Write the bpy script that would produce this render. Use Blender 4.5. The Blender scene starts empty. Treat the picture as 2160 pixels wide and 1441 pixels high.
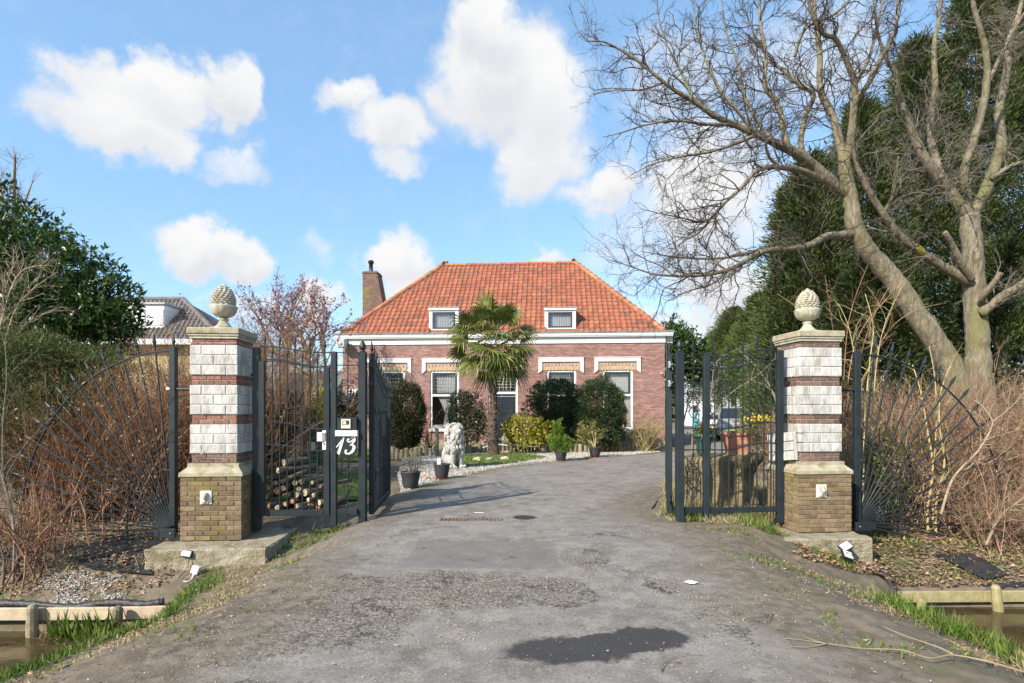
import bpy, math, random
import numpy as np
from mathutils import Vector, Matrix, noise as mnoise
random.seed(7)
RNG = np.random.default_rng(7)
SC = bpy.context.scene
COL = SC.collection
rad = math.radians
F = 1200.0; CX = 1080.0; HY = 868.0; EYE = 1.55

def P(px, py, Y):            # a point at depth Y on the ray of a photo pixel
    return Vector(((px - CX) / F * Y, Y, EYE + (HY - py) / F * Y))
def G(px, py, z=0.0):        # the point at height z on the ray of a photo pixel
    Y = F * (EYE - z) / (py - HY)
    return Vector(((px - CX) / F * Y, Y, z))

# ---------------------------------------------------------------- camera, sky, sun, exposure
cam_d = bpy.data.cameras.new('camera'); cam = bpy.data.objects.new('camera', cam_d); COL.objects.link(cam)
cam.location = (0, 0, EYE); cam.rotation_euler = (rad(90), 0, 0)
cam_d.sensor_width = 36.0; cam_d.lens = F / 2160 * 36; cam_d.shift_y = (HY - 720.5) / 2160
cam_d.clip_start = 0.05; cam_d.clip_end = 3000
SC.camera = cam
SC.view_settings.view_transform = 'Standard'; SC.view_settings.look = 'None'
SC.view_settings.exposure = 0.85; SC.view_settings.gamma = 1.0; SC.view_settings.use_curve_mapping = False
SC.cycles.max_bounces = 6; SC.cycles.transparent_max_bounces = 12; SC.cycles.diffuse_bounces = 3
SC.cycles.glossy_bounces = 3; SC.cycles.transmission_bounces = 4; SC.cycles.use_denoising = True
SC.cycles.caustics_reflective = False; SC.cycles.caustics_refractive = False

SUN_EL = 34.0; SUN_DIR = (0.69, 0.72)         # ground direction in which shadows fall
sun_d = bpy.data.lights.new('sun', 'SUN'); sun = bpy.data.objects.new('sun', sun_d); COL.objects.link(sun)
sun_d.energy = 4.1; sun_d.angle = rad(0.55); sun_d.color = (1.0, 0.91, 0.78)
ce = math.cos(rad(SUN_EL))
sv = Vector((SUN_DIR[0] * ce, SUN_DIR[1] * ce, -math.sin(rad(SUN_EL))))
sun.rotation_euler = sv.to_track_quat('-Z', 'Y').to_euler()

class NT:
    """tiny node-tree helper"""
    def __init__(s, tree): s.t = tree; s.n = tree.nodes; s.l = tree.links
    def new(s, typ, **kw):
        n = s.n.new(typ)
        for k, v in kw.items(): setattr(n, k, v)
        return n
    def put(s, sock, v):
        if hasattr(v, 'is_output'): s.l.new(v, sock)
        elif v is not None:
            try: sock.default_value = v
            except Exception: sock.default_value = (v, v, v)
    def math(s, op, a, b=None, c=None, clamp=False):
        n = s.new('ShaderNodeMath', operation=op, use_clamp=clamp)
        s.put(n.inputs[0], a); s.put(n.inputs[1], b); s.put(n.inputs[2], c); return n.outputs[0]
    def vmath(s, op, a, b=None):
        n = s.new('ShaderNodeVectorMath', operation=op)
        s.put(n.inputs[0], a); s.put(n.inputs[1], b)
        return n.outputs['Value'] if op in ('LENGTH', 'DOT_PRODUCT', 'DISTANCE') else n.outputs[0]
    def noise(s, vec, scale, detail=4, rough=0.55, color=False, dist=0.0):
        n = s.new('ShaderNodeTexNoise'); s.put(n.inputs['Vector'], vec)
        n.inputs['Scale'].default_value = scale; n.inputs['Detail'].default_value = detail
        n.inputs['Roughness'].default_value = rough; n.inputs['Distortion'].default_value = dist
        return n.outputs['Color' if color else 'Fac']
    def ramp(s, v, a, b, lo=0.0, hi=1.0, smooth=True):
        n = s.new('ShaderNodeMapRange', interpolation_type='SMOOTHSTEP' if smooth else 'LINEAR')
        s.put(n.inputs['Value'], v); s.put(n.inputs['From Min'], a); s.put(n.inputs['From Max'], b)
        s.put(n.inputs['To Min'], lo); s.put(n.inputs['To Max'], hi); return n.outputs[0]
    def mix(s, f, a, b, mode='MIX'):
        n = s.new('ShaderNodeMix', data_type='RGBA', blend_type=mode)
        s.put(n.inputs[0], f)
        for i, v in ((6, a), (7, b)):
            if isinstance(v, tuple) and len(v) == 3: v = v + (1,)
            s.put(n.inputs[i], v)
        return n.outputs[2]

def build_world():
    w = bpy.data.worlds.new('World'); SC.world = w; w.use_nodes = True
    N = NT(w.node_tree); N.n.clear()
    out = N.new('ShaderNodeOutputWorld')
    sky = N.new('ShaderNodeTexSky', sky_type='NISHITA', sun_disc=False)
    sky.sun_elevation = rad(SUN_EL)
    sky.sun_rotation = math.atan2(-SUN_DIR[0], -SUN_DIR[1])
    sky.air_density = 1.0; sky.dust_density = 0.6; sky.ozone_density = 2.2
    tint = N.mix(0.42, N.mix(1.0, sky.outputs[0], (1.0, 1.04, 1.02), 'MULTIPLY'), (1.30, 2.45, 3.9))
    b1 = N.new('ShaderNodeBackground'); N.put(b1.inputs[0], tint); b1.inputs[1].default_value = 0.15
    d = N.new('ShaderNodeTexCoord').outputs['Generated']
    sep = N.new('ShaderNodeSeparateXYZ'); N.put(sep.inputs[0], d)
    az = N.math('ARCTAN2', sep.outputs[0], sep.outputs[1]); el = N.math('ARCSINE', sep.outputs[2])
    cmb = N.new('ShaderNodeCombineXYZ'); N.put(cmb.inputs[0], az); N.put(cmb.inputs[1], el)
    w1 = N.vmath('SUBTRACT', N.noise(d, 6.0, 3, 0.5, True), (0.5, 0.5, 0.5))
    w2 = N.vmath('SUBTRACT', N.noise(d, 22.0, 6, 0.6, True), (0.5, 0.5, 0.5))
    wv = N.vmath('ADD', N.vmath('MULTIPLY', w1, (0.15, 0.12, 0)), N.vmath('MULTIPLY', w2, (0.085, 0.075, 0)))
    pos = N.vmath('ADD', cmb.outputs[0], wv)
    # cumulus clouds in view: photo px, py, half width, half height, density
    blobs = [(235, 235, 205, 105, 1), (345, 190, 120, 100, 1), (480, 205, 85, 110, 1), (285, 275, 160, 62, .9),
             (478, 352, 120, 46, .5), (430, 525, 118, 68, 1), (510, 550, 85, 48, .95),
             (1030, 90, 100, 110, 1), (1050, 180, 155, 150, 1), (1140, 200, 130, 175, 1), (1130, 310, 120, 130, .95),
             (850, 250, 110, 95, .85), (760, 190, 70, 55, .75), (865, 340, 90, 52, .6), (1262, 400, 82, 58, .85),
             (840, 535, 78, 78, .95), (860, 600, 90, 60, .7), (700, 640, 80, 62, .85), (690, 530, 60, 50, .35),
             (1150, 545, 75, 32, .6), (1330, 470, 130, 230, .42), (1480, 430, 200, 230, .72), (1520, 600, 160, 110, .8),
             (1430, 160, 190, 150, .42), (1700, 120, 240, 160, .42), (960, 620, 120, 60, .5), (520, 650, 150, 50, .45),
             (100, 640, 220, 60, .4), (1420, 700, 220, 70, .6)]
    dens = None; shade = None
    for (px, py, rx, ry, k) in blobs:
        u = (px - CX) / F; v = (HY - py) / F; h = math.sqrt(1 + u * u)
        a0 = math.atan(u); e0 = math.atan(v / h)
        ra = rx / F / (1 + u * u) * 1.12; re = ry / F / h / (1 + v * v / h / h) * 1.12
        q = N.vmath('MULTIPLY', N.vmath('SUBTRACT', pos, (a0, e0, 0)), (1 / ra, 1 / re, 0))
        m = N.math('MULTIPLY', N.ramp(N.vmath('LENGTH', q), 1.12, 0.22, 0, 1), k)
        s2 = N.new('ShaderNodeSeparateXYZ'); N.put(s2.inputs[0], q)
        sh = N.math('MULTIPLY', m, N.ramp(s2.outputs[1], 0.25, -0.8, 0, 1))
        dens = m if dens is None else N.math('SMOOTH_MAX', dens, m, 0.12)
        shade = sh if shade is None else N.math('MAXIMUM', shade, sh)
    # the same kind of broken cumulus all round, outside the frame as well
    gen = N.ramp(N.noise(d, 3.1, 8, 0.56), 0.53, 0.66, 0, 1)
    away = N.math('MAXIMUM', N.ramp(N.math('ABSOLUTE', az), 0.72, 1.0), N.ramp(el, 0.58, 0.75))
    upper = N.ramp(el, -0.02, 0.06)
    gen = N.math('MULTIPLY', N.math('MULTIPLY', gen, away), upper)
    dens = N.math('MAXIMUM', dens, gen)
    veil = N.math('MULTIPLY', N.ramp(N.noise(d, 4.0, 5, 0.5), 0.4, 0.75), 0.16)
    dens = N.math('MAXIMUM', dens, veil, clamp=True)
    fac = N.ramp(N.math('ADD', dens, N.math('MULTIPLY', N.math('SUBTRACT', N.noise(d, 20.0, 9, 0.66), 0.5), 0.55)), 0.08, 0.74)
    fine = N.noise(d, 9.0, 6, 0.55)
    sh = N.math('ADD', N.math('MULTIPLY', shade, 0.8), N.math('MULTIPLY', N.ramp(fine, 0.42, 0.7), 0.32), clamp=True)
    ccol = N.mix(sh, (1.0, 1.0, 1.0), (0.71, 0.74, 0.81))
    b2 = N.new('ShaderNodeBackground'); N.put(b2.inputs[0], ccol); b2.inputs[1].default_value = 0.535
    ms = N.new('ShaderNodeMixShader'); N.put(ms.inputs[0], fac)
    N.l.new(b1.outputs[0], ms.inputs[1]); N.l.new(b2.outputs[0], ms.inputs[2]); N.l.new(ms.outputs[0], out.inputs[0])
build_world()

# ---------------------------------------------------------------- materials
MATS = {}
def mat(name, c1, c2=None, scale=8.0, rough=0.8, bump=0.0, bscale=40.0, vary=0.0, c3=None, c3scale=2.0, c3amt=0.5,
        trans=0.0, metal=0.0, spec=0.5, detail=5, bdist=0.01, zs=1.0):
    """noise mix of c1/c2, optional blotches of c3, per-piece lightness variation, bump, translucency"""
    m = bpy.data.materials.new(name); m.use_nodes = True; MATS[name] = m
    N = NT(m.node_tree); bs = N.n['Principled BSDF']; out = N.n['Material Output']
    geo = N.new('ShaderNodeNewGeometry'); pos = geo.outputs['Position']
    if zs != 1.0: pos = N.vmath('MULTIPLY', pos, (1, 1, zs))
    col = c1 + (1,)
    if c2: col = N.mix(N.ramp(N.noise(pos, scale, detail), 0.32, 0.68), c1, c2)
    if c3: col = N.mix(N.math('MULTIPLY', N.ramp(N.noise(pos, c3scale, 6, 0.62), 0.5, 0.66), c3amt), col, c3)
    if vary:
        at = N.new('ShaderNodeAttribute', attribute_name='rnd'); oi = N.new('ShaderNodeObjectInfo')
        r = N.math('FRACT', N.math('ADD', at.outputs['Fac'], oi.outputs['Random']))
        k = N.ramp(r, 0, 1, 1 - vary, 1 + vary, False)
        hs = N.new('ShaderNodeHueSaturation'); N.put(hs.inputs['Value'], k); N.put(hs.inputs['Color'], col)
        N.put(hs.inputs['Hue'], N.ramp(N.math('FRACT', N.math('MULTIPLY', r, 7.3)), 0, 1, 0.5 - vary * .035, 0.5 + vary * .035, False))
        col = hs.outputs[0]
    N.put(bs.inputs['Base Color'], col)
    bs.inputs['Roughness'].default_value = rough; bs.inputs['Metallic'].default_value = metal
    bs.inputs['Specular IOR Level'].default_value = spec
    if bump:
        b = N.new('ShaderNodeBump'); b.inputs['Strength'].default_value = bump; b.inputs['Distance'].default_value = bdist
        N.put(b.inputs['Height'], N.noise(pos, bscale, 6, 0.6)); N.l.new(b.outputs[0], bs.inputs['Normal'])
    if trans:
        tr = N.new('ShaderNodeBsdfTranslucent'); N.put(tr.inputs[0], col)
        ms = N.new('ShaderNodeMixShader'); ms.inputs[0].default_value = trans
        N.l.new(bs.outputs[0], ms.inputs[1]); N.l.new(tr.outputs[0], ms.inputs[2]); N.l.new(ms.outputs[0], out.inputs[0])
    m['_col'] = 1
    return m

# ---------------------------------------------------------------- mesh helpers
def link(o, parent=None):
    COL.objects.link(o)
    if parent is not None: o.parent = parent
    return o
WM = {}
def wmat(o): return WM.get(o.name, Matrix.Identity(4))
def tag(o, label=None, cat=None, group=None, kind=None):
    if label: o['label'] = label
    if cat: o['category'] = cat
    if group: o['group'] = group
    if kind: o['kind'] = kind
    return o
def thing(name, label, cat, loc=(0, 0, 0), rz=0.0, group=None):
    o = link(bpy.data.objects.new(name, None)); o.location = loc; o.rotation_euler = (0, 0, rz)
    o.empty_display_size = 0.1
    WM[o.name] = Matrix.Translation(Vector(loc)) @ Matrix.Rotation(rz, 4, 'Z')
    return tag(o, label, cat, group)

class MB:
    def __init__(s): s.v = []; s.f = []; s.r = []
    def add(s, vs, fs, r=None):
        o = len(s.v); s.v.extend([tuple(v) for v in vs]); s.f.extend([tuple(i + o for i in f) for f in fs])
        s.r.extend([random.random() if r is None else r] * len(vs)); return s
    def box(s, lo, hi, M=None, r=None):
        x0, y0, z0 = lo; x1, y1, z1 = hi
        v = [Vector(p) for p in ((x0, y0, z0), (x1, y0, z0), (x1, y1, z0), (x0, y1, z0), (x0, y0, z1), (x1, y0, z1), (x1, y1, z1), (x0, y1, z1))]
        if M is not None: v = [M @ p for p in v]
        return s.add(v, [(0, 3, 2, 1), (4, 5, 6, 7), (0, 1, 5, 4), (1, 2, 6, 5), (2, 3, 7, 6), (3, 0, 4, 7)], r)
    def bbox(s, lo, hi, b=0.004, M=None, r=None):      # chamfered box
        x0, y0, z0 = lo; x1, y1, z1 = hi; b = min(b, (x1 - x0) / 3, (y1 - y0) / 3, (z1 - z0) / 3)
        X = (x0, x1); Y = (y0, y1); Z = (z0, z1); vs = []; idx = {}
        for i in (0, 1):
            for j in (0, 1):
                for k in (0, 1):
                    for a in range(3):
                        p = [X[i], Y[j], Z[k]]
                        for c, q in enumerate((i, j, k)):
                            if c != a: p[c] += b if q == 0 else -b
                        idx[i, j, k, a] = len(vs); vs.append(Vector(p))
        if M is not None: vs = [M @ p for p in vs]
        fs = []
        for a in range(3):
            o1, o2 = [c for c in range(3) if c != a]
            for q in (0, 1):
                def ix(u, w):
                    t = [0, 0, 0]; t[a] = q; t[o1] = u; t[o2] = w; return idx[t[0], t[1], t[2], a]
                fs.append((ix(0, 0), ix(1, 0), ix(1, 1), ix(0, 1)))
            for u in (0, 1):
                for w in (0, 1):
                    def iy(q, ax):
                        t = [0, 0, 0]; t[a] = q; t[o1] = u; t[o2] = w; return idx[t[0], t[1], t[2], ax]
                    fs.append((iy(0, o1), iy(1, o1), iy(1, o2), iy(0, o2)))
        for i in (0, 1):
            for j in (0, 1):
                for k in (0, 1): fs.append(tuple(idx[i, j, k, a] for a in range(3)))
        s.add(vs, fs, r); s.fixn = True; return s
    def tube(s, pts, rad_, n=8, caps=True, r=None, flat=1.0):
        pts = [Vector(p) for p in pts]; m = len(pts)
        rr = rad_ if hasattr(rad_, '__len__') else [rad_] * m
        vs = []; ref = None
        for i, p in enumerate(pts):
            t = (pts[min(i + 1, m - 1)] - pts[max(i - 1, 0)])
            t = t.normalized() if t.length > 1e-9 else Vector((0, 0, 1))
            if ref is None:
                ref = Vector((0, 0, 1)) if abs(t.z) < 0.9 else Vector((1, 0, 0))
                ref = (ref - t * ref.dot(t)).normalized()
            else:
                q = ref - t * ref.dot(t); ref = q.normalized() if q.length > 1e-6 else ref
            w = t.cross(ref)
            for k in range(n):
                a = 2 * math.pi * k / n; vs.append(p + (ref * math.cos(a) + w * math.sin(a) * flat) * rr[i])
        fs = [(i * n + k, i * n + (k + 1) % n, (i + 1) * n + (k + 1) % n, (i + 1) * n + k) for i in range(m - 1) for k in range(n)]
        if caps: fs += [tuple(range(n - 1, -1, -1)), tuple((m - 1) * n + k for k in range(n))]
        return s.add(vs, fs, r)
    def lathe(s, prof, n=16, c=(0, 0, 0), M=None, r=None, wob=None):
        vs = []; c = Vector(c)
        for (pr, z) in prof:
            for k in range(n):
                a = 2 * math.pi * k / n; q = pr * (1 + (wob(a, z) if wob else 0))
                p = Vector((q * math.cos(a), q * math.sin(a), z)); vs.append((M @ p if M is not None else p) + c)
        m = len(prof)
        fs = [(i * n + k, i * n + (k + 1) % n, (i + 1) * n + (k + 1) % n, (i + 1) * n + k) for i in range(m - 1) for k in range(n)]
        fs += [tuple(range(n - 1, -1, -1)), tuple((m - 1) * n + k for k in range(n))]
        return s.add(vs, fs, r)
    def prism(s, poly, d0, d1, M=None, r=None):        # poly in local xz, extruded along y
        n = len(poly)
        vs = [Vector((x, d0, z)) for x, z in poly] + [Vector((x, d1, z)) for x, z in poly]
        if M is not None: vs = [M @ v for v in vs]
        fs = [tuple(range(n)), tuple(range(2 * n - 1, n - 1, -1))] + [(i, i + n, (i + 1) % n + n, (i + 1) % n) for i in range(n)]
        return s.add(vs, fs, r)
    def ball(s, c, rr, nu=12, nv=8, M=None, r=None, bumpy=0.0, seed=0):
        rr = rr if hasattr(rr, '__len__') else (rr,) * 3
        vs = []; c = Vector(c)
        for j in range(nv + 1):
            t = math.pi * j / nv
            for k in range(nu):
                a = 2 * math.pi * k / nu
                d = Vector((math.sin(t) * math.cos(a), math.sin(t) * math.sin(a), math.cos(t)))
                q = 1 + bumpy * mnoise.noise(d * 1.6 + Vector((seed, seed * .7, 0))) if bumpy else 1
                p = Vector((d.x * rr[0], d.y * rr[1], d.z * rr[2])) * q
                vs.append((M @ p if M is not None else p) + c)
        fs = [(j * nu + k, (j + 1) * nu + k, (j + 1) * nu + (k + 1) % nu, j * nu + (k + 1) % nu) for j in range(nv) for k in range(nu)]
        return s.add(vs, fs, r)
    def mesh(s, name, m, smooth=False):
        me = bpy.data.meshes.new(name); me.from_pydata(s.v, [], s.f)
        a = me.attributes.new('rnd', 'FLOAT', 'POINT'); a.data.foreach_set('value', s.r)
        if getattr(s, 'fixn', False):
            import bmesh
            bm = bmesh.new(); bm.from_mesh(me); bmesh.ops.recalc_face_normals(bm, faces=bm.faces); bm.to_mesh(me); bm.free()
        if smooth: me.shade_smooth()
        me.materials.append(m); return me
    def build(s, name, m, parent=None, smooth=False, local=False):
        """vertices are in world space unless local=True (the parent thing's own space)"""
        if parent is not None and not local:
            W = wmat(parent).inverted(); s.v = [tuple(W @ Vector(v)) for v in s.v]
        o = link(bpy.data.objects.new(name, s.mesh(name, m, smooth)), parent)
        if parent is not None: WM[o.name] = wmat(parent)
        return o

def piece(name, me, parent, M):
    o = bpy.data.objects.new(name, me); link(o, parent); o.matrix_local = M; return o

def np_mesh(name, V, Fc, m, parent=None, rnd=None, smooth=False):
    """V (n,3) world coordinates, Fc (k,3|4) indices"""
    V = np.asarray(V, dtype=np.float32)
    if parent is not None:
        W = np.array(wmat(parent).inverted()); V = V @ W[:3, :3].T.astype(np.float32) + W[:3, 3].astype(np.float32)
    Fc = np.asarray(Fc, dtype=np.int32); k = Fc.shape[1]
    me = bpy.data.meshes.new(name)
    me.vertices.add(len(V)); me.vertices.foreach_set('co', np.ascontiguousarray(V, dtype=np.float32).ravel())
    me.loops.add(Fc.size); me.loops.foreach_set('vertex_index', Fc.ravel())
    me.polygons.add(len(Fc)); me.polygons.foreach_set('loop_start', np.arange(0, Fc.size, k, dtype=np.int32))
    me.update(calc_edges=True)
    if rnd is not None:
        a = me.attributes.new('rnd', 'FLOAT', 'POINT'); a.data.foreach_set('value', np.asarray(rnd, dtype=np.float32))
    if smooth: me.shade_smooth()
    me.materials.append(m)
    o = link(bpy.data.objects.new(name, me), parent)
    if parent is not None: WM[o.name] = wmat(parent)
    return o

def nrm(a): return a / (np.linalg.norm(a, axis=-1, keepdims=True) + 1e-9)
def cards(Pt, D, Nn, L, W, fold=0.25, at=0.45):
    """leaves: kite-shaped quads with a base, two sides and a tip. returns V,F,rnd"""
    n = len(Pt); D = nrm(D); S = nrm(np.cross(D, Nn)); U = np.cross(S, D)
    L = np.broadcast_to(L, (n,))[:, None]; W = np.broadcast_to(W, (n,))[:, None]
    b = Pt; t = Pt + D * L; m = Pt + D * L * at + U * W * fold
    V = np.stack([b, m + S * W * .5, t, m - S * W * .5], 1).reshape(-1, 3)
    Fc = np.arange(4 * n).reshape(n, 4)
    return V, Fc, np.repeat(RNG.random(n), 4)
def merge(parts):
    Vs, Fs, Rs, o = [], [], [], 0
    for V, Fc, R in parts:
        Vs.append(V); Fs.append(Fc + o); Rs.append(R); o += len(V)
    return np.concatenate(Vs), np.concatenate(Fs), np.concatenate(Rs)
def strands(P0, D, L, r0, nseg=4, wob=0.25, grav=0.0, sides=3, taper=0.35):
    """thin wobbling tubes. returns (V,F,rnd), pts (n,nseg+1,3), dirs"""
    n = len(P0); D = nrm(np.array(D, dtype=float)); L = np.broadcast_to(L, (n,)); r0 = np.broadcast_to(r0, (n,))
    pts = [np.array(P0, dtype=float)]; dirs = [D]
    for i in range(nseg):
        D = nrm(D + RNG.normal(size=(n, 3)) * wob + np.array([0, 0, grav]))
        pts.append(pts[-1] + D * (L / nseg)[:, None]); dirs.append(D)
    pts = np.stack(pts, 1); dirs = np.stack(dirs, 1)
    ref = nrm(RNG.normal(size=(n, 3)))[:, None, :]
    U = nrm(np.cross(dirs, ref)); Wd = np.cross(dirs, U)
    tp = np.linspace(1, taper, nseg + 1)[None, :, None]
    R = r0[:, None, None] * tp
    ring = [pts + (U * math.cos(2 * math.pi * k / sides) + Wd * math.sin(2 * math.pi * k / sides)) * R for k in range(sides)]
    V = np.stack(ring, 2).reshape(-1, 3)
    b = (np.arange(n) * (nseg + 1) * sides)[:, None, None] + (np.arange(nseg) * sides)[None, :, None]
    k = np.arange(sides)[None, None, :]; k2 = (k + 1) % sides
    Fc = np.stack([b + k, b + k2, b + sides + k2, b + sides + k], -1).reshape(-1, 4)
    return (V, Fc, np.repeat(RNG.random(n), (nseg + 1) * sides)), pts, dirs
def grow(P0, D, L, r0, levels, sides=3):
    """levels: (nseg, wob, grav, nchild, lenfac, spread, rfac); returns list of meshes and the tip points"""
    out = []; L = np.broadcast_to(np.asarray(L, float), (len(P0),)).copy(); r0 = np.broadcast_to(np.asarray(r0, float), (len(P0),)).copy()
    for i, (nseg, wob, grav, nch, lf, spread, rf) in enumerate(levels):
        M, pts, dirs = strands(P0, D, L, r0, nseg, wob, grav, sides); out.append(M)
        if nch and i < len(levels) - 1:
            n = len(P0); t = RNG.uniform(0.22, 1.0, (n, nch)) * nseg
            i0 = np.minimum(t.astype(int), nseg - 1); fr = (t - i0)[..., None]; ar = np.arange(n)[:, None]
            p = pts[ar, i0] * (1 - fr) + pts[ar, i0 + 1] * fr; d = dirs[ar, i0 + 1]
            P0 = p.reshape(-1, 3); D = nrm(d.reshape(-1, 3) + RNG.normal(size=(n * nch, 3)) * spread)
            L = (L[:, None] * lf * RNG.uniform(.55, 1.25, (n, nch)) * (1 - .4 * t / nseg)).ravel()
            r0 = (r0[:, None] * rf * (1 - .5 * t / nseg)).ravel()
    return out, (pts, dirs)
def lumps(ells, n, shell=0.6, bump=0.18):
    """n points in the outer shells of ellipsoids (cx,cy,cz,rx,ry,rz) with outward directions"""
    E = np.array(ells, float); w = (E[:, 3] * E[:, 5]); w /= w.sum(); k = RNG.choice(len(E), n, p=w)
    d = nrm(RNG.normal(size=(n, 3)))
    ph = d * 3.1 + E[k, :3] * 1.7
    q = 1 + bump * (np.sin(ph[:, 0] * 2.3 + ph[:, 2]) * np.sin(ph[:, 1] * 1.9 + 1.3) + .6 * np.sin(ph[:, 2] * 4.7 + ph[:, 0] * 3.1))
    rho = (RNG.uniform(shell ** 2, 1, n) ** .5) * q
    return E[k, :3] + d * E[k, 3:] * rho[:, None], nrm(d / E[k, 3:])
def sprays(Pt, O, n_each, L, W, spread=0.5, up=0.0, droop=0.0):
    """each point carries a fan of n_each narrow leaves pointing roughly outward"""
    n = len(Pt); Pt = np.repeat(Pt, n_each, 0); O = np.repeat(O, n_each, 0)
    D = nrm(O + RNG.normal(size=O.shape) * spread + np.array([0, 0, up - droop]))
    Nn = nrm(RNG.normal(size=D.shape) + np.array([0, 0, .6]))
    return cards(Pt, D, Nn, RNG.uniform(.6, 1.3, len(D)) * L, RNG.uniform(.7, 1.2, len(D)) * W)
# ---------------------------------------------------------------- material list
M = {}
M['soil'] = mat('soil', (.115, .088, .06), (.20, .158, .112), 6, .95, .9, 45, c3=(.075, .085, .03), c3scale=1.6, c3amt=.6)
M['iron'] = mat('iron', (.012, .019, .023), (.019, .028, .033), 5, .5, .15, 90, vary=.12, spec=.35)
M['iron_dark'] = mat('iron_dark', (.010, .015, .018), (.016, .022, .026), 5, .45, .15, 90, spec=.5)  # darker iron; on the hinge post it stands in for shade
M['steel'] = mat('steel', (.45, .45, .44), (.3, .3, .29), 30, .4, 0, metal=.8)
M['brick_red'] = mat('brick_red', (.20, .088, .062), (.28, .13, .095), 25, .85, .35, 160, vary=.28, c3=(.42, .34, .28), c3scale=30, c3amt=.35)
M['brick_dark'] = mat('brick_dark', (.13, .075, .055), (.19, .115, .085), 22, .85, .35, 160, vary=.3, c3=(.3, .26, .22), c3scale=20, c3amt=.3)
M['brick_moss'] = mat('brick_moss', (.155, .105, .06), (.225, .165, .095), 14, .9, .5, 90, vary=.3, c3=(.185, .15, .04), c3scale=2.6, c3amt=.85)
M['brick_house'] = mat('brick_house', (.275, .147, .126), (.345, .192, .167), 9, .85, .3, 130, vary=.24, c3=(.40, .27, .235), c3scale=1.3, c3amt=.5)
M['mortar'] = mat('mortar', (.46, .41, .365), (.36, .32, .285), 15, .95, .3, 120)
M['mortar_moss'] = mat('mortar_moss', (.20, .16, .10), (.26, .21, .14), 15, .95, .3, 120)
M['white_block'] = mat('white_block', (.44, .425, .395), (.60, .585, .55), 17, .9, .9, 55, vary=.1, c3=(.27, .245, .20), c3scale=7, c3amt=.75, zs=.35, bdist=.012)
M['block_joint'] = mat('block_joint', (.52, .50, .48), (.42, .40, .38), 14, .95)
M['cap_stone'] = mat('cap_stone', (.31, .275, .18), (.41, .37, .27), 9, .9, .6, 50, c3=(.20, .175, .06), c3scale=4, c3amt=.85)
M['concrete'] = mat('concrete', (.26, .22, .145), (.37, .33, .24), 7, .95, .9, 38, c3=(.15, .12, .06), c3scale=5, c3amt=.7, bdist=.03)
M['finial'] = mat('finial', (.37, .345, .26), (.50, .47, .375), 12, .9, .4, 80, c3=(.24, .22, .13), c3scale=9, c3amt=.75)
M['plaque'] = mat('plaque', (.66, .64, .58), (.76, .74, .70), 30, .9, .3, 90)
M['white_paint'] = mat('white_paint', (.74, .74, .72), (.80, .80, .79), 6, .5, .06, 50)
M['white_plastic'] = mat('white_plastic', (.78, .78, .77), None, 5, .35)
M['black_plastic'] = mat('black_plastic', (.018, .018, .018), (.03, .03, .03), 20, .4)
M['lens'] = mat('lens', (.62, .63, .64), (.74, .74, .74), 40, .15)
M['beige_plastic'] = mat('beige_plastic', (.62, .58, .45), None, 5, .4)
M['sash'] = mat('sash', (.028, .04, .048), (.036, .05, .058), 5, .4)
M['zinc'] = mat('zinc', (.32, .33, .34), (.42, .43, .44), 6, .5, .1, 40)
M['tile'] = mat('tile', (.265, .085, .046), (.335, .115, .064), 5, .8, .3, 70, vary=.18, c3=(.165, .085, .06), c3scale=1.8, c3amt=.8)
M['ridge'] = mat('ridge', (.34, .115, .06), (.42, .16, .085), 5, .85, .3, 70, vary=.2, c3=(.36, .28, .07), c3scale=2.0, c3amt=.6)
M['yellow_brick'] = mat('yellow_brick', (.43, .30, .135), (.52, .37, .18), 20, .85, .2, 120, vary=.15)
M['brick_chimney'] = mat('brick_chimney', (.13, .075, .06), (.19, .115, .09), 9, .85, .3, 130, vary=.25, c3=(.22, .17, .02), c3scale=1.6, c3amt=1.0)
M['curtain'] = mat('curtain', (.72, .72, .72), (.80, .80, .80), 4, .9, trans=.3)
M['lead'] = mat('lead', (.42, .43, .44), None, 5, .5)
M['door_paint'] = mat('door_paint', (.016, .024, .034), (.022, .03, .04), 5, .3)
M['bark'] = mat('bark', (.135, .112, .075), (.27, .232, .165), 16, .95, 1.0, 30, c3=(.16, .155, .055), c3scale=2.2, c3amt=.75, bdist=.035, zs=.28)
M['bark_yellow'] = mat('bark_yellow', (.25, .22, .11), (.33, .28, .14), 12, .95, .6, 40, c3=(.27, .26, .05), c3scale=2.5, c3amt=.7)
M['twig'] = mat('twig', (.055, .043, .034), (.10, .08, .064), 9, .9, vary=.35)
M['twig_grey'] = mat('twig_grey', (.13, .112, .088), (.21, .185, .15), 9, .9, vary=.35)
M['twig_red'] = mat('twig_red', (.18, .088, .046), (.31, .17, .095), 5, .9, vary=.45, c3=(.26, .20, .13), c3scale=2.5, c3amt=.6)
M['twig_pink'] = mat('twig_pink', (.25, .145, .092), (.38, .25, .16), 4, .9, vary=.45, c3=(.36, .28, .16), c3scale=2.0, c3amt=.7)
M['twig_pale'] = mat('twig_pale', (.27, .21, .14), (.36, .29, .21), 8, .9, vary=.25)
M['lichen'] = mat('lichen', (.36, .31, .03), (.28, .25, .05), 20, .9, .5, 60)
M['twig_yellow'] = mat('twig_yellow', (.36, .30, .14), (.45, .38, .20), 6, .9, .3, 60, vary=.2)
M['leaf_laurel'] = mat('leaf_laurel', (.038, .082, .016), (.07, .125, .028), 2.5, .33, vary=.5, trans=.22, c3=(.11, .17, .03), c3scale=1.2, c3amt=.35)
M['leaf_conifer'] = mat('leaf_conifer', (.038, .062, .015), (.085, .112, .026), 1.2, .75, vary=.5, trans=.15, c3=(.095, .11, .03), c3scale=1.0, c3amt=.5)
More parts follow.
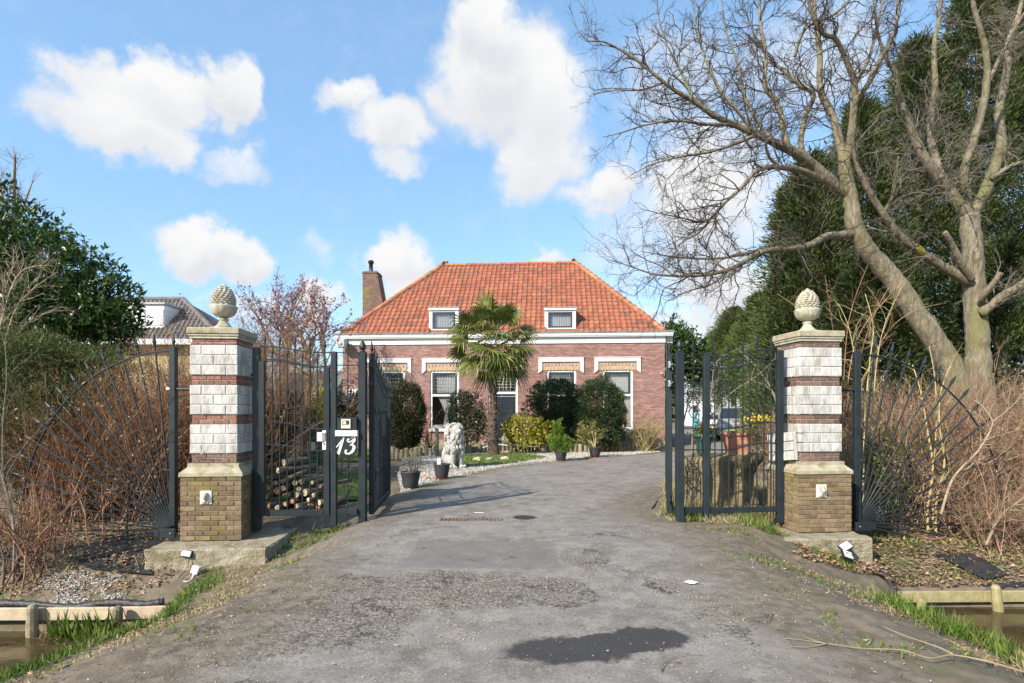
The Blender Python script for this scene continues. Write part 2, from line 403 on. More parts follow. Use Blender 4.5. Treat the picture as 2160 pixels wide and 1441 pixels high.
M['leaf_conifer_light'] = mat('leaf_conifer_light', (.06, .095, .02), (.12, .155, .035), .9, .75, vary=.5, trans=.2, c3=(.17, .19, .035), c3scale=.8, c3amt=.5)
M['leaf_juniper'] = mat('leaf_juniper', (.075, .098, .025), (.125, .145, .04), 2, .8, vary=.5, trans=.2, c3=(.05, .06, .02), c3scale=1.5, c3amt=.5)
M['leaf_yew_brown'] = mat('leaf_yew_brown', (.034, .042, .012), (.058, .064, .02), 3, .7, vary=.5, trans=.1)
M['leaf_yew'] = mat('leaf_yew', (.028, .052, .016), (.052, .085, .026), 3, .65, vary=.5, trans=.1)
M['leaf_holly'] = mat('leaf_holly', (.026, .042, .018), (.04, .06, .025), 3, .28, vary=.45, trans=.1)
M['leaf_yellow'] = mat('leaf_yellow', (.34, .32, .03), (.50, .44, .07), 9, .5, vary=.4, trans=.25, c3=(.10, .14, .02), c3scale=7, c3amt=.8)
M['leaf_privet'] = mat('leaf_privet', (.10, .12, .018), (.19, .19, .035), 6, .5, vary=.5, trans=.25, c3=(.06, .08, .02), c3scale=3, c3amt=.6)
M['leaf_fresh'] = mat('leaf_fresh', (.12, .21, .02), (.19, .29, .035), 6, .55, vary=.35, trans=.3)
M['leaf_olive'] = mat('leaf_olive', (.17, .17, .04), (.24, .21, .06), 6, .6, vary=.4, trans=.25, c3=(.3, .17, .06), c3scale=5, c3amt=.5)
M['palm_leaf'] = mat('palm_leaf', (.075, .105, .018), (.18, .195, .04), 3, .42, vary=.5, trans=.2, c3=(.28, .26, .09), c3scale=2.2, c3amt=.55)
M['palm_trunk'] = mat('palm_trunk', (.10, .065, .045), (.22, .165, .125), 16, .98, 1.0, 50, vary=.3, bdist=.03)
M['grass'] = mat('grass', (.085, .15, .016), (.155, .235, .035), 3, .6, vary=.5, trans=.3, c3=(.25, .22, .08), c3scale=3.5, c3amt=.65)
M['grass_dry'] = mat('grass_dry', (.34, .29, .14), (.42, .36, .20), 4, .8, vary=.35, trans=.2, c3=(.16, .2, .04), c3scale=3, c3amt=.6)
M['lawn'] = mat('lawn', (.085, .15, .018), (.12, .19, .028), 5, .85, .8, 60, c3=(.14, .15, .045), c3scale=1.5, c3amt=.5)
M['litter'] = mat('litter', (.25, .155, .085), (.36, .24, .14), 9, .9, vary=.45)
M['pebble'] = mat('pebble', (.36, .335, .29), (.52, .49, .44), 30, .8, vary=.3)
M['gravel'] = mat('gravel', (.27, .245, .205), (.40, .37, .32), 40, .9, 1.0, 60)
M['rock'] = mat('rock', (.42, .34, .22), (.56, .47, .33), 14, .9, .7, 40, vary=.25)
M['rock_dark'] = mat('rock_dark', (.33, .16, .08), (.42, .24, .13), 14, .9, .7, 40)
M['log_bark'] = mat('log_bark', (.085, .07, .052), (.16, .135, .10), 14, .95, .9, 40, vary=.4, c3=(.13, .13, .05), c3scale=4, c3amt=.5)
M['log_end'] = mat('log_end', (.48, .37, .24), (.58, .47, .32), 30, .9, .3, 80, vary=.3)
M['log_end_orange'] = mat('log_end_orange', (.42, .19, .075), (.52, .27, .12), 30, .9, .3, 80)
M['stake'] = mat('stake', (.20, .165, .11), (.29, .25, .17), 18, .95, .7, 50, vary=.3, c3=(.14, .15, .05), c3scale=5, c3amt=.6)
M['plank'] = mat('plank', (.46, .36, .24), (.58, .47, .33), 9, .9, .4, 40)
M['plank_green'] = mat('plank_green', (.27, .235, .105), (.38, .33, .18), 9, .9, .4, 40)
M['liner'] = mat('liner', (.018, .018, .02), (.035, .034, .034), 8, .5, .6, 16, bdist=.03)
M['terracotta'] = mat('terracotta', (.40, .15, .085), (.52, .23, .14), 6, .8, .2, 60, c3=(.58, .36, .27), c3scale=3, c3amt=.4)
M['saucer'] = mat('saucer', (.42, .14, .07), (.5, .2, .11), 6, .8)
M['pot'] = mat('pot', (.035, .035, .04), (.05, .05, .056), 8, .6, .1, 60)
M['pot_green'] = mat('pot_green', (.03, .085, .07), (.05, .12, .10), 8, .4)
M['bin'] = mat('bin', (.012, .085, .045), (.018, .11, .06), 8, .45)
M['stump'] = mat('stump', (.15, .112, .062), (.27, .21, .115), 6, .95, 1.0, 22, c3=(.22, .20, .06), c3scale=3, c3amt=.6, bdist=.04)
M['statue'] = mat('statue', (.42, .405, .365), (.55, .535, .49), 16, .85, .6, 60, c3=(.13, .115, .08), c3scale=13, c3amt=.8)
M['slate'] = mat('slate', (.115, .11, .11), (.18, .17, .165), 6, .85, .3, 60, vary=.25)
M['yellow_wall'] = mat('yellow_wall', (.42, .32, .16), (.52, .41, .22), 18, .9, .6, 60)
M['paint_grey'] = mat('paint_grey', (.30, .305, .31), None, 5, .35, metal=.1)
M['paint_white'] = mat('paint_white', (.72, .73, .75), None, 5, .3)
M['tyre'] = mat('tyre', (.015, .015, .015), None, 5, .85)
M['plate_yellow'] = mat('plate_yellow', (.75, .42, .02), None, 5, .5)
M['turquoise'] = mat('turquoise', (.12, .50, .52), (.16, .56, .58), 6, .6)
M['shed'] = mat('shed', (.10, .09, .085), (.16, .145, .135), 10, .9, vary=.3)
M['shed_roof'] = mat('shed_roof', (.12, .17, .14), (.18, .23, .2), 5, .8)
M['far_white'] = mat('far_white', (.66, .68, .70), (.74, .75, .77), 4, .8)
M['far_leaf'] = mat('far_leaf', (.05, .065, .03), (.10, .10, .05), .5, .9, vary=.5)
M['blossom'] = mat('blossom', (.27, .15, .20), (.38, .23, .28), 3, .9, vary=.35, trans=.3)
M['gold'] = mat('gold', (.55, .30, .06), None, 5, .35, metal=.6)
M['flower'] = mat('flower', (.75, .60, .04), (.85, .72, .08), 6, .7, trans=.3)
M['lamp_grey'] = mat('lamp_grey', (.50, .51, .52), None, 5, .5)
M['paver'] = mat('paver', (.24, .12, .09), (.30, .17, .13), 12, .9, .4, 60, vary=.25)
M['rust'] = mat('rust', (.10, .065, .04), (.17, .115, .08), 12, .9, .4, 60)
M['foam'] = mat('foam', (.78, .79, .78), None, 6, .9)

def glass_mat(name='glass', dark=(.01, .012, .014), through=.9):
    m = bpy.data.materials.new(name); m.use_nodes = True; N = NT(m.node_tree); N.n.clear()
    o = N.new('ShaderNodeOutputMaterial'); g = N.new('ShaderNodeBsdfGlossy'); g.inputs['Roughness'].default_value = .03
    t = N.new('ShaderNodeBsdfTransparent'); t.inputs[0].default_value = (through,) * 3 + (1,)
    fr = N.new('ShaderNodeLayerWeight'); fr.inputs['Blend'].default_value = .5; fc = N.math('MULTIPLY', N.math('POWER', fr.outputs['Facing'], 3.0), .6)
    geo = N.new('ShaderNodeNewGeometry')
    b = N.new('ShaderNodeBump'); b.inputs['Strength'].default_value = .12; b.inputs['Distance'].default_value = .05
    N.put(b.inputs['Height'], N.noise(geo.outputs['Position'], 5.0, 2)); N.l.new(b.outputs[0], g.inputs['Normal'])
    ms = N.new('ShaderNodeMixShader'); N.put(ms.inputs[0], N.math('ADD', fc, .07, clamp=True))
    N.l.new(t.outputs[0], ms.inputs[1]); N.l.new(g.outputs[0], ms.inputs[2]); N.l.new(ms.outputs[0], o.inputs[0]); return m
M['glass'] = glass_mat()

def water_mat():
    m = bpy.data.materials.new('water'); m.use_nodes = True; N = NT(m.node_tree); bs = N.n['Principled BSDF']
    geo = N.new('ShaderNodeNewGeometry'); p = geo.outputs['Position']
    c = N.mix(N.ramp(N.noise(p, 1.6, 5), .35, .7), (.048, .036, .016), (.085, .066, .03))
    sp = N.ramp(N.noise(p, 34, 2), .74, .78)
    N.put(bs.inputs['Base Color'], N.mix(N.math('MULTIPLY', sp, .5), c, (.35, .3, .16)))
    bs.inputs['Roughness'].default_value = .07; bs.inputs['IOR'].default_value = 1.33
    b = N.new('ShaderNodeBump'); b.inputs['Strength'].default_value = .16; b.inputs['Distance'].default_value = .02
    N.put(b.inputs['Height'], N.noise(p, 7, 3)); N.l.new(b.outputs[0], bs.inputs['Normal']); return m
M['water'] = water_mat()

def road_mat():
    m = bpy.data.materials.new('asphalt'); m.use_nodes = True; N = NT(m.node_tree); bs = N.n['Principled BSDF']
    geo = N.new('ShaderNodeNewGeometry'); p = geo.outputs['Position']
    ed = N.new('ShaderNodeAttribute', attribute_name='edge').outputs['Fac']
    big = N.noise(p, .9, 6, .62); mid = N.noise(p, 5, 6, .65); fine = N.noise(p, 70, 4, .7); grit = N.noise(p, 220, 2, .6)
    col = N.mix(N.ramp(big, .3, .7), (.172, .153, .133), (.25, .226, .199))
    col = N.mix(N.math('MULTIPLY', N.ramp(mid, .42, .66), .7), col, (.315, .286, .252))
    col = N.mix(N.math('MULTIPLY', N.ramp(N.noise(p, 2.3, 7, .7), .50, .64), .6), col, (.115, .096, .077))
    g2 = N.noise(p, 42, 3, .65)
    col = N.mix(N.math('MULTIPLY', N.ramp(g2, .56, .66), .5), col, (.40, .375, .34)); col = N.mix(N.math('MULTIPLY', N.ramp(g2, .44, .34), .55), col, (.10, .088, .078))
    col = N.mix(N.math('MULTIPLY', N.ramp(fine, .5, .75), .35), col, (.28, .265, .245))
    col = N.mix(N.math('MULTIPLY', N.ramp(grit, .62, .72), .55), col, (.36, .34, .31))
    col = N.mix(N.math('MULTIPLY', N.ramp(grit, .40, .30), .55), col, (.075, .07, .066))
    wob = N.vmath('MULTIPLY', N.vmath('SUBTRACT', N.noise(p, 3.0, 6, .6, True), (.5, .5, .5)), (1, 1, 0))
    wobf = N.vmath('MULTIPLY', N.vmath('SUBTRACT', N.noise(p, 16.0, 5, .65, True), (.5, .5, .5)), (1, 1, 0))
    def blob(c, r, wk, k, lo=1.0, hi=.75, wf=.1):
        q = N.vmath('ADD', N.vmath('ADD', p, N.vmath('MULTIPLY', wob, (wk, wk, 0))), N.vmath('MULTIPLY', wobf, (wf, wf, 0)))
        q = N.vmath('MULTIPLY', N.vmath('SUBTRACT', q, (c[0], c[1], 0)), (1 / r[0], 1 / r[1], 0))
        return N.math('MULTIPLY', N.ramp(N.vmath('LENGTH', q), lo, hi), k)
    # smooth repair patches (their own material, laid in)
    def rect(x0, x1, y0, y1):
        s = N.new('ShaderNodeSeparateXYZ'); N.put(s.inputs[0], N.vmath('ADD', p, N.vmath('MULTIPLY', wobf, (.16, .16, 0))))
        a = N.math('MULTIPLY', N.ramp(s.outputs[0], x0, x0 + .06), N.ramp(s.outputs[0], x1, x1 - .06))
        b = N.math('MULTIPLY', N.ramp(s.outputs[1], y0, y0 + .08), N.ramp(s.outputs[1], y1, y1 - .08)); return N.math('MULTIPLY', a, b)
    patch = rect(-1.12, .52, 5.5, 6.75)
    col = N.mix(N.math('MULTIPLY', patch, .65), col, N.mix(fine, (.14, .126, .114), (.19, .172, .157)))
    col = N.mix(N.math('MULTIPLY', rect(.75, 2.1, 6.6, 8.3), .22), col, (.17, .153, .138))
    # crumbled strip with earth showing
    cr = N.math('MAXIMUM', blob((-.65, 4.85), (1.35, .60), .9, 1), blob((-1.6, 4.1), (.95, .72), .8, 1))
    cr = N.math('MAXIMUM', cr, N.math('MAXIMUM', blob((.42, 4.75), (.34, .42), .4, 1), blob((1.75, 4.3), (.5, .22), .5, .8)))
    cr = N.math('MAXIMUM', cr, N.math('MAXIMUM', blob((.75, 5.95), (.3, .5), .5, .8), blob((1.3, 5.0), (.25, .2), .5, .7)))
    crn = N.math('MULTIPLY', cr, N.ramp(N.noise(p, 11, 5, .7), .36, .54))
    col = N.mix(N.math('MULTIPLY', crn, .85), col, N.mix(N.ramp(g2, .36, .62), (.055, .042, .031), (.30, .262, .215)))
    # cracks
    vo = N.new('ShaderNodeTexVoronoi', feature='DISTANCE_TO_EDGE'); vo.inputs['Scale'].default_value = 2.7
    N.put(vo.inputs['Vector'], N.vmath('ADD', p, N.vmath('ADD', N.vmath('MULTIPLY', wobf, (.34, .34, 0)), N.vmath('MULTIPLY', wob, (.5, .5, 0)))))
    ck = N.math('MULTIPLY', N.math('MULTIPLY', N.ramp(vo.outputs['Distance'], .030, .008), N.ramp(N.noise(p, 2.6, 4), .42, .6)), N.ramp(N.math('MAXIMUM', cr, N.ramp(N.noise(p, .8, 3), .56, .64)), .2, .7))
    col = N.mix(N.math('MULTIPLY', ck, .8), col, (.045, .036, .03))
    # dark fresh tar patch
    tar = N.math('MAXIMUM', blob((.36, 3.63), (.46, .26), .3, 1, 1.0, .72, .16), blob((.92, 3.80), (.30, .215), .2, 1, 1.0, .72, .16))
    tar = N.math('MAXIMUM', tar, blob((.66, 3.73), (.27, .17), .1, 1, 1.0, .86, .08))
    tarc = N.mix(N.ramp(grit, .6, .7), N.mix(mid, (.026, .025, .026), (.045, .043, .044)), (.20, .19, .18))
    col = N.mix(N.math('MULTIPLY', tar, .95), col, tarc)
    # earth, moss and litter creeping in from the edge
    en = N.math('ADD', ed, N.math('MULTIPLY', N.math('SUBTRACT', N.noise(p, 2.1, 7, .68), .5), 1.5))
    em = N.ramp(en, 1.15, .15)
    dirt = N.mix(N.ramp(N.noise(p, 9, 5, .65), .35, .65), (.125, .100, .072), (.225, .186, .138))
    dirt = N.mix(N.math('MULTIPLY', N.ramp(N.noise(p, 3.3, 6, .65), .52, .64), .6), dirt, (.11, .10, .04))
    dirt = N.mix(N.math('MULTIPLY', N.ramp(N.noise(p, 120, 3), .62, .7), .6), dirt, (.34, .30, .24))
    col = N.mix(N.math('MULTIPLY', em, .9), col, dirt)
    N.put(bs.inputs['Base Color'], col); bs.inputs['Roughness'].default_value = .9; bs.inputs['Specular IOR Level'].default_value = .35
    h = N.math('ADD', N.math('MULTIPLY', fine, .35), N.math('MULTIPLY', grit, .30))
    h = N.math('ADD', h, N.math('MULTIPLY', N.noise(p, 14, 6, .7), N.math('ADD', .35, N.math('MULTIPLY', N.math('MAXIMUM', crn, em), 1.4))))
    h = N.math('SUBTRACT', h, N.math('MULTIPLY', ck, 1.5))
    b = N.new('ShaderNodeBump'); b.inputs['Strength'].default_value = .75; b.inputs['Distance'].default_value = .02
    N.put(b.inputs['Height'], h); N.l.new(b.outputs[0], bs.inputs['Normal']); return m
M['road'] = road_mat()

# ---------------------------------------------------------------- ground
EL_Y = [2.0, 3.0, 4.0, 5.0, 5.8, 6.5, 7.1, 8.0]; EL_X = [-3.9, -3.65, -3.36, -3.0, -3.2, -3.5, -3.7, -3.7]
ER_Y = [2.0, 3.0, 3.7, 4.3, 4.7, 5.4, 6.0, 6.5, 7.0, 7.6, 8.2]; ER_X = [4.6, 4.0, 3.68, 3.60, 3.55, 3.5, 3.75, 4.1, 4.5, 4.9, 5.0]
BL, BR = 6.45, 7.3                                  # far bank lines of the ditch, left and right of the dam
def sm(a, b, x):
    t = np.clip((x - a) / (b - a), 0, 1); return t * t * (3 - 2 * t)
def height(x, y):
    x = np.asarray(x, float); y = np.asarray(y, float)
    xl = np.interp(y, EL_Y, EL_X); xr = np.interp(y, ER_Y, ER_X)
    d = np.minimum(x - xl, xr - x)
    far = sm(5.5, 6.8, y); dip = .24 + .25 * far; wd = 1.0 + .9 * far          # the shoulder is broader and lower beside the footings
    dam = np.where(d > 0, -dip * (1 - sm(0, 1, d / wd)), -dip - 1.25 * sm(0, .85, -d))
    by = np.where(x < 0, BL, BR)
    bank = np.where(y < by, -1.45, -.70 + .32 * sm(0, 1.0, y - by) + .38 * sm(.8, 3.2, y - by))
    near = -1.45 + 1.45 * sm(3.3, 2.4, y)
    low = .14 * sm(-2.25, -2.9, x) * sm(8.3, 9.2, y) * sm(30, 22, y)      # the left garden lies a little lower than the drive
    return np.maximum(np.maximum(dam, bank), near) - low
def h1(x, y): return float(height(x, y))

def grid_mesh(xs, ys, zf, name, m, kind='structure', attrs=None):
    X, Y = np.meshgrid(xs, ys); Z = zf(X, Y)
    V = np.stack([X, Y, Z], -1).reshape(-1, 3); nx, ny = len(xs), len(ys)
    i = np.arange(nx - 1)[None, :] + (np.arange(ny - 1) * nx)[:, None]
    Fc = np.stack([i, i + 1, i + nx + 1, i + nx], -1).reshape(-1, 4)
    return tag(np_mesh(name, V, Fc, m, smooth=True), kind=kind)
def rough_noise(X, Y, s, a):
    return a * (np.sin(X * s * 1.3 + 1.7 * np.sin(Y * s * .9)) * np.sin(Y * s * 1.1 + 1.3 * np.sin(X * s * .7 + 2)) )
_x = np.concatenate([-np.geomspace(9, 700, 26)[::-1], np.arange(-8.9, 8.91, .09), np.geomspace(9, 700, 26)])
_y = np.concatenate([-np.geomspace(2, 60, 8)[::-1] + .0, np.arange(-1.5, 2.0, .5), np.arange(2.0, 12.01, .09), np.geomspace(12.2, 900, 40)])
def ground_z(X, Y):
    z = height(X, Y); k = sm(1.2, 2.2, np.abs(X)) * sm(30, 14, Y)
    return z - .012 + k * (rough_noise(X, Y, 3.1, .018) + rough_noise(X + 3, Y - 2, 9.0, .010))
grid_mesh(_x, _y, ground_z, 'ground', M['soil'])
wl = MB(); wl.add([(-60, 2.2, -.95), (60, 2.2, -.95), (60, 8.2, -.95), (-60, 8.2, -.95)], [(0, 1, 2, 3)])
tag(wl.build('water', M['water']), kind='structure')

RY = [1.2, 3.25, 5.0, 6.5, 7.6, 8.2, 9.0, 10.5, 11.5, 13.1, 15, 17.0, 18.6, 20, 21.4, 24, 30, 46]
RL = [-2.2, -2.05, -1.95, -2.3, -2.3, -2.0, -2.0, -1.95, -1.9, -1.55, -.75, .35, 2.5, 4.2, 5.7, 7.3, 9.0, 9.5]
RR = [2.3, 2.15, 2.1, 2.4, 2.35, 2.05, 1.95, 2.5, 3.0, 4.0, 5.6, 7.6, 8.8, 10.0, 11, 12.5, 15, 16]
def driveway():
    ys = np.concatenate([np.arange(1.2, 9, .05), np.arange(9, 24, .2), np.geomspace(24, 46, 14)]); nx = 110
    l = np.interp(ys, RY, RL) - .25; r = np.interp(ys, RY, RR) + .25
    t = np.linspace(0, 1, nx)[None, :]
    X = l[:, None] * (1 - t) + r[:, None] * t; Y = np.repeat(ys[:, None], nx, 1)
    ed = np.minimum(X - l[:, None], r[:, None] - X)
    Z = height(X, Y) + .006 + .022 * sm(0, .5, ed) + rough_noise(X, Y, 1.7, .006) + rough_noise(X, Y, 6.0, .003)
    V = np.stack([X, Y, Z], -1).reshape(-1, 3); ny = len(ys)
    i = np.arange(nx - 1)[None, :] + (np.arange(ny - 1) * nx)[:, None]
    Fc = np.stack([i, i + 1, i + nx + 1, i + nx], -1).reshape(-1, 4)
    o = np_mesh('driveway', V, Fc, M['road'], smooth=True); tag(o, kind='structure')
    a = o.data.attributes.new('edge', 'FLOAT', 'POINT'); a.data.foreach_set('value', ed.ravel().astype(np.float32))
driveway()

def flat_area(name, pts, z, m):
    import mathutils
    mb = MB(); n = len(pts); mb.add([(p[0], p[1], z) for p in pts], [tuple(range(n))])
    o = mb.build(name, m)
    if o.data.polygons[0].normal.z < 0: o.data.flip_normals()
    return tag(o, kind='structure')
def gpoly(px): return [tuple(G(a, b))[:2] for a, b in px]
GRAVEL = gpoly([(838, 1004), (850, 968), (935, 958), (1130, 953), (1300, 950), (1390, 948), (1392, 954), (1250, 968), (1100, 983), (930, 1014), (868, 1034), (846, 1040)])
flat_area('gravel_bed', GRAVEL, .012, M['gravel'])
LAWN = gpoly([(978, 962), (1100, 957), (1152, 966), (1080, 979), (975, 986)])
flat_area('lawn', LAWN, .02, M['lawn'])
LAWN2 = [(-6.5, 10.8), (-2.95, 10.8), (-2.95, 12.5), (-3.4, 15.5), (-8.5, 16.2), (-9.5, 12)]
flat_area('lawn', LAWN2, -.122, M['lawn'])
LAWN3 = [(-14, 19.5), (-4.8, 19), (-5.2, 24), (-14, 26)]
flat_area('lawn', LAWN3, -.10, M['lawn'])
def inside(poly, x, y):
    c = np.zeros(len(x), bool); n = len(poly)
    for i in range(n):
        x0, y0 = poly[i][:2]; x1, y1 = poly[(i + 1) % n][:2]
        hit = ((y0 > y) != (y1 > y)) & (x < (x1 - x0) * (y - y0) / (y1 - y0 + 1e-12) + x0); c ^= hit
    return c
def scatter(poly, n):
    p = np.array([q[:2] for q in poly]); lo, hi = p.min(0), p.max(0); out = []
    tot = 0
    while tot < n:
        q = RNG.uniform(lo, hi, (n * 2, 2)); q = q[inside(poly, q[:, 0], q[:, 1])]; out.append(q); tot += len(q)
    return np.concatenate(out)[:n]

# ---------------------------------------------------------------- gate pillars
_pm = {}
def brick_mesh(l, d, h, m, nm, b=.004):
    k = (round(l, 3), round(d, 3), round(h, 3), m.name)
    if k not in _pm: _pm[k] = MB().bbox((-l / 2, -d / 2, -h / 2), (l / 2, d / 2, h / 2), b, r=0.0).mesh(nm, m)
    return _pm[k]
def ring_course(parent, nm, a, z0, h, n, m, odd, d=.1, joint=.01, skip=None, jitter=.0015, b=.004, a_y=None):
    """one course of bricks round a square shaft of half-width a"""
    for s in range(4):
        half = a if s % 2 == 0 else a - d
        lens = [1.0] * n
        if odd: lens = [.5] + [1.0] * (n - 1) + [.5]
        unit = 2 * half / sum(lens); x = -half
        for i, q in enumerate(lens):
            w = unit * q; cx = x + w / 2; x += w
            if skip and skip(s, cx): continue
            me = brick_mesh(w - joint, d, h - joint, m, nm, b)
            R = Matrix.Rotation(s * math.pi / 2, 4, 'Z')
            piece(nm, me, parent, R @ Matrix.Translation((cx, -a + d / 2 + random.uniform(-1, 1) * jitter, z0 + h / 2)))
PIL_FRONT = .30
def pillar(label, c, rz, zb, right):
    t = thing('gate_pillar', label, 'pillar', (c[0], c[1], zb), rz, 'brick gate pillars')
    o = -zb
    core = MB(); core.box((-.287, -.287, 0.0), (.287, .287, 2.56 + o)); core.build('mortar_core', M['mortar'], t, local=True)
    base = MB(); base.box((-.391, -.391, 0.0), (.391, .391, .68 + o)); base.build('base_core', M['mortar_moss'], t, local=True)
    zt = .68 + o; nb = 13; hb = zt / nb
    for i in range(nb): ring_course(t, 'brick', .40, i * hb, hb, 4, M['brick_moss'], i % 2 == 1, jitter=.003)
    lb = MB()                                                              # sloping ledge
    A = [(.412, .68), (.412, .725), (.335, .80), (.335, .848)]
    vs = []; fs = []
    for (q, z) in A: vs += [(-q, -q, z + o), (q, -q, z + o), (q, q, z + o), (-q, q, z + o)]
    for i in range(len(A) - 1): fs += [(i * 4 + k, i * 4 + (k + 1) % 4, i * 4 + 4 + (k + 1) % 4, i * 4 + 4 + k) for k in range(4)]
    fs += [(3, 2, 1, 0), tuple(len(vs) - 4 + k for k in range(4))]
    lb.add(vs, fs); lb.build('stone_ledge', M['cap_stone'], t, local=True)
    for i in range(2): ring_course(t, 'brick', .297, .848 + o + i * .0645, .0645, 3, M['brick_dark'], i % 2 == 0)
    bands = [(.977, 1.376), (1.505, 1.91), (2.039, 2.451)]
    for k, (z0, z1) in enumerate(bands):
        h = (z1 - z0) / 3
        jc = MB(); jc.box((-.309, -.309, z0 + o + .004), (.309, .309, z1 + o - .004)) if not (right and k == 0) else jc.box((-.26, -.309, z0 + o + .004), (.309, .309, z1 + o - .004))
        jc.build('joint_core', M['block_joint'], t, local=True)
        for i in range(3):
            sk = (lambda s, x: s == 3) if (right and k == 0) else None
            ring_course(t, 'stone_block', .3175, z0 + o + i * h, h, 2, M['white_block'], i % 2 == 0, d=.12, joint=.011, skip=sk, jitter=.003, b=.007)
    for z0 in (1.376, 1.91, 2.451):
        zz = .0645 if z0 < 2.4 else .039 * 1.0
        n = 2
        hh = {1.376: .0645, 1.91: .0645, 2.451: .0415}[z0]
        for i in range(n): ring_course(t, 'brick', .297, z0 + o + i * hh, hh, 3, M['brick_red' if not right else 'brick_dark'], i % 2 == 0)
    cm = MB(); cm.bbox((-.318, -.318, 2.534 + o), (.318, .318, 2.566 + o), .006); cm.bbox((-.333, -.333, 2.566 + o), (.333, .333, 2.595 + o), .01)
    cm.build('cap_moulding', M['finial'], t, local=True)
    cp = MB(); cp.bbox((-.345, -.345, 2.595 + o), (.345, .345, 2.685 + o), .012); cp.build('cap_stone', M['cap_stone'], t, local=True)
    # little relief plaque with a head
    px, pz = (-.06, .40 + o) if not right else (-.055, .475 + o - .03)
    pl = MB(); pl.bbox((px - .075, -.414, pz - .09), (px + .075, -.396, pz + .09), .004); pq = pl.build('relief_plaque', M['plaque'], t, local=True)
    hd = MB(); hd.ball((px, -.43, pz + .025), (.033, .04, .043), 14, 10); hd.ball((px + .012, -.467, pz + .018), (.009, .016, .012), 8, 6)
    hd.ball((px, -.452, pz - .0), (.022, .025, .022), 10, 8); hd.ball((px - .004, -.425, pz + .05), (.04, .036, .024), 12, 8)
    hd.lathe([(.017, -.06), (.019, -.035), (.022, 0)], 10, (px, -.425, pz)); hd.ball((px + .018, -.45, pz + .034), (.006, .006, .004), 6, 4)
    hd.bbox((px - .045, -.432, pz - .078), (px + .04, -.414, pz - .05), .006); hd.build('relief_head', M['finial'], pq, True, local=True)
    return t
PL_C = (-4.057, 8.007); PL_R = rad(4.3); PR_C = (4.312, 8.305); PR_R = rad(5.2)
pl_l = pillar('tall gate pillar with neat white block bands and red brick courses, next to the number thirteen panel', PL_C, PL_R, -.18, False)
pl_r = pillar('gate pillar whose lowest white block band has a broken open corner facing the driveway', PR_C, PR_R, -.13, True)

def footing(label, x0, x1, y0, y1, z0, z1, rz):
    c = ((x0 + x1) / 2, (y0 + y1) / 2)
    mb = MB(); n = 14
    lx, ly = (x1 - x0) / 2, (y1 - y0) / 2
    mb.bbox((-lx, -ly, z0), (lx, ly, z1), .02)
    t = thing('concrete_footing', label, 'concrete block', (c[0], c[1], 0), rz, 'concrete footings under the gate pillars')
    o = mb.build('concrete_slab', M['concrete'], t, local=True)
    sub = o.modifiers.new('sub', 'SUBSURF'); sub.subdivision_type = 'SIMPLE'; sub.levels = sub.render_levels = 4
    tx = bpy.data.textures.new('chip', 'CLOUDS'); tx.noise_scale = .12; tx.noise_depth = 4
    dm = o.modifiers.new('rough', 'DISPLACE'); dm.texture = tx; dm.strength = .045; dm.mid_level = .55; dm.texture_coords = 'GLOBAL'
    return t
footing('long low concrete block carrying the pillar and a black floodlight', -4.66, -3.15, 7.18, 8.5, -.95, -.185, rad(3))
footing('chipped concrete block with two white floodlights lying on its front', 3.45, 4.78, 7.53, 8.75, -.85, -.135, rad(4))

def finial(label, c, z, rz):
    t = thing('stone_finial', label, 'finial', (c[0], c[1], z), rz, 'stone pine cone finials')
    b = MB(); b.bbox((-.135, -.135, 0), (.135, .135, .035), .006)
    b.lathe([(.125, .035), (.125, .05), (.105, .06), (.08, .085), (.06, .12), (.055, .14), (.07, .15), (.07, .162), (.052, .17), (.052, .19)], 24)
    b.build('pedestal', M['finial'], t, True, local=True)
    w = MB(); w.lathe([(.05, .185), (.09, .195), (.135, .225), (.158, .265), (.168, .30), (.178, .325), (.18, .34), (.172, .345), (.15, .345)], 48,
                      wob=lambda a, z: .035 * abs(math.sin(a * 6)) * (1 if .19 < z < .32 else 0))
    w.build('bowl', M['finial'], t, True, local=True)
    k = MB()
    prof = [(.138, .345), (.147, .40), (.143, .455), (.127, .51), (.102, .56), (.071, .602), (.04, .632), (.01, .645)]
    k.lathe([(r * .93, z) for r, z in prof], 20)
    zs = np.array([p[1] for p in prof]); rs = np.array([p[0] for p in prof])
    for row in range(9):
        z = .354 + row * .0325; r = float(np.interp(z, zs, rs)); n = max(5, int(round(15 * (r / .147) ** .8)))
        for i in range(n):
            a = 2 * math.pi * (i + .5 * (row % 2)) / n; w_ = math.pi * r / n * 1.02; hgt = .027
            rt = float(np.interp(z + hgt, zs, rs)); rb = float(np.interp(z - hgt, zs, rs))
            er = Vector((math.cos(a), math.sin(a), 0)); et = Vector((-math.sin(a), math.cos(a), 0)); uz = Vector((0, 0, 1))
            k.add([er * rb * .95 + uz * (z - hgt), er * r * .95 + et * w_ + uz * z, er * rt * .95 + uz * (z + hgt), er * r * .95 - et * w_ + uz * z,
                   er * (r * 1.02 + .020) + uz * (z + .002)], [(0, 1, 4), (1, 2, 4), (2, 3, 4), (3, 0, 4)])
    k.lathe([(.05, .61), (.03, .643), (.006, .662)], 10)
    k.build('cone', M['finial'], t, local=True)
finial('weathered stone pine cone in a bowl on the pillar beside the house number panel', PL_C, 2.685, PL_R)
finial('pale stone pine cone in a bowl on the pillar with the broken white band', PR_C, 2.685, PR_R)

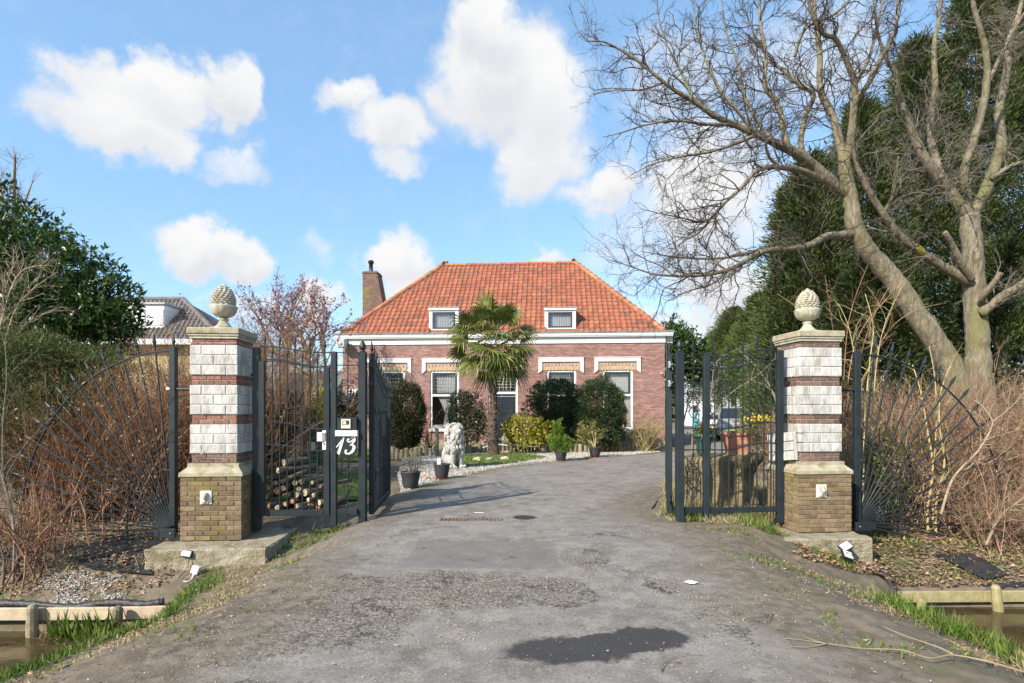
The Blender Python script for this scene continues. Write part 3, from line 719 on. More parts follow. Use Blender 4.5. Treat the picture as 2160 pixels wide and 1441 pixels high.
# the slab of white stones that slid off the pillar
def loose_slab():
    p = P(1686, 905, 8.42)
    t = thing('loose_stone_slab', 'slab of white stones that came off the pillar and leans beside it', 'stone slab', (3.975, 7.985, .87), 0)
    A = Matrix.Rotation(rad(102), 4, 'Z') @ Matrix.Rotation(rad(7), 4, 'Y')
    mb = MB(); mb.box((.005, -.05, 0), (.525, -.002, .40), A); mb.build('backing', M['block_joint'], t, local=True)
    for i in range(3):
        for (a, b) in (((0, .26), (.27, .53)) if i % 2 else ((0, .13), (.14, .40), (.41, .53))):
            q = MB(); q.bbox((a, 0, i * .135), (b, .03, i * .135 + .126), .006, A); q.build('stone_block', M['white_block'], t, local=True)
loose_slab()
# ---------------------------------------------------------------- wrought iron
def spear(mb, p, d, s=1.0):
    d = Vector(d).normalized(); q = d.to_track_quat('Z', 'Y').to_matrix().to_4x4(); pr = [(.007, -.03), (.015, -.022), (.015, -.012), (.008, 0), (.012, .006), (.020, .03), (.016, .06), (.004, .125), (.001, .13)]
    mb.lathe([(r * s, z * s) for r, z in pr], 6, p, q)
def knot(mb, p, s=1.0):
    mb.lathe([(.008 * s, -.05 * s), (.02 * s, -.03 * s), (.024 * s, 0), (.02 * s, .03 * s), (.008 * s, .05 * s)], 7, p)
def scroll_pts(c, r, turns, a0, sgn, n=26):
    return [Vector(c) + Vector((r * (1 - .82 * i / n) * math.cos(a0 + sgn * turns * 2 * math.pi * i / n), 0, r * (1 - .82 * i / n) * math.sin(a0 + sgn * turns * 2 * math.pi * i / n))) for i in range(n + 1)]
def smooth_path(pts, n=8):
    out = []; m = len(pts); pts = [Vector(p) for p in pts]
    for i in range(m - 1):
        p0 = pts[max(i - 1, 0)]; p1 = pts[i]; p2 = pts[i + 1]; p3 = pts[min(i + 2, m - 1)]
        for k in range(n):
            t = k / n
            out.append(.5 * ((2 * p1) + (p2 - p0) * t + (2 * p0 - 5 * p1 + 4 * p2 - p3) * t * t + (3 * p1 - p0 - 3 * p2 + p3) * t ** 3))
    out.append(pts[-1]); return out
def square_post(x, y, w, z0, z1, rz=0):
    Mx = Matrix.Translation((x, y, 0)) @ Matrix.Rotation(rz, 4, 'Z')
    return MB().bbox((-w / 2, -w / 2, z0), (w / 2, w / 2, z1), .006, Mx)
IR = M['iron']
def ornament(parent, x, Y, zt, zb, ztop_o, zbot_o):
    """scroll work round the single bar of a narrow panel"""
    for zc, s in ((ztop_o, 1), (zbot_o, 1)):
        for sx in (-1, 1):
            mb = MB()
            mb.tube(scroll_pts((x + sx * .05, Y, zc + .13), .045, 1.1, math.pi if sx > 0 else 0, -sx), .0065, 5)
            mb.tube(smooth_path([(x + sx * .012, Y, zc + .09), (x + sx * .07, Y, zc + .07), (x + sx * .085, Y, zc), (x + sx * .05, Y, zc - .05), (x + sx * .01, Y, zc - .06)], 6), .0065, 5)
            mb.tube(scroll_pts((x + sx * .075, Y, zc - .10), .04, 1.2, math.pi / 2, sx), .0065, 5)
            mb.tube(smooth_path([(x + sx * .012, Y, zc - .06), (x + sx * .06, Y, zc - .12), (x + sx * .03, Y, zc - .19), (x + sx * .01, Y, zc - .21)], 6), .0065, 5)
            mb.build('scroll', IR, parent)

# --- left: pedestrian gate, number panel
def left_side():
    Y = 7.95
    X = lambda px: (px - CX) / F * Y
    Z = lambda py: EYE + (HY - py) / F * Y
    lat = lambda mb, prof, p, n=12: mb.lathe(prof, n, p)
    # fixed side panel with number plate: post, main post, infill
    t = thing('number_panel', 'narrow iron side panel with the house number plate, intercom and scrolls', 'gate panel', (X(733), 8.0, -.02))
    square_post(X(705), Y, .075, -.05, Z(742)).build('post', IR, t)
    mp = square_post(-2.105, 8.02, .105, -.05, 2.385); mp_o = mp.build('main_post', IR, t)
    f = MB(); f.lathe([(.045, 2.386), (.045, 2.40), (.03, 2.405), (.03, 2.42), (.043, 2.428), (.047, 2.445), (.047, 2.46), (.042, 2.49), (.028, 2.525), (.008, 2.55)], 14, (-2.105, 8.02, 0))
    f.build('acorn_finial', M['iron_dark'], mp_o, True)
    xl, xr = X(712), -2.16
    for nm, py, hgt in (('rail', 743.5, .012), ('rail', 770.5, .012)):
        MB().bbox((xl, Y - .012, Z(py) - hgt / 2), (xr, Y + .012, Z(py) + hgt / 2), .002).build(nm, IR, t)
    MB().bbox((xl, Y - .03, Z(1085)), (xr, Y + .03, Z(1074)), .004).build('bottom_rail', IR, t)
    bx = X(733.5); b = MB(); b.tube([(bx, Y, Z(1118)), (bx, Y, Z(735))], .008, 6); spear(b, (bx, Y, Z(733)), (0, 0, 1))
    for z in (Z(1040), Z(1000), Z(860)): knot(b, (bx, Y, z), .8)
    b.build('bar', IR, t)
    ornament(t, bx, Y, 0, 0, Z(826), Z(1014))
    for sx in (-1, 1):
        MB().tube(scroll_pts((bx + sx * .05, Y, Z(1108)), .045, 1.0, math.pi / 2, sx), .005, 5).build('scroll', IR, t)
    bo = MB(); bo.bbox((xl, Y - .035, Z(909)), (xr, Y + .03, Z(881)), .004); box = bo.build('intercom_box', IR, t)
    i = MB(); i.bbox((X(722), Y - .058, Z(904)), (X(742), Y - .036, Z(884)), .004); ic = i.build('intercom', M['beige_plastic'], box)
    s = MB(); s.bbox((X(732.5), Y - .062, Z(894.5)), (X(739), Y - .059, Z(887)), .001); s.build('speaker', M['black_plastic'], ic)
    s = MB(); w = .006
    s.bbox((X(725), Y - .061, Z(888)), (X(732), Y - .059, Z(887)), .001); s.bbox((X(725), Y - .061, Z(898)), (X(726), Y - .059, Z(888)), .001)
    s.bbox((X(725), Y - .061, Z(896)), (X(738), Y - .059, Z(895)), .001); s.build('marking', M['black_plastic'], ic)
    MB().bbox((X(709), Y - .05, Z(920)), (X(755.5), Y + .02, Z(908)), .003).build('letter_plate', M['white_plastic'], t)
    pb = MB(); pb.bbox((X(710), Y - .03, Z(958)), (X(755), Y - .015, Z(921)), .003); pt = pb.build('number_plate', IR, t)
    # script style digits 1 3 as strokes of changing width
    def stroke(pts, nm):
        pts_s = smooth_path([(x, w, z) for x, z, w in pts], 8); mb = MB(); vs = []; m = len(pts_s)
        for k, q in enumerate(pts_s):
            a = pts_s[max(k - 1, 0)]; c = pts_s[min(k + 1, m - 1)]; d = Vector((c.x - a.x, 0, c.z - a.z)); d = d.normalized() if d.length > 1e-6 else Vector((1, 0, 0))
            nx = Vector((-d.z, 0, d.x)) * max(q.y, .4) * .5
            for s_ in (-1, 1):
                u = Vector((q.x, 0, q.z)) + nx * s_
                for yy in (Y - .040, Y - .031): vs.append((X(u.x), yy, Z(u.z)))
        fs = []
        for k in range(m - 1):
            a = k * 4; fs += [(a, a + 4, a + 6, a + 2), (a + 1, a + 3, a + 7, a + 5), (a, a + 1, a + 5, a + 4), (a + 2, a + 6, a + 7, a + 3)]
        fs += [(0, 2, 3, 1), (m * 4 - 4, m * 4 - 3, m * 4 - 1, m * 4 - 2)]
        mb.add(vs, fs); mb.fixn = True; mb.build(nm, M['white_plastic'], pt)
    stroke([(711, 943.5, 1.5), (715, 939, 2.2), (720, 932, 2), (726.5, 922.5, 1.5), (725.5, 926, 4.0), (721, 940, 5.2), (716, 955, 5.5), (714.5, 957.3, 5.5)], 'digit')
    stroke([(738, 929, 1.3), (737.5, 926, 2.0), (735, 926.5, 2.2), (734.8, 930.5, 2.2), (738.5, 932.2, 2.0), (744, 929.5, 2.0), (748, 925.2, 2.6), (746.5, 922.6, 3.2), (742.5, 924.5, 2.0), (748, 923, 3.2),
            (749.5, 928, 4.2), (745.5, 934.5, 3.2), (739.5, 939.5, 1.6), (744, 938.5, 2.4), (748.5, 942.5, 5.6), (745, 951.5, 5.2), (737, 956.8, 3.0), (731, 955, 3.4), (731, 950.5, 3.8), (734, 949.5, 1.5)], 'digit')
    # hinges are parts of the open leaf. post beside the pillar, its shade put into a darker iron colour
    t2 = thing('hinge_post', 'square iron post coloured for shade, standing against the pillar beside the small gate', 'post', (X(539), Y + .03, -.05))
    square_post(X(539.5), Y + .03, .09, -.12, Z(733)).build('post', M['iron_dark'], t2)
    k = MB(); k.tube([(X(545), Y + .03, Z(790)), (X(524), Y + .10, Z(790))], .02, 8); k.build('wall_bracket', M['iron_dark'], t2)
    # overthrow fixed between the posts: curved rail with tall spear points is part of the gate leaf
    g = thing('pedestrian_gate', 'closed small iron gate with wavy rails, lock box and nine spear bars', 'gate', (X(620), Y, 0))
    MB().bbox((X(546.5), Y - .03, Z(1088)), (X(559), Y + .03, Z(762)), .005).build('stile', IR, g)
    MB().bbox((X(683.5), Y - .03, Z(1088)), (X(696), Y + .03, Z(775)), .005).build('stile', IR, g)
    MB().bbox((X(559.3), Y - .029, Z(1088)), (X(683.2), Y + .029, Z(1076)), .005).build('bottom_rail', IR, g)
    def wav(pp, r, y=Y): return MB().tube([(X(a), y, Z(b)) for a, b in [(v.x, v.z) for v in smooth_path([(a, 0, b) for a, b in pp], 6)]], r, 6)
    top = [(547, 732), (575, 731.5), (605, 735), (640, 741), (668, 743.5), (699, 743.5)]
    wav(top, .009).build('top_rail', IR, g)
    mid = [(559, 758.5), (590, 759), (620, 765), (650, 771), (680, 773), (699, 772)]
    wav(mid, .009, Y - .006).build('wavy_rail', IR, g)
    wav([(a, b + 3.2) for a, b in mid], .008, Y + .006).build('wavy_rail', IR, g)
    wav([(559, 890), (590, 890.5), (620, 896), (645, 902), (665, 904.5), (684, 904)], .009).build('wavy_rail', IR, g)
    wav([(559, 938), (590, 938.5), (620, 943), (645, 948.5), (665, 951), (684, 950)], .009).build('wavy_rail', IR, g)
    xs = [558.5, 574.2, 590, 606, 622, 638, 654, 669.5, 685]
    for i, px in enumerate(xs):
        tall = i % 2 == 0
        tp = (np.interp(px, [a for a, b in top], [b for a, b in top]) - 10) if tall else (np.interp(px, [a for a, b in mid], [b for a, b in mid]) - 10)
        b = MB()
        lo = Z(1077) if 560 < px < 683 else Z(764 if px < 600 else 776)
        b.tube([(X(px), Y + .002, lo), (X(px), Y + .002, Z(tp))], .0105, 6); spear(b, (X(px), Y, Z(tp)), (0, 0, 1), 1.0)
        if not tall: knot(b, (X(px), Y, Z(826 + 5 * (i // 4))), .9)
        b.build('bar', IR, g)
    lk = MB(); lk.bbox((X(672), Y - .07, Z(931)), (X(683.8), Y + .06, Z(912)), .006); lo = lk.build('lock_box', M['white_plastic'], g)
    lk = MB(); lk.bbox((X(682), Y - .045, Z(948.5)), (X(690), Y - .031, Z(908)), .003); lk.build('lock_plate', M['white_plastic'], lo)
    lk = MB(); lk.bbox((X(683.3), Y - .06, Z(930)), (X(688.5), Y - .046, Z(912)), .004); lk.build('handle', M['steel'], lo)
    lk = MB(); lk.lathe([(.012, 0), (.012, .006)], 10, (X(686), Y - .046, Z(936)), Matrix.Rotation(rad(90), 4, 'X')); lk.build('keyhole', M['black_plastic'], lo)
    MB().bbox((X(696.3), Y - .025, Z(952)), (X(699.5), Y + .025, Z(903)), .003).build('strike_plate', IR, g)
left_side()

def right_side():
    Y0, Y1 = 8.02, 8.22
    def Yp(px): return np.interp(px, [1432, 1645], [Y0, Y1])
    X = lambda px: float((px - CX) / F * Yp(px))
    Z = lambda py, px=1540: float(EYE + (HY - py) / F * Yp(px))
    t = thing('fixed_gate_panel', 'fixed iron gate panel with two bays in front of the mossy stump', 'gate panel', (X(1540), 8.1, 0))
    p = square_post(X(1433.5), Y0, .105, -.05, 2.40).build('main_post', IR, t)
    f = MB(); f.lathe([(.045, 2.401), (.045, 2.415), (.03, 2.42), (.03, 2.435), (.043, 2.443), (.047, 2.46), (.047, 2.475), (.042, 2.505), (.028, 2.54), (.008, 2.565)], 14, (X(1433.5), Y0, 0))
    f.build('acorn_finial', M['iron_dark'], p, True)
    square_post(X(1489.5), Yp(1489), .085, -.03, Z(746, 1489)).build('post', IR, t)
    square_post(X(1644.5), Yp(1644), .09, -.05, Z(740, 1644)).build('post', IR, t)
    def bar_between(a, b, py0, py1, w, nm):
        A = Vector((X(a), float(Yp(a)), 0)); B = Vector((X(b), float(Yp(b)), 0)); d = (B - A); L = d.length
        Mx = Matrix.Translation(A) @ Matrix.Rotation(math.atan2(d.y, d.x), 4, 'Z')
        MB().bbox((0, -w / 2, Z(py1, (a + b) / 2)), (L, w / 2, Z(py0, (a + b) / 2)), .003, Mx).build(nm, IR, t)
    bar_between(1442, 1484, 1070, 1081, .06, 'bottom_rail'); bar_between(1496, 1638, 1070, 1081, .06, 'bottom_rail')
    for py in (748, 776, 903, 949): bar_between(1442, 1484, py - 1.2, py + 1.2, .02, 'rail')
    bx = X(1462); yb = float(Yp(1462)); b = MB(); b.tube([(bx, yb, Z(1071, 1462)), (bx, yb, Z(738, 1462))], .008, 6); spear(b, (bx, yb, Z(736, 1462)), (0, 0, 1))
    for py in (960, 992): knot(b, (bx, yb, Z(py, 1462)), .8)
    b.build('bar', IR, t); ornament(t, bx, yb, 0, 0, Z(832, 1462), Z(1003, 1462)); ornament(t, bx, yb, 0, 0, Z(850, 1462), Z(1020, 1462))
    def wav(pp, r, nm):
        MB().tube([(X(v.x), float(Yp(v.x)), Z(v.z, v.x)) for v in smooth_path([(a, 0, b) for a, b in pp], 6)], r, 6).build(nm, IR, t)
    def prof(y0, y1): return [(1496, y0), (1520, y0 + 1.2), (1548, y0 - 1), (1575, (y0 + y1) / 2), (1600, y1 + .5), (1622, y1 - .5), (1640, y1 + 1.5)]
    top, sec = prof(752, 739), prof(776, 763)
    wav(top, .009, 'top_rail'); wav(sec, .009, 'wavy_rail'); wav(prof(904, 891), .009, 'wavy_rail'); wav(prof(948, 935), .009, 'wavy_rail')
    for i in range(9):
        px = 1508 + i * 14.75; tall = i % 2 == 0; q = top if tall else sec
        tp = np.interp(px, [a for a, b in q], [b for a, b in q]) - 10
        y = float(Yp(px)); b = MB(); b.tube([(X(px), y, Z(1071, px)), (X(px), y, Z(tp, px))], .0105, 6); spear(b, (X(px), y, Z(tp, px)), (0, 0, 1), 1.05)
        knot(b, (X(px), y, Z((922 if tall else 832) - i * 1.2, px)), .9); b.build('bar', IR, t)
    k = MB(); k.tube([(X(1652), 8.24, Z(808, 1645)), (X(1667), 8.25, Z(808, 1645))], .028, 10); k.build('wall_bracket', M['iron_dark'], t)
    k = MB(); k.ball((X(1655), 8.12, Z(1032, 1645)), (.018, .018, .035), 10, 8); k.build('latch_knob', M['black_plastic'], t)
right_side()

def leaf(label, A, B, sgn):
    """open driveway gate leaf from hinge A to free end B"""
    A = Vector((A[0], A[1], 0)); B = Vector((B[0], B[1], 0)); L = (B - A).length; rz = math.atan2(B.y - A.y, B.x - A.x)
    t = thing('gate_leaf', label, 'gate', tuple(A), rz, 'open driveway gate leaves')
    z0 = .07
    topz = lambda s: 2.16 + .19 * math.cos(math.pi * min(1, max(0, (s - .15) / (L - .3)))) - .06 * math.sin(math.pi * s / L)
    MB().bbox((0, -.035, z0), (.075, .035, 2.38), .005).build('stile', IR, t, local=True)
    MB().bbox((L - .075, -.035, z0), (L, .035, 1.97), .005).build('stile', IR, t, local=True)
    MB().bbox((.077, -.034, z0), (L - .077, .034, z0 + .09), .005).build('bottom_rail', IR, t, local=True)
    ss = [.07 + (L - .14) * i / 24 for i in range(25)]
    MB().tube([(s, 0, topz(s)) for s in ss], .011, 6).build('top_rail', IR, t, local=True)
    MB().tube([(s, 0, topz(s) - .16) for s in ss], .011, 6).build('wavy_rail', IR, t, local=True)
    for zz in (1.16, .84):
        MB().tube([(s, 0, zz + .15 * math.cos(math.pi * s / L) - .05 * math.sin(2 * math.pi * s / L)) for s in ss], .010, 6).build('wavy_rail', IR, t, local=True)
    n = 15
    for i in range(n):
        s = .075 + (L - .15) * (i + 1) / (n + 1); tall = i % 2 == 1; z1 = topz(s) + (.09 if tall else -.06)
        b = MB(); b.tube([(s, 0, z0 + .08), (s, 0, z1)], .0105, 6); spear(b, (s, 0, z1), (0, 0, 1), 1.05); knot(b, (s, 0, 1.55 if tall else .62), .9)
        b.build('bar', IR, t, local=True)
    b = MB(); spear(b, (.04, 0, 2.41), (0, 0, 1), 1.3); b.build('spear_point', IR, t, local=True)
    for z in (.30, 1.95, 2.22):
        h = MB(); h.tube([(-.10, 0, z), (0.0, 0, z)], .022, 8); h.lathe([(.028, -.045), (.028, .045)], 10, (-.05, 0, z)); h.build('hinge', M['steel'] if z > 1 and sgn > 0 else M['iron_dark'], t, local=True)
leaf('open iron gate leaf beside the number panel, casting its shadow over the asphalt', (-2.02, 8.17), (-2.197, 10.14), -1)
leaf('open iron gate leaf seen edge on, hinged at the panel before the stump', (2.265, 8.17), (2.755, 10.1), 1)

def fan(label, hub, az, R, top, inner, bracket_dir):
    """quarter fan of spear bars; az: ground direction of the fan plane"""
    dx, dy = math.cos(az), math.sin(az); hx, hy, hz = hub
    t = thing('fan_fence', label, 'fence', (hx, hy, hz), 0, 'fan shaped iron fence wings')
    pt = lambda r, a: Vector((hx + dx * r * math.cos(a), hy + dy * r * math.cos(a), hz + r * math.sin(a)))
    square_post(hx, hy, .085, hz - .06, top).build('post', IR, t)
    b = MB(); spear(b, (hx, hy, top + .03), (0, 0, 1), 1.3); b.build('spear_point', IR, t)
    MB().tube([pt(R, rad(a)) for a in np.linspace(89, -17, 60)], .014, 6).build('outer_arc', IR, t)
    c0 = (-.62, .07); ri = 1.36; ip = []
    for a in np.linspace(62, -14, 30):
        x = c0[0] + ri * math.cos(rad(a)); z = c0[1] + ri * math.sin(rad(a))
        if x > .02: ip.append(Vector((hx + dx * x, hy + dy * x, hz + z)))
    MB().tube(ip, .012, 6).build('inner_arc', IR, t)
    n = 17
    for i in range(n):
        a = rad(83.5 - i * 6.15); d = (pt(1, a) - pt(0, a)); b = MB(); e = R + .10
        b.tube([pt(.05, a), pt(e, a)], .0130, 6); spear(b, pt(e, a), d, 1.25)
        b.build('bar', IR, t)
    k = MB(); k.tube([(hx + bracket_dir * -.02, hy - .01, 1.86), (hx + bracket_dir * .52, hy + .02, 1.86)], .02, 8); k.build('upper_bracket', M['iron'], t)
    k = MB(); k.lathe([(.03, -.02), (.03, .02)], 8, (hx - bracket_dir * .06, hy - .01, 1.86), Matrix.Rotation(rad(90), 4, 'Y')); k.build('bolt', M['steel'], t)
    k = MB(); x0, x1 = sorted((hx + bracket_dir * .045, hx + bracket_dir * .25)); yf = (PL_C[1] if hx < 0 else PR_C[1]) - .44
    k.bbox((x0, hy - .40, hz - .03), (x1, hy - .36, hz + .09), .004)
    k.build('lower_bracket', M['iron_dark'], t)
    k = MB(); k.ball((hx + bracket_dir * .20, hy - .405, hz + .03), .014, 8, 6); k.build('bolt', M['steel'], t)
    k = MB(); k.bbox((hx - .035, hy - .39, hz - .02), (hx + .035, hy - .03, hz + .07), .004); k.build('lower_arm', M['iron_dark'], t)
    return t
fan('fan shaped iron fence wing in front of the dark red thicket and laurel', (-4.73, 7.95, -.10), math.pi - rad(9), 2.5, 2.45, None, 1)
fan('fan shaped iron fence wing in front of the pinkish thicket and bare trees', (5.03, 8.3, -.08), rad(8), 2.46, 2.42, None, -1)

# floodlights by the footings
def floodlights():
    p = P(394, 1168, 7.16)
    t = thing('floodlight', 'small black floodlight hanging on the long low concrete block', 'floodlight', tuple(p))
    mb = MB(); Mx = Matrix.Translation(p) @ Matrix.Rotation(rad(8), 4, 'Y') @ Matrix.Rotation(rad(68), 4, 'X')
    mb.bbox((-.07, -.045, -.02), (.07, .045, .02), .006, Mx); mb.build('housing', M['black_plastic'], t)
    mb = MB(); mb.bbox((-.055, -.033, .0205), (.055, .033, .024), .001, Mx); mb.build('lens', M['lens'], t)
    mb = MB(); q = [P(398, 1176, 7.15), P(397, 1192, 7.12), P(390, 1206, 7.08), P(378, 1218, 6.98)]; mb.tube(smooth_path(q, 5), .006, 6); mb.build('cable', M['black_plastic'], t)
    mb = MB(); Mx = Matrix.Translation(p + Vector((.03, .05, .01))); mb.bbox((-.03, -.04, -.01), (.03, .02, .01), .002, Mx); mb.build('bracket', M['black_plastic'], t)
    p = P(413, 1202, 7.06)
    t = thing('junction_box', 'white plastic junction box with a grey cable below the black floodlight', 'junction box', tuple(p))
    mb = MB(); mb.bbox((-.045, -.03, -.05), (.045, .03, .05), .006, Matrix.Translation(p) @ Matrix.Rotation(rad(22), 4, 'Y')); mb.build('box', M['white_plastic'], t)
    mb = MB(); q = [P(409, 1210, 7.04), P(404, 1222, 7.0), P(396, 1227, 6.95), P(386, 1226, 6.93)]; mb.tube(smooth_path(q, 5), .008, 6); mb.build('cable', M['white_plastic'], t)
    for (px, py, ang, lab) in ((1784, 1152, -18, 'upper white faced floodlight tilted up on the chipped concrete block'), (1789, 1170, 28, 'lower white faced floodlight crossed by its cable on the chipped block')):
        p = P(px, py, 7.38 if py < 1160 else 7.28)
        t = thing('floodlight', lab, 'floodlight', tuple(p), 0, 'white faced floodlights by the chipped block')
        Mx = Matrix.Translation(p) @ Matrix.Rotation(rad(ang), 4, 'Y') @ Matrix.Rotation(rad(42), 4, 'X') @ Matrix.Rotation(rad(12), 4, 'Z')
        mb = MB(); mb.bbox((-.075, -.06, -.035), (.075, .06, .0), .006, Mx); mb.build('housing', M['black_plastic'], t)
        mb = MB(); mb.bbox((-.062, -.048, .001), (.062, .048, .006), .001, Mx); mb.build('lens', M['white_plastic'], t)
        if py > 1160:
            mb = MB(); mb.tube([Mx @ Vector(q) for q in ((-.06, -.02, .012), (-.02, .02, .014), (.03, .02, .014), (.06, -.02, .012))], .003, 5); mb.build('cable', M['black_plastic'], t)
        mb = MB(); mb.box((-.03, -.02, -.09), (.03, .02, -.036), Mx); mb.build('bracket', M['black_plastic'], t)
floodlights()
# ---------------------------------------------------------------- the brick house
HO = Vector((-7.56, 25.4, 0)); HRZ = math.atan2(-1.0, 14.13); HC, HS = math.cos(HRZ), math.sin(HRZ)
HM = Matrix.Translation(HO) @ Matrix.Rotation(HRZ, 4, 'Z')
def hx(px, y=0.0):
    """local x on the plane local y of the pixel column"""
    u = (px - CX) / F; ox, oy = HO.x - HS * y, HO.y + HC * y
    return (u * oy - ox) / (HC - u * HS)
def hz(px, py, y=0.0):
    x = hx(px, y); Yw = HO.y + HS * x + HC * y; return EYE + (HY - py) / F * Yw
HW = 14.15; HD = 9.0; ZF = 4.50; ZE = 5.02
house = thing('brick_house', 'red brick farmhouse with orange pantile roof, white cornice and two dormers', 'house', tuple(HO), HRZ)
def hb(mb, nm, m, parent=house, smooth=False): return mb.build(nm, m, parent, smooth, local=True)
WINS = [(792, 853.5), (907.5, 968), (1153.5, 1215.5), (1271, 1335)]
OPEN = []
for a, b in WINS: OPEN.append((hx(a), hx(b),   .80, 3.34))
DX0, DX1 = hx(1030), hx(1092)
OPEN.append((DX0, DX1, .0, 3.30)); OPEN.sort()
WT = .28
def front_wall():
    mb = MB(); y0 = .012
    xs = [0.0]
    for (a, b, z0, z1) in OPEN:
        mb.box((xs[-1], y0, -.3), (a, WT, ZF), r=0); mb.box((a, y0, z1), (b, WT, ZF), r=0)
        if z0 > 0: mb.box((a, y0, -.3), (b, WT, z0), r=0)
        xs.append(b)
    mb.box((xs[-1], y0, -.3), (HW, WT, ZF), r=0)
    mb.box((0, WT, -.3), (WT, HD, ZF), r=0); mb.box((HW - WT, WT, -.3), (HW, HD, ZF), r=0); mb.box((WT, HD - WT, -.3), (HW - WT, HD, ZF), r=0)
    mb.box((WT, WT, ZF - .02), (HW - WT, HD - WT, ZF), r=0)
    mb.box((WT, 3.6, 0), (HW - WT, 3.7, ZF - .02), r=0)
    wall = hb(mb, 'wall', M['mortar'])
    ch = .0628; rows = int(ZF / ch); bl = .222; lst = []
    for r in range(rows):
        z = r * ch + .004
        spans = [(0.0, HW)]
        for (a, b, z0, z1) in OPEN:
            if z + ch > z0 and z < z1 + (.0 if a != DX0 else 0):
                ns = []
                for (s, e) in spans:
                    if b <= s or a >= e: ns.append((s, e)); continue
                    if a > s: ns.append((s, a))
                    if b < e: ns.append((b, e))
                spans = ns
        for (s, e) in spans:
            x = s - (bl / 2 if r % 2 else 0)
            while x < e - .01:
                a, b = max(x, s), min(x + bl, e); x += bl
                if b - a > .03: lst.append((a, b, z))
    random.shuffle(lst)
    lst.sort(key=lambda q: abs((q[0] + q[1]) / 2 - hx(1372)) * 1.0 + abs(q[2] - 3.2) * 1.3)    # the stretch of wall best seen: beside the last window
    n1 = 0; rest = MB()
    for (a, b, z) in lst:
        yo = random.uniform(-.002, .002)
        if n1 < 300:
            me = brick_mesh(b - a - .011, .1, ch - .011, M['brick_house'], 'brick', .003)
            piece('brick', me, wall, Matrix.Translation(((a + b) / 2, .05 + yo, z + (ch - .011) / 2))); n1 += 1
        else:
            x0, x1, y0, z0, z1 = a + .005, b - .006, yo, z, z + ch - .011; o = len(rest.v); rr = random.random()
            rest.v += [(x0, y0, z0), (x1, y0, z0), (x1, y0, z1), (x0, y0, z1), (x0, .05, z0), (x1, .05, z0), (x1, .05, z1), (x0, .05, z1)]
            rest.f += [(o, o + 1, o + 2, o + 3), (o, o + 4, o + 5, o + 1), (o + 1, o + 5, o + 6, o + 2), (o + 2, o + 6, o + 7, o + 3), (o + 3, o + 7, o + 4, o)]
            rest.r += [rr] * 8
    tag(hb(rest, 'brickwork', M['brick_house'], wall), kind='stuff')
    pl = MB(); pl.box((-.02, -.03, -.2), (DX0 - .1, -.003, .28)); pl.box((DX1 + .1, -.03, -.2), (HW + .02, -.003, .28)); hb(pl, 'plinth', M['concrete'])
    return wall
wall = front_wall()
def cornice():
    mb = MB()
    mb.bbox((-.03, -.05, ZF + .0), (HW + .03, .10, ZF + .05), .008); mb.bbox((-.02, -.035, ZF + .053), (HW + .02, .10, ZF + .27), .004)
    hb(mb, 'fascia', M['white_paint'])
    mb = MB(); prof = [(-.04, ZF + .272), (-.16, ZF + .272), (-.16, ZF + .30), (-.19, ZF + .32), (-.20, ZF + .41), (.10, ZF + .41), (.10, ZF + .272)]
    mb.add([(-.32, y, z) for y, z in prof] + [(HW + .32, y, z) for y, z in prof],
           [tuple(range(7)), tuple(range(13, 6, -1))] + [(i, i + 7, (i + 1) % 7 + 7, (i + 1) % 7) for i in range(7)]); mb.fixn = True
    hb(mb, 'gutter_board', M['white_paint'])
    mb = MB(); prof = [(-.205, ZF + .412), (-.25, ZF + .50), (-.23, ZF + .505), (-.17, ZF + .44), (.1, ZF + .44), (.1, ZF + .412)]
    mb.add([(-.37, y, z) for y, z in prof] + [(HW + .37, y, z) for y, z in prof],
           [tuple(range(6)), tuple(range(11, 5, -1))] + [(i, i + 6, (i + 1) % 6 + 6, (i + 1) % 6) for i in range(6)]); mb.fixn = True
    hb(mb, 'gutter', M['zinc'])
    for sx in (-1, 1):                                      # cornice returns on the side walls
        x = -.36 if sx < 0 else HW + .03
        mb = MB(); mb.bbox((x, .11, ZF), (x + .33, HD, ZF + .45), .01); hb(mb, 'side_cornice', M['white_paint'])
cornice()
RY0 = -.17; RZ0 = ZF + .45; RIDGE_Y = HD / 2; RXL, RXR = hx(934, RIDGE_Y), hx(1214, RIDGE_Y); RZ1 = hz(1074, 558, RIDGE_Y)
EXL, EXR = -.02, HW - .03
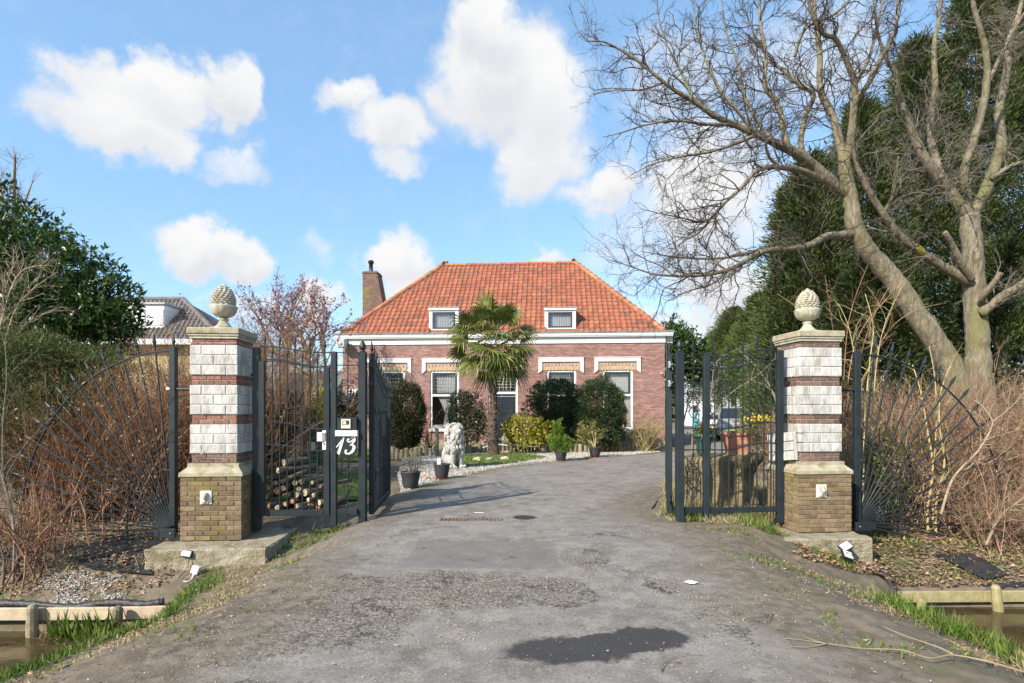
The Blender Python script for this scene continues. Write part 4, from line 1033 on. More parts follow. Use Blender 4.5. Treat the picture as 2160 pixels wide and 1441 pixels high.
def roof():
    yb = HD + .33
    mb = MB(); v = [(EXL, RY0, RZ0), (EXR, RY0, RZ0), (EXR, yb, RZ0), (EXL, yb, RZ0), (RXL, RIDGE_Y, RZ1), (RXR, RIDGE_Y, RZ1)]
    mb.add(v, [(0, 1, 5, 4), (1, 2, 5), (2, 3, 4, 5), (3, 0, 4), (3, 2, 1, 0)]); rf = hb(mb, 'roof', M['tile'])
    ph = math.atan2(RZ1 - RZ0, RIDGE_Y - RY0); SL = math.hypot(RZ1 - RZ0, RIDGE_Y - RY0)
    cw = .232; gauge = .305; tl = .37
    # pantile section: S wave
    sx = [0, .045, .09, .13, .165, .2, .232, .255]; sz = [.030, .012, .004, .006, .018, .040, .048, .038]
    vs = []
    for j, (y, dz) in enumerate(((0, .034), (tl, .004))): vs += [(x, y, z + dz) for x, z in zip(sx, sz)]
    vs += [(x, 0.002, z + .034 - .02) for x, z in zip(sx, sz)]
    n = len(sx); fs = [(i, i + 1, i + n + 1, i + n) for i in range(n - 1)] + [(i + 2 * n, i + 1 + 2 * n, i + 1, i) for i in range(n - 1)]
    tm = MB(); tm.add(vs, fs, 0.0); tme = tm.mesh('tile', M['tile'], True)
    rest = MB(); cnt = 0
    rows = int(SL / gauge); cols = int((EXR - EXL) / cw)
    R = Matrix.Rotation(ph, 4, 'X')
    dorm = [(hx(a) - .02, hx(b) + .02) for a, b in ((903, 970), (1146, 1217))]
    for r in range(rows + 1):
        v0 = r * gauge - .04
        f = (v0 + gauge * .5) / SL; xl = EXL + (RXL - EXL) * f; xr = EXR + (RXR - EXR) * f
        for c in range(cols + 1):
            x0 = EXL + c * cw; xm = x0 + cw / 2
            if xm < xl + .03 or xm > xr - .03: continue
            if v0 < 1.55 and any(a < xm < b for a, b in dorm): continue
            Mx = Matrix.Translation((x0, RY0, RZ0)) @ R @ Matrix.Translation((random.uniform(-.006, .006), v0 + random.uniform(-.012, .012), random.uniform(0, .006))) @ Matrix.Rotation(random.uniform(-.012, .012), 4, 'Z')
            if r < 8 and cnt < 300: piece('tile', tme, rf, Mx); cnt += 1
            else: rest.add([Mx @ Vector(q) for q in vs], fs)
    tag(hb(rest, 'tiling', M['tile'], rf, True), kind='stuff')
    def capline(A, B, nm, r=.105):
        A = Vector(A); B = Vector(B); d = B - A; n = int(d.length / .36); d.normalize()
        up = Vector((0, 0, 1)); sd = d.cross(up).normalized(); u = sd.cross(d)
        for i in range(n + 1):
            p = A + d * (i * .36); mb = MB(); vs = []
            for (t, k) in ((0, 1.12), (.03, 1.12), (.40, .94)):
                for a in np.linspace(-10, 190, 9):
                    vs.append(p + d * t + (sd * math.cos(rad(a)) + u * math.sin(rad(a)) * .95) * r * k + Vector((0, 0, -.01 + .012 * (k > 1))))
            fs = [(j * 9 + k, j * 9 + k + 1, j * 9 + 10 + k, j * 9 + 9 + k) for j in range(2) for k in range(8)] + [tuple(range(9))]
            mb.add(vs, fs); mb.fixn = True; hb(mb, nm, M['ridge'], rf, True)
    capline((EXL + .03, RY0 + .02, RZ0 + .04), (RXL, RIDGE_Y, RZ1 + .03), 'hip_tile', .125); capline((EXR - .03, RY0 + .02, RZ0 + .04), (RXR, RIDGE_Y, RZ1 + .03), 'hip_tile', .125)
    capline((RXL + .1, RIDGE_Y, RZ1 + .01), (RXR - .05, RIDGE_Y, RZ1 + .01), 'ridge_tile')
    capline((EXL, HD + .33, RZ0), (RXL, RIDGE_Y, RZ1), 'hip_tile'); capline((EXR, HD + .33, RZ0), (RXR, RIDGE_Y, RZ1), 'hip_tile')
roof()
def window(xa, xb, z0, z1, curt, lattice):
    fw = .085; zm = hz(937, 834)
    mb = MB(); y0, y1 = .045, .16
    mb.bbox((xa, y0, z0), (xa + fw, y1, z1 - .002), .006); mb.bbox((xb - fw, y0, z0), (xb, y1, z1 - .002), .006)
    mb.bbox((xa + fw + .001, y0, z1 - fw), (xb - fw - .001, y1, z1 - .002), .006); mb.bbox((xa + fw + .001, y0, zm - .05), (xb - fw - .001, y1, zm + .04), .006)
    mb.bbox((xa + fw + .001, y0, z0), (xb - fw - .001, y1, z0 + .07), .006)
    w = hb(mb, 'window', M['white_paint'])
    sl = MB(); sl.bbox((xa - .06, -.09, z0 - .14), (xb + .06, .04, z0 - .003), .01); hb(sl, 'sill', M['white_paint'], w)
    ia, ib = xa + fw, xb - fw; st = .10; za, zb = zm + .042, z1 - fw - .002
    s = MB(); s.bbox((ia + .002, .07, za), (ia + st, .13, zb), .005); s.bbox((ib - st, .07, za), (ib - .002, .13, zb), .005)
    s.bbox((ia + st + .001, .07, za), (ib - st - .001, .13, za + st * .8), .005); s.bbox((ia + st + .001, .07, zb - st * .8), (ib - st - .001, .13, zb), .005)
    hb(s, 'upper_sash', M['sash'], w)
    def pane(a, b, c, d, y, nm):
        p = MB(); p.add([(a, y, c), (b, y, c), (b, y, d), (a, y, d), (a, y + .006, c), (b, y + .006, c), (b, y + .006, d), (a, y + .006, d)],
                        [(0, 1, 2, 3), (7, 6, 5, 4), (0, 4, 5, 1), (1, 5, 6, 2), (2, 6, 7, 3), (3, 7, 4, 0)]); hb(p, nm, M['glass'], w)
    pane(ia + st, ib - st, za + st * .8, zb - st * .8, .10, 'pane'); pane(ia, ib, z0 + .07, zm - .05, .105, 'pane')
    if lattice:
        l = MB(); a, b, c, d = ia + st, ib - st, za + st * .8, zb - st * .8
        for i in range(1, 8): x = a + (b - a) * i / 8; l.box((x - .006, .092, c), (x + .006, .099, d))
        for i in range(1, 5): z = c + (d - c) * i / 5; l.box((a, .088, z - .006), (b, .0915, z + .006))
        hb(l, 'leading', M['lead'], w)
    def drape(x0f, x1f, zt, zb_, y, nm, folds=14, open_=None):
        mb = MB(); n = folds * 4; rows = 14; vs = []
        for j in range(rows + 1):
            f = j / rows; z = zt + (zb_ - zt) * f
            a, b = x0f(f), x1f(f)
            for i in range(n + 1):
                t = i / n; vs.append((a + (b - a) * t, y + .02 * math.sin(t * folds * 2 * math.pi) * (1 - .3 * f), z))
        fs = [(j * (n + 1) + i, j * (n + 1) + i + 1, (j + 1) * (n + 1) + i + 1, (j + 1) * (n + 1) + i) for j in range(rows) for i in range(n)]
        mb.add(vs, fs); hb(mb, nm, M['curtain'], w, True)
    if 'up' in curt: drape(lambda f: ia + .03, lambda f: ib - .03, zb - .02, za + .02, .22, 'upper_curtain', 16)
    if 'tie' in curt:
        c = ia + (ib - ia) * .54; hw = lambda f: .05 + .33 * max(0, 1 - f / .60) ** 1.3 if f < .60 else .05 + .09 * (f - .60) / .4
        drape(lambda f: c - hw(f), lambda f: c + hw(f), zm - .05, z0 + .08, .19, 'tied_curtain', 6)
    if 'gold' in curt:
        drape(lambda f: ib - .16 - .12 * (1 - f), lambda f: ib - .01, zm - .05, z0 + .08, .22, 'side_curtain', 4)
        g = MB(); x = ib - .28; zz = z0 + .07
        g.lathe([(.09, 0), (.09, .03), (.05, .06), (.07, .14), (.10, .3), (.085, .5), (.05, .68), (.035, .8), (.06, .86), (.075, .93), (.05, 1.0), (.01, 1.03)], 12, (x, .21, zz), wob=lambda a, z: .12 * math.sin(5 * a + z * 9))
        hb(g, 'gold_vase', M['gold'], w, True)
    return w
cur = {0: ('none', True), 1: ('up tie', True), 2: ('none', True), 3: ('up gold', False)}
for k, (a, b) in enumerate(WINS): window(hx(a), hx(b), .80, 3.34, cur[k][0], cur[k][1])
def door():
    zt = 3.30; fw = .09; zm = hz(1062, 829)
    mb = MB()
    mb.bbox((DX0, .045, 0), (DX0 + fw, .16, zt - .002), .006); mb.bbox((DX1 - fw, .045, 0), (DX1, .16, zt - .002), .006)
    mb.bbox((DX0 + fw + .001, .045, zt - fw), (DX1 - fw - .001, .16, zt - .002), .006); mb.bbox((DX0 + fw + .001, .04, zm - .05), (DX1 - fw - .001, .16, zm + .05), .006)
    fr = hb(mb, 'door_frame', M['white_paint'])
    a, b = DX0 + fw, DX1 - fw; d = MB(); d.bbox((a + .003, .08, .06), (b - .003, .13, zm - .055), .004); dr = hb(d, 'door', M['door_paint'])
    p = MB()
    for (za, zb_) in ((.16, .72), (.84, zm - .2)):
        for (xa, xb) in ((a + .08, a + (b - a) * .5 - .03), (a + (b - a) * .5 + .03, b - .08)): p.bbox((xa, .068, za), (xb, .0795, zb_), .008)
    hb(p, 'door_panel', M['door_paint'], dr)
    p = MB(); p.bbox((a + .02, .06, zm - .17), (b - .02, .079, zm - .14), .003); p.bbox((a + .01, .06, .34), (b - .01, .079, .36), .003); hb(p, 'drip_bar', M['zinc'], dr)
    p = MB(); p.ball((b - .09, .05, 1.12), (.035, .03, .035), 10, 8); hb(p, 'handle', M['lens'], dr, True)
    w = MB(); cx, cz = a + (b - a) * .46, 1.62
    for i in range(30):
        t = random.uniform(0, 6.28); r = random.uniform(.10, .22); w.ball((cx + r * math.cos(t), .055, cz + r * math.sin(t) * 1.1), (.035, .02, .012), 5, 4, Matrix.Rotation(t, 4, 'Y'))
    hb(w, 'door_ornament', M['sash'], dr)
    t = MB(); t.bbox((a + .003, .08, zm + .053), (a + .08, .13, zt - fw - .003), .004); t.bbox((b - .08, .08, zm + .053), (b - .003, .13, zt - fw - .003), .004)
    t.bbox((a + .081, .08, zt - fw - .07), (b - .081, .13, zt - fw - .003), .004); t.bbox((a + .081, .08, zm + .053), (b - .081, .13, zm + .11), .004); tl = hb(t, 'transom_sash', M['sash'])
    g = MB(); c, d_ = zm + .11, zt - fw - .07
    for i in range(1, 6): x = a + .08 + (b - a - .16) * i / 6; g.box((x - .008, .084, c), (x + .008, .094, d_))
    for i in range(1, 5): z = c + (d_ - c) * i / 5; g.box((a + .08, .078, z - .008), (b - .08, .0835, z + .008))
    hb(g, 'leading', M['lead'], tl)
    g = MB(); g.box((a + .08, .10, c), (b - .08, .106, d_)); hb(g, 'pane', M['glass'], tl)
    s = MB(); s.bbox((DX0 - .15, -.75, -.05), (DX1 + .15, -.035, .14), .02); hb(s, 'door_step', M['concrete'])
door()
def trim():
    for (pa, pb) in ((760, 867.5), (890.5, 987), (1136, 1231), (1254, 1351)):
        a, b = hx(pa), hx(pb); z1 = 3.87; z0 = z1 - .16; zl = z1 - .66
        mb = MB(); w = .16
        mb.prism([(a, zl), (a + w, zl + .13), (a + w, z0), (b - w, z0), (b - w, zl + .13), (b, zl), (b, z1), (a, z1)], -.05, -.004); mb.fixn = True
        hd = hb(mb, 'window_hood', M['white_paint'])
        mb = MB(); mb.bbox((a - .015, -.075, z1 + .001), (b + .015, -.004, z1 + .03), .004); hb(mb, 'drip_edge', M['white_paint'], hd)
        # flat arch of yellow and red bricks, fanning slightly
        cx = (a + b) / 2; half = (b - a) / 2 - .24; zb = 3.37; n = 21
        arch = MB(); arch.box((cx - half - .03, -.004, zb - .02), (cx + half + .03, .03, zb + .27)); ao = hb(arch, 'brick_arch', M['mortar'])
        for i in range(n):
            t = (i + .5) / n * 2 - 1; ang = t * .20; x = cx + t * half
            zo = .05 * (1 - t * t)
            for k in range(2):
                mb = MB(); h = .122
                wv = half / n * .86
                Mx = Matrix.Translation((x, 0, zb + zo - .03)) @ Matrix.Rotation(ang, 4, 'Y')
                lo = k * (h + .006) - (.05 if i % 2 and k == 0 else 0); hi = lo + h - (.07 if k == 1 and i % 2 else 0)
                red = (i % 2 == 1 and k == 1)
                if k == 1 and i % 2: hi = lo + h
                mb.bbox((-wv * .95, -.008, lo), (wv * .95, .02, hi), .003, Mx); hb(mb, 'brick', M['brick_house' if red else 'yellow_brick'], ao)
trim()
def dormer(pa, pb):
    a, b = hx(pa, .05), hx(pb, .05); y0 = .05; z0 = RZ0 + .10; z1 = hz((pa + pb) / 2, 655, .05); yb = y0 + 1.35
    mb = MB(); fw = .15
    mb.bbox((a, y0, z0), (a + fw, y0 + .10, z1), .006); mb.bbox((b - fw, y0, z0), (b, y0 + .10, z1), .006)
    mb.bbox((a + fw + .001, y0, z1 - .07), (b - fw - .001, y0 + .10, z1), .006); mb.bbox((a + fw + .001, y0, z0), (b - fw - .001, y0 + .10, z0 + .14), .006)
    d = hb(mb, 'dormer', M['white_paint'])
    c = MB(); c.box((a + .002, y0 + .102, z0 - .3), (a + .05, yb, z1)); c.box((b - .05, y0 + .102, z0 - .3), (b - .002, yb, z1)); hb(c, 'cheek', M['zinc'], d)
    r = MB(); r.bbox((a - .03, y0 - .07, z1 + .002), (b + .03, yb + .1, z1 + .10), .012); hb(r, 'dormer_cornice', M['white_paint'], d)
    r = MB(); r.bbox((a - .05, y0 - .10, z1 + .102), (b + .05, yb + .15, z1 + .14), .008); hb(r, 'dormer_roof', M['zinc'], d)
    ia, ib, za, zb = a + fw, b - fw, z0 + .14, z1 - .07; st = .075
    s = MB(); s.bbox((ia + .002, y0 + .02, za + .002), (ia + st, y0 + .08, zb - .002), .005); s.bbox((ib - st, y0 + .02, za + .002), (ib - .002, y0 + .08, zb - .002), .005)
    s.bbox((ia + st + .001, y0 + .02, za + .002), (ib - st - .001, y0 + .08, za + st), .005); s.bbox((ia + st + .001, y0 + .02, zb - st), (ib - st - .001, y0 + .08, zb - .002), .005)
    hb(s, 'sash', M['sash'], d)
    g = MB(); g.box((ia + st, y0 + .05, za + st), (ib - st, y0 + .056, zb - st)); hb(g, 'pane', M['glass'], d)
    n = 52; vs = []
    for j in range(2):
        for i in range(n + 1): vs.append((ia + .03 + (ib - ia - .06) * i / n, y0 + .16 + .025 * math.sin(i / n * 13 * 2 * math.pi), zb if j else za))
    cu = MB(); cu.add(vs, [(i, i + 1, n + 2 + i, n + 1 + i) for i in range(n)]); hb(cu, 'curtain', M['curtain'], d, True)
    bx = MB(); bx.box((a + .06, y0 + .5, z0 - .2), (b - .06, y0 + .55, z1 - .02)); hb(bx, 'back_board', M['curtain'], d)
dormer(905, 967.5); dormer(1149, 1215)
def chimney():
    yc = 4.2; u = lambda px: hx(px, yc); z0 = 4.6; zt = hz(780, 577, yc); zb = hz(780, 640, yc)
    x0, xt, xb = u(764.5), u(795), u(806.5)
    mb = MB(); d0, d1 = yc, yc + .85
    mb.prism([(x0, z0), (xb + .15, z0), (xb, zb), (xt, zt), (x0, zt)], d0 + .012, d1); mb.fixn = True; ch = hb(mb, 'chimney', M['mortar'])
    n = 0; hh = .0628; r = 0; z = zb - .9
    bm_ = MB()
    while z < zt - .02:
        f = (z - zb) / (zt - zb); xr = xb + (xt - xb) * f if f > 0 else xb
        x = x0 - (.11 if r % 2 else 0)
        while x < xr - .02:
            a, b = max(x, x0), min(x + .222, xr); x += .222
            if b - a > .03: mb2 = brick_mesh(b - a - .011, .08, hh - .011, M['brick_chimney'], 'brick', .003); piece('brick', mb2, ch, Matrix.Translation(((a + b) / 2, d0 + .04, z + hh / 2)))
        for k in range(4):
            yy = d0 + .1 + k * .19; q = .0
            me = brick_mesh(.08, .18, hh - .011, M['brick_chimney'], 'brick', .003); piece('brick', me, ch, Matrix.Translation((xr - .035, yy + .09, z + hh / 2)))
        z += hh; r += 1
    cp = MB(); cp.bbox((x0 - .03, d0 - .03, zt), (xt + .03, d1 + .03, zt + .07), .01); cp.bbox((x0 - .0, d0, zt + .071), (xt, d1, zt + .13), .01); hb(cp, 'chimney_cap', M['brick_chimney'], ch)
    f = MB(); c = ((x0 + xt) / 2 - .06, yc + .4, 0); zf = zt + .13
    f.lathe([(.11, zf), (.11, zf + .1), (.105, zf + .11), (.105, zf + .50), (.16, zf + .51), (.16, zf + .56), (.11, zf + .57), (.11, zf + .60), (.15, zf + .605), (.13, zf + .64)], 16, c); hb(f, 'flue_pipe', M['iron_dark'], ch, True)
chimney()
def house_bits():
    x = hx(728); z = hz(728, 727)
    mb = MB(); mb.bbox((x - .17, -.52, z - .18), (x + .17, -.20, z + .20), .02); o = hb(mb, 'outdoor_lamp', M['lamp_grey'])
    mb = MB(); mb.tube([(x, -.20, z), (x, -.02, z)], .03, 8); hb(mb, 'lamp_arm', M['lamp_grey'], o)
    x = hx(1394); z = hz(1394, 786)
    mb = MB(); mb.tube([(x, -.005, z), (x, -.09, z - .03)], .025, 8); mb.tube([(x, -.09, z - .03), (x + .02, -.19, z - .06)], .03, 8); hb(mb, 'security_camera', M['lamp_grey'])
    x = hx(717); mb = MB(); mb.tube([(HW + .07, -.05, .1), (HW + .07, -.05, ZF)], .045, 8); hb(mb, 'drain_pipe', M['iron_dark'])
    mb = MB(); mb.bbox((hx(737), -.05, hz(740, 829)), (hx(757), -.004, hz(740, 821)), .006); hb(mb, 'house_sign', M['white_paint'])
house_bits()

# ---------------------------------------------------------------- neighbour house and far buildings
def neighbour():
    t = thing('neighbour_house', 'house with grey tiled hip roof and white dormer beyond the laurel', 'house', (-20, 31, 0), 0)
    Y = 30.0; ze = EYE + (HY - 716) / F * Y; zr = EYE + (HY - 632) / F * (Y + 3.4)
    xr_e = (468 - CX) / F * Y; xr_r = (384 - CX) / F * (Y + 3.4)
    xl = -34
    mb = MB(); mb.add([(xl, Y, ze), (xr_e, Y, ze), (xr_e, Y + 7, ze), (xl, Y + 7, ze), (xl + 4, Y + 3.5, zr), (xr_r, Y + 3.5, zr)], [(0, 1, 5, 4), (1, 2, 5), (2, 3, 4, 5), (3, 0, 4), (3, 2, 1, 0)])
    rf = mb.build('roof', M['slate'], t)
    # tile courses as real rolls
    ph = math.atan2(zr - ze, 3.5); SL = math.hypot(zr - ze, 3.5); R = Matrix.Rotation(ph, 4, 'X'); rest = MB(); cnt = 0
    vs = [(0, 0, .06), (.08, 0, .03), (.16, 0, .05), (.25, 0, .09), (0, .40, .03), (.08, .40, .0), (.16, .40, .02), (.25, .40, .06), (0, 0, .02), (.08, 0, .0), (.16, 0, .01), (.25, 0, .05)]
    fs = [(0, 1, 5, 4), (1, 2, 6, 5), (2, 3, 7, 6), (8, 9, 1, 0), (9, 10, 2, 1), (10, 11, 3, 2)]
    tm = MB(); tm.add(vs, fs, 0.0); me = tm.mesh('tile', M['slate'], True); W = wmat(t).inverted()
    for r in range(int(SL / .35) + 1):
        f = (r * .35 + .17) / SL; xe = xr_e + (xr_r - xr_e) * f
        c = 0
        while True:
            x = xe - .25 * (c + 1); c += 1
            if x < -26: break
            Mx = Matrix.Translation((x, Y, ze)) @ R @ Matrix.Translation((0, r * .35 - .03, 0))
            if cnt < 300 and x > -22: piece('tile', me, rf, W @ Mx); cnt += 1
            else: rest.add([Mx @ Vector(q) for q in vs], fs)
    tag(rest.build('tiling', M['slate'], rf, True), kind='stuff')
    cap = MB(); cap.tube([(xr_e, Y, ze + .05), (xr_r, Y + 3.5, zr + .05)], .14, 8); cap.tube([(xr_r, Y + 3.5, zr + .05), (xl + 4, Y + 3.5, zr + .05)], .14, 8); cap.build('ridge_tile', M['slate'], rf)
    w = MB(); w.box((xl + .4, Y + .5, -.3), (xr_e - .4, Y + 6.5, ze + .02)); w.build('wall', M['yellow_wall'], t)
    f = MB(); f.bbox((xl, Y - .1, ze - .28), (xr_e + .1, Y + .05, ze + .02), .01); f.build('fascia', M['white_paint'], t)
    # white dormer
    yd = Y + .9; a, b = (262 - CX) / F * yd, (347 - CX) / F * yd; z0 = EYE + (HY - 700) / F * yd; z1 = EYE + (HY - 643) / F * yd
    d = MB(); d.bbox((a, yd, z0), (b, yd + 2.4, z1), .02); dm = d.build('dormer', M['white_paint'], t)
    d = MB(); d.bbox((a - .1, yd - .12, z1 + .002), (b + .1, yd + 2.5, z1 + .12), .02); d.build('dormer_roof', M['zinc'], dm)
    for i in range(2):
        q = MB(); x = a + .35 + i * 1.0; q.bbox((x, yd - .03, z0 + .35), (x + .8, yd - .003, z1 - .25), .008); q.build('window', M['lens'], dm)
neighbour()
def far_building(label, x0, x1, Y, z1, roofz, m, mr, wins=0, nm='shed_building'):
    t = thing(nm, label, 'building', ((x0 + x1) / 2, Y + 2, 0))
    mb = MB(); mb.box((x0, Y, -.1), (x1, Y + 5, z1)); mb.build('wall', m, t)
    xc = (x0 + x1) / 2; rf = MB(); rf.add([(x0 - .2, Y - .2, z1 + .003), (x1 + .2, Y - .2, z1 + .003), (x1 + .2, Y + 5.2, z1 + .003), (x0 - .2, Y + 5.2, z1 + .003), (x0 - .2, Y + 2.5, roofz), (x1 + .2, Y + 2.5, roofz)],
        [(0, 1, 5, 4), (1, 2, 5), (2, 3, 4, 5), (3, 0, 4), (3, 2, 1, 0)]); rf.build('roof', mr, t)
    for i in range(wins):
        w = MB(); x = x0 + (x1 - x0) * (i + .35) / wins; w.bbox((x, Y - .03, 1.3), (x + min(.9, (x1 - x0) / wins * .5), Y - .003, 2.3), .01); wn = w.build('window', M['white_paint'], t)
        w = MB(); w.bbox((x + .08, Y - .045, 1.38), (x + min(.9, (x1 - x0) / wins * .5) - .08, Y - .032, 2.22), .004); w.build('pane', M['door_paint'], wn)
def XP(px, Y): return (px - CX) / F * Y
far_building('low white barn with small windows behind the parked cars', XP(1452, 62), XP(1560, 62), 62, 3.6, 5.0, M['far_white'], M['zinc'], 4, 'white_barn')
far_building('dark timber shed with grey green roof behind the lawn', XP(585, 36), XP(700, 36), 36, 2.6, 4.3, M['shed'], M['shed_roof'], 2, 'garden_shed')
far_building('grey gabled house far behind the pink blossom trees', XP(640, 70), XP(712, 70), 70, 3.6, 6.4, M['far_white'], M['slate'], 3, 'distant_house')
def sky_tank():
    t = thing('turquoise_container', 'small turquoise container standing beside the parked white van', 'container', (XP(1469, 40), 40, 0))
    mb = MB(); a, b = XP(1463, 40), XP(1474, 40); mb.bbox((a, 39.8, 0), (b, 40.3, 1.35), .02); c = mb.build('body', M['turquoise'], t)
    mb = MB(); mb.bbox((a - .03, 39.75, 1.352), (b + .03, 40.35, 1.45), .02); mb.build('lid', M['turquoise'], t)
sky_tank()

def car(name, label, cat, px, Y, w, h, hoodh, m, plate, rz=0.0, wind=True):
    """front view of a van: body with bonnet, windscreen, lights, grille, mirrors, wheels"""
    t = thing(name, label, cat, (XP(px, Y), Y, 0), rz)
    L = 4.6; hw = w / 2
    sec = [(0.0, .38, .62, .90), (.06, .30, .78, .97), (.25, .28, hoodh - .12, 1), (.95, .28, hoodh, 1), (1.05, .28, hoodh + .06, 1), (1.75, .28, h - .06, .93), (2.1, .28, h, .90), (4.3, .28, h - .02, .90), (4.6, .35, h - .3, .93)]
    vs = []; n = 12
    for (y, zb, zt, k) in sec:
        for i in range(n):
            a = 2 * math.pi * i / n + math.pi / n
            cx, cz = math.cos(a), math.sin(a); e = .35
            sx = math.copysign(abs(cx) ** e, cx); sz = math.copysign(abs(cz) ** e, cz)
            up = (sz + 1) / 2; wid = hw * k if up < .6 or zt < hoodh + .05 else hw * k * (1 - .16 * (up - .6) / .4)
            vs.append((sx * wid, y, zb + (zt - zb) * up))
    fs = [(j * n + i, j * n + (i + 1) % n, (j + 1) * n + (i + 1) % n, (j + 1) * n + i) for j in range(len(sec) - 1) for i in range(n)] + [tuple(range(n)), tuple(range((len(sec)) * n - 1, (len(sec) - 1) * n - 1, -1))]
    b = MB(); b.add(vs, fs); b.fixn = True; b.build('body', m, t, True, local=True)
    ws = MB(); zl, zh = hoodh + .10, h - .14; yl, yh = 1.06, 1.62
    ws.add([(-hw * .82, yl - .05, zl), (hw * .82, yl - .05, zl), (hw * .72, yh - .04, zh), (-hw * .72, yh - .04, zh), (-hw * .82, yl + .05, zl), (hw * .82, yl + .05, zl), (hw * .72, yh + .05, zh), (-hw * .72, yh + .05, zh)],
           [(0, 1, 2, 3), (4, 7, 6, 5), (0, 4, 5, 1), (1, 5, 6, 2), (2, 6, 7, 3), (3, 7, 4, 0)]); ws.build('windscreen', M['door_paint'], t, local=True)
    for s in (-1, 1):
        q = MB(); q.ball((s * hw * .72, .10, .80), (hw * .2, .08, .11), 12, 8); q.build('headlight', M['lens'], t, True, local=True)
        q = MB(); q.ball((s * hw * .70, .02, .50), (.09, .05, .07), 10, 6); q.build('fog_light', M['lens'], t, True, local=True)
        q = MB(); q.bbox((s * (hw + .12) - .10, 1.0, hoodh + .08), (s * (hw + .12) + .10, 1.12, hoodh + .34), .03); q.build('mirror', m, t, local=True)
        for y in (.85, 3.7):
            wv = MB(); wv.lathe([(.2, -.1), (.32, -.1), (.33, -.06), (.33, .06), (.32, .1), (.2, .1)], 18, (s * (hw - .10), y, .33), Matrix.Rotation(rad(90), 4, 'Y')); wh = wv.build('wheel', M['tyre'], t, True, local=True)
            wv = MB(); wv.lathe([(.01, -.06), (.19, -.06), (.19, .06), (.01, .06)], 12, (s * (hw - .06), y, .33), Matrix.Rotation(rad(90), 4, 'Y')); wv.build('rim', M['steel'], wh, local=True)
    g = MB()
    for i in range(3): g.bbox((-hw * .42, -.02, .66 + i * .06), (hw * .42, .09, .70 + i * .06), .008)
    g.build('grille', M['steel'], t, local=True)
    g = MB(); g.bbox((-hw * .62, -.015, .36), (hw * .62, .05, .48), .01); g.build('lower_grille', M['black_plastic'], t, local=True)
    g = MB(); g.bbox((-.26, -.045, .50), (.26, -.02, .61), .004); g.build('licence_plate', M['plate_yellow'], t, local=True)
    g = MB(); g.ball((0, .0, .80), (.07, .03, .07), 10, 6); g.build('emblem', M['steel'], t, True, local=True)
    return t
car('grey_van', 'grey van parked facing the gate behind the terracotta planter', 'van', 1553, 28.5, 1.88, 1.86, 1.12, M['paint_grey'], True, rad(-19))
car('white_car', 'white car parked half hidden beside the grey van', 'car', 1504, 33.5, 1.8, 1.50, 1.0, M['paint_white'], True, rad(-23))
# ---------------------------------------------------------------- trees and plants
def poly3(px_pts, Ys, radii, n=6):
    """limb traced from points; each gets its own depth"""
    P3 = [P(a, b, y) for (a, b), y in zip(px_pts, Ys)]
    sp = smooth_path(P3, n); rr = np.interp(np.linspace(0, 1, len(sp)), np.linspace(0, 1, len(radii)), radii)
    w = [p + Vector((random.uniform(-1, 1), random.uniform(-1, 1), random.uniform(-1, 1))) * r * .05 for p, r in zip(sp, rr)]
    return w, [r * .75 * (1 + .025 * math.sin(i * .9) + random.uniform(-.03, .03)) for i, r in enumerate(rr)]
def limb_twigs(paths, n, L, r0, start=.25, up=.12, levels=None, out_spread=.75, dirbias=None):
    P0 = []; D = []; R = []; LL = []
    tot = sum((p[-1] - p[0]).length for p, _ in paths)
    for pts, rr in paths:
        m = max(3, int(n * (pts[-1] - pts[0]).length / tot))
        for _ in range(m):
            f = random.uniform(start, 1.0); i = min(int(f * (len(pts) - 1)), len(pts) - 2)
            d = (pts[i + 1] - pts[i]).normalized(); e = Vector((random.gauss(0, 1), random.gauss(0, 1), random.gauss(0, 1))) * out_spread
            P0.append(pts[i].lerp(pts[i + 1], random.random())); D.append((d + e + Vector((0, 0, up)) + (Vector(dirbias) if dirbias else Vector()))[:])
            R.append(min(rr[i] * .6, r0)); LL.append(L * random.uniform(.5, 1.25) * (1.1 - .5 * f))
    lv = levels or [(6, .26, .02, 6, .55, .6, .55), (5, .32, .0, 5, .55, .6, .55), (4, .38, -.01, 0, 0, 0, 0)]
    parts, tips = grow(np.array(P0), np.array(D), np.array(LL), np.array(R), lv)
    return parts, tips
TW = [(8, .30, .0, 6, .52, .62, .6), (5, .34, -.01, 5, .6, .65, .65), (4, .40, -.02, 0, 0, 0, 0)]
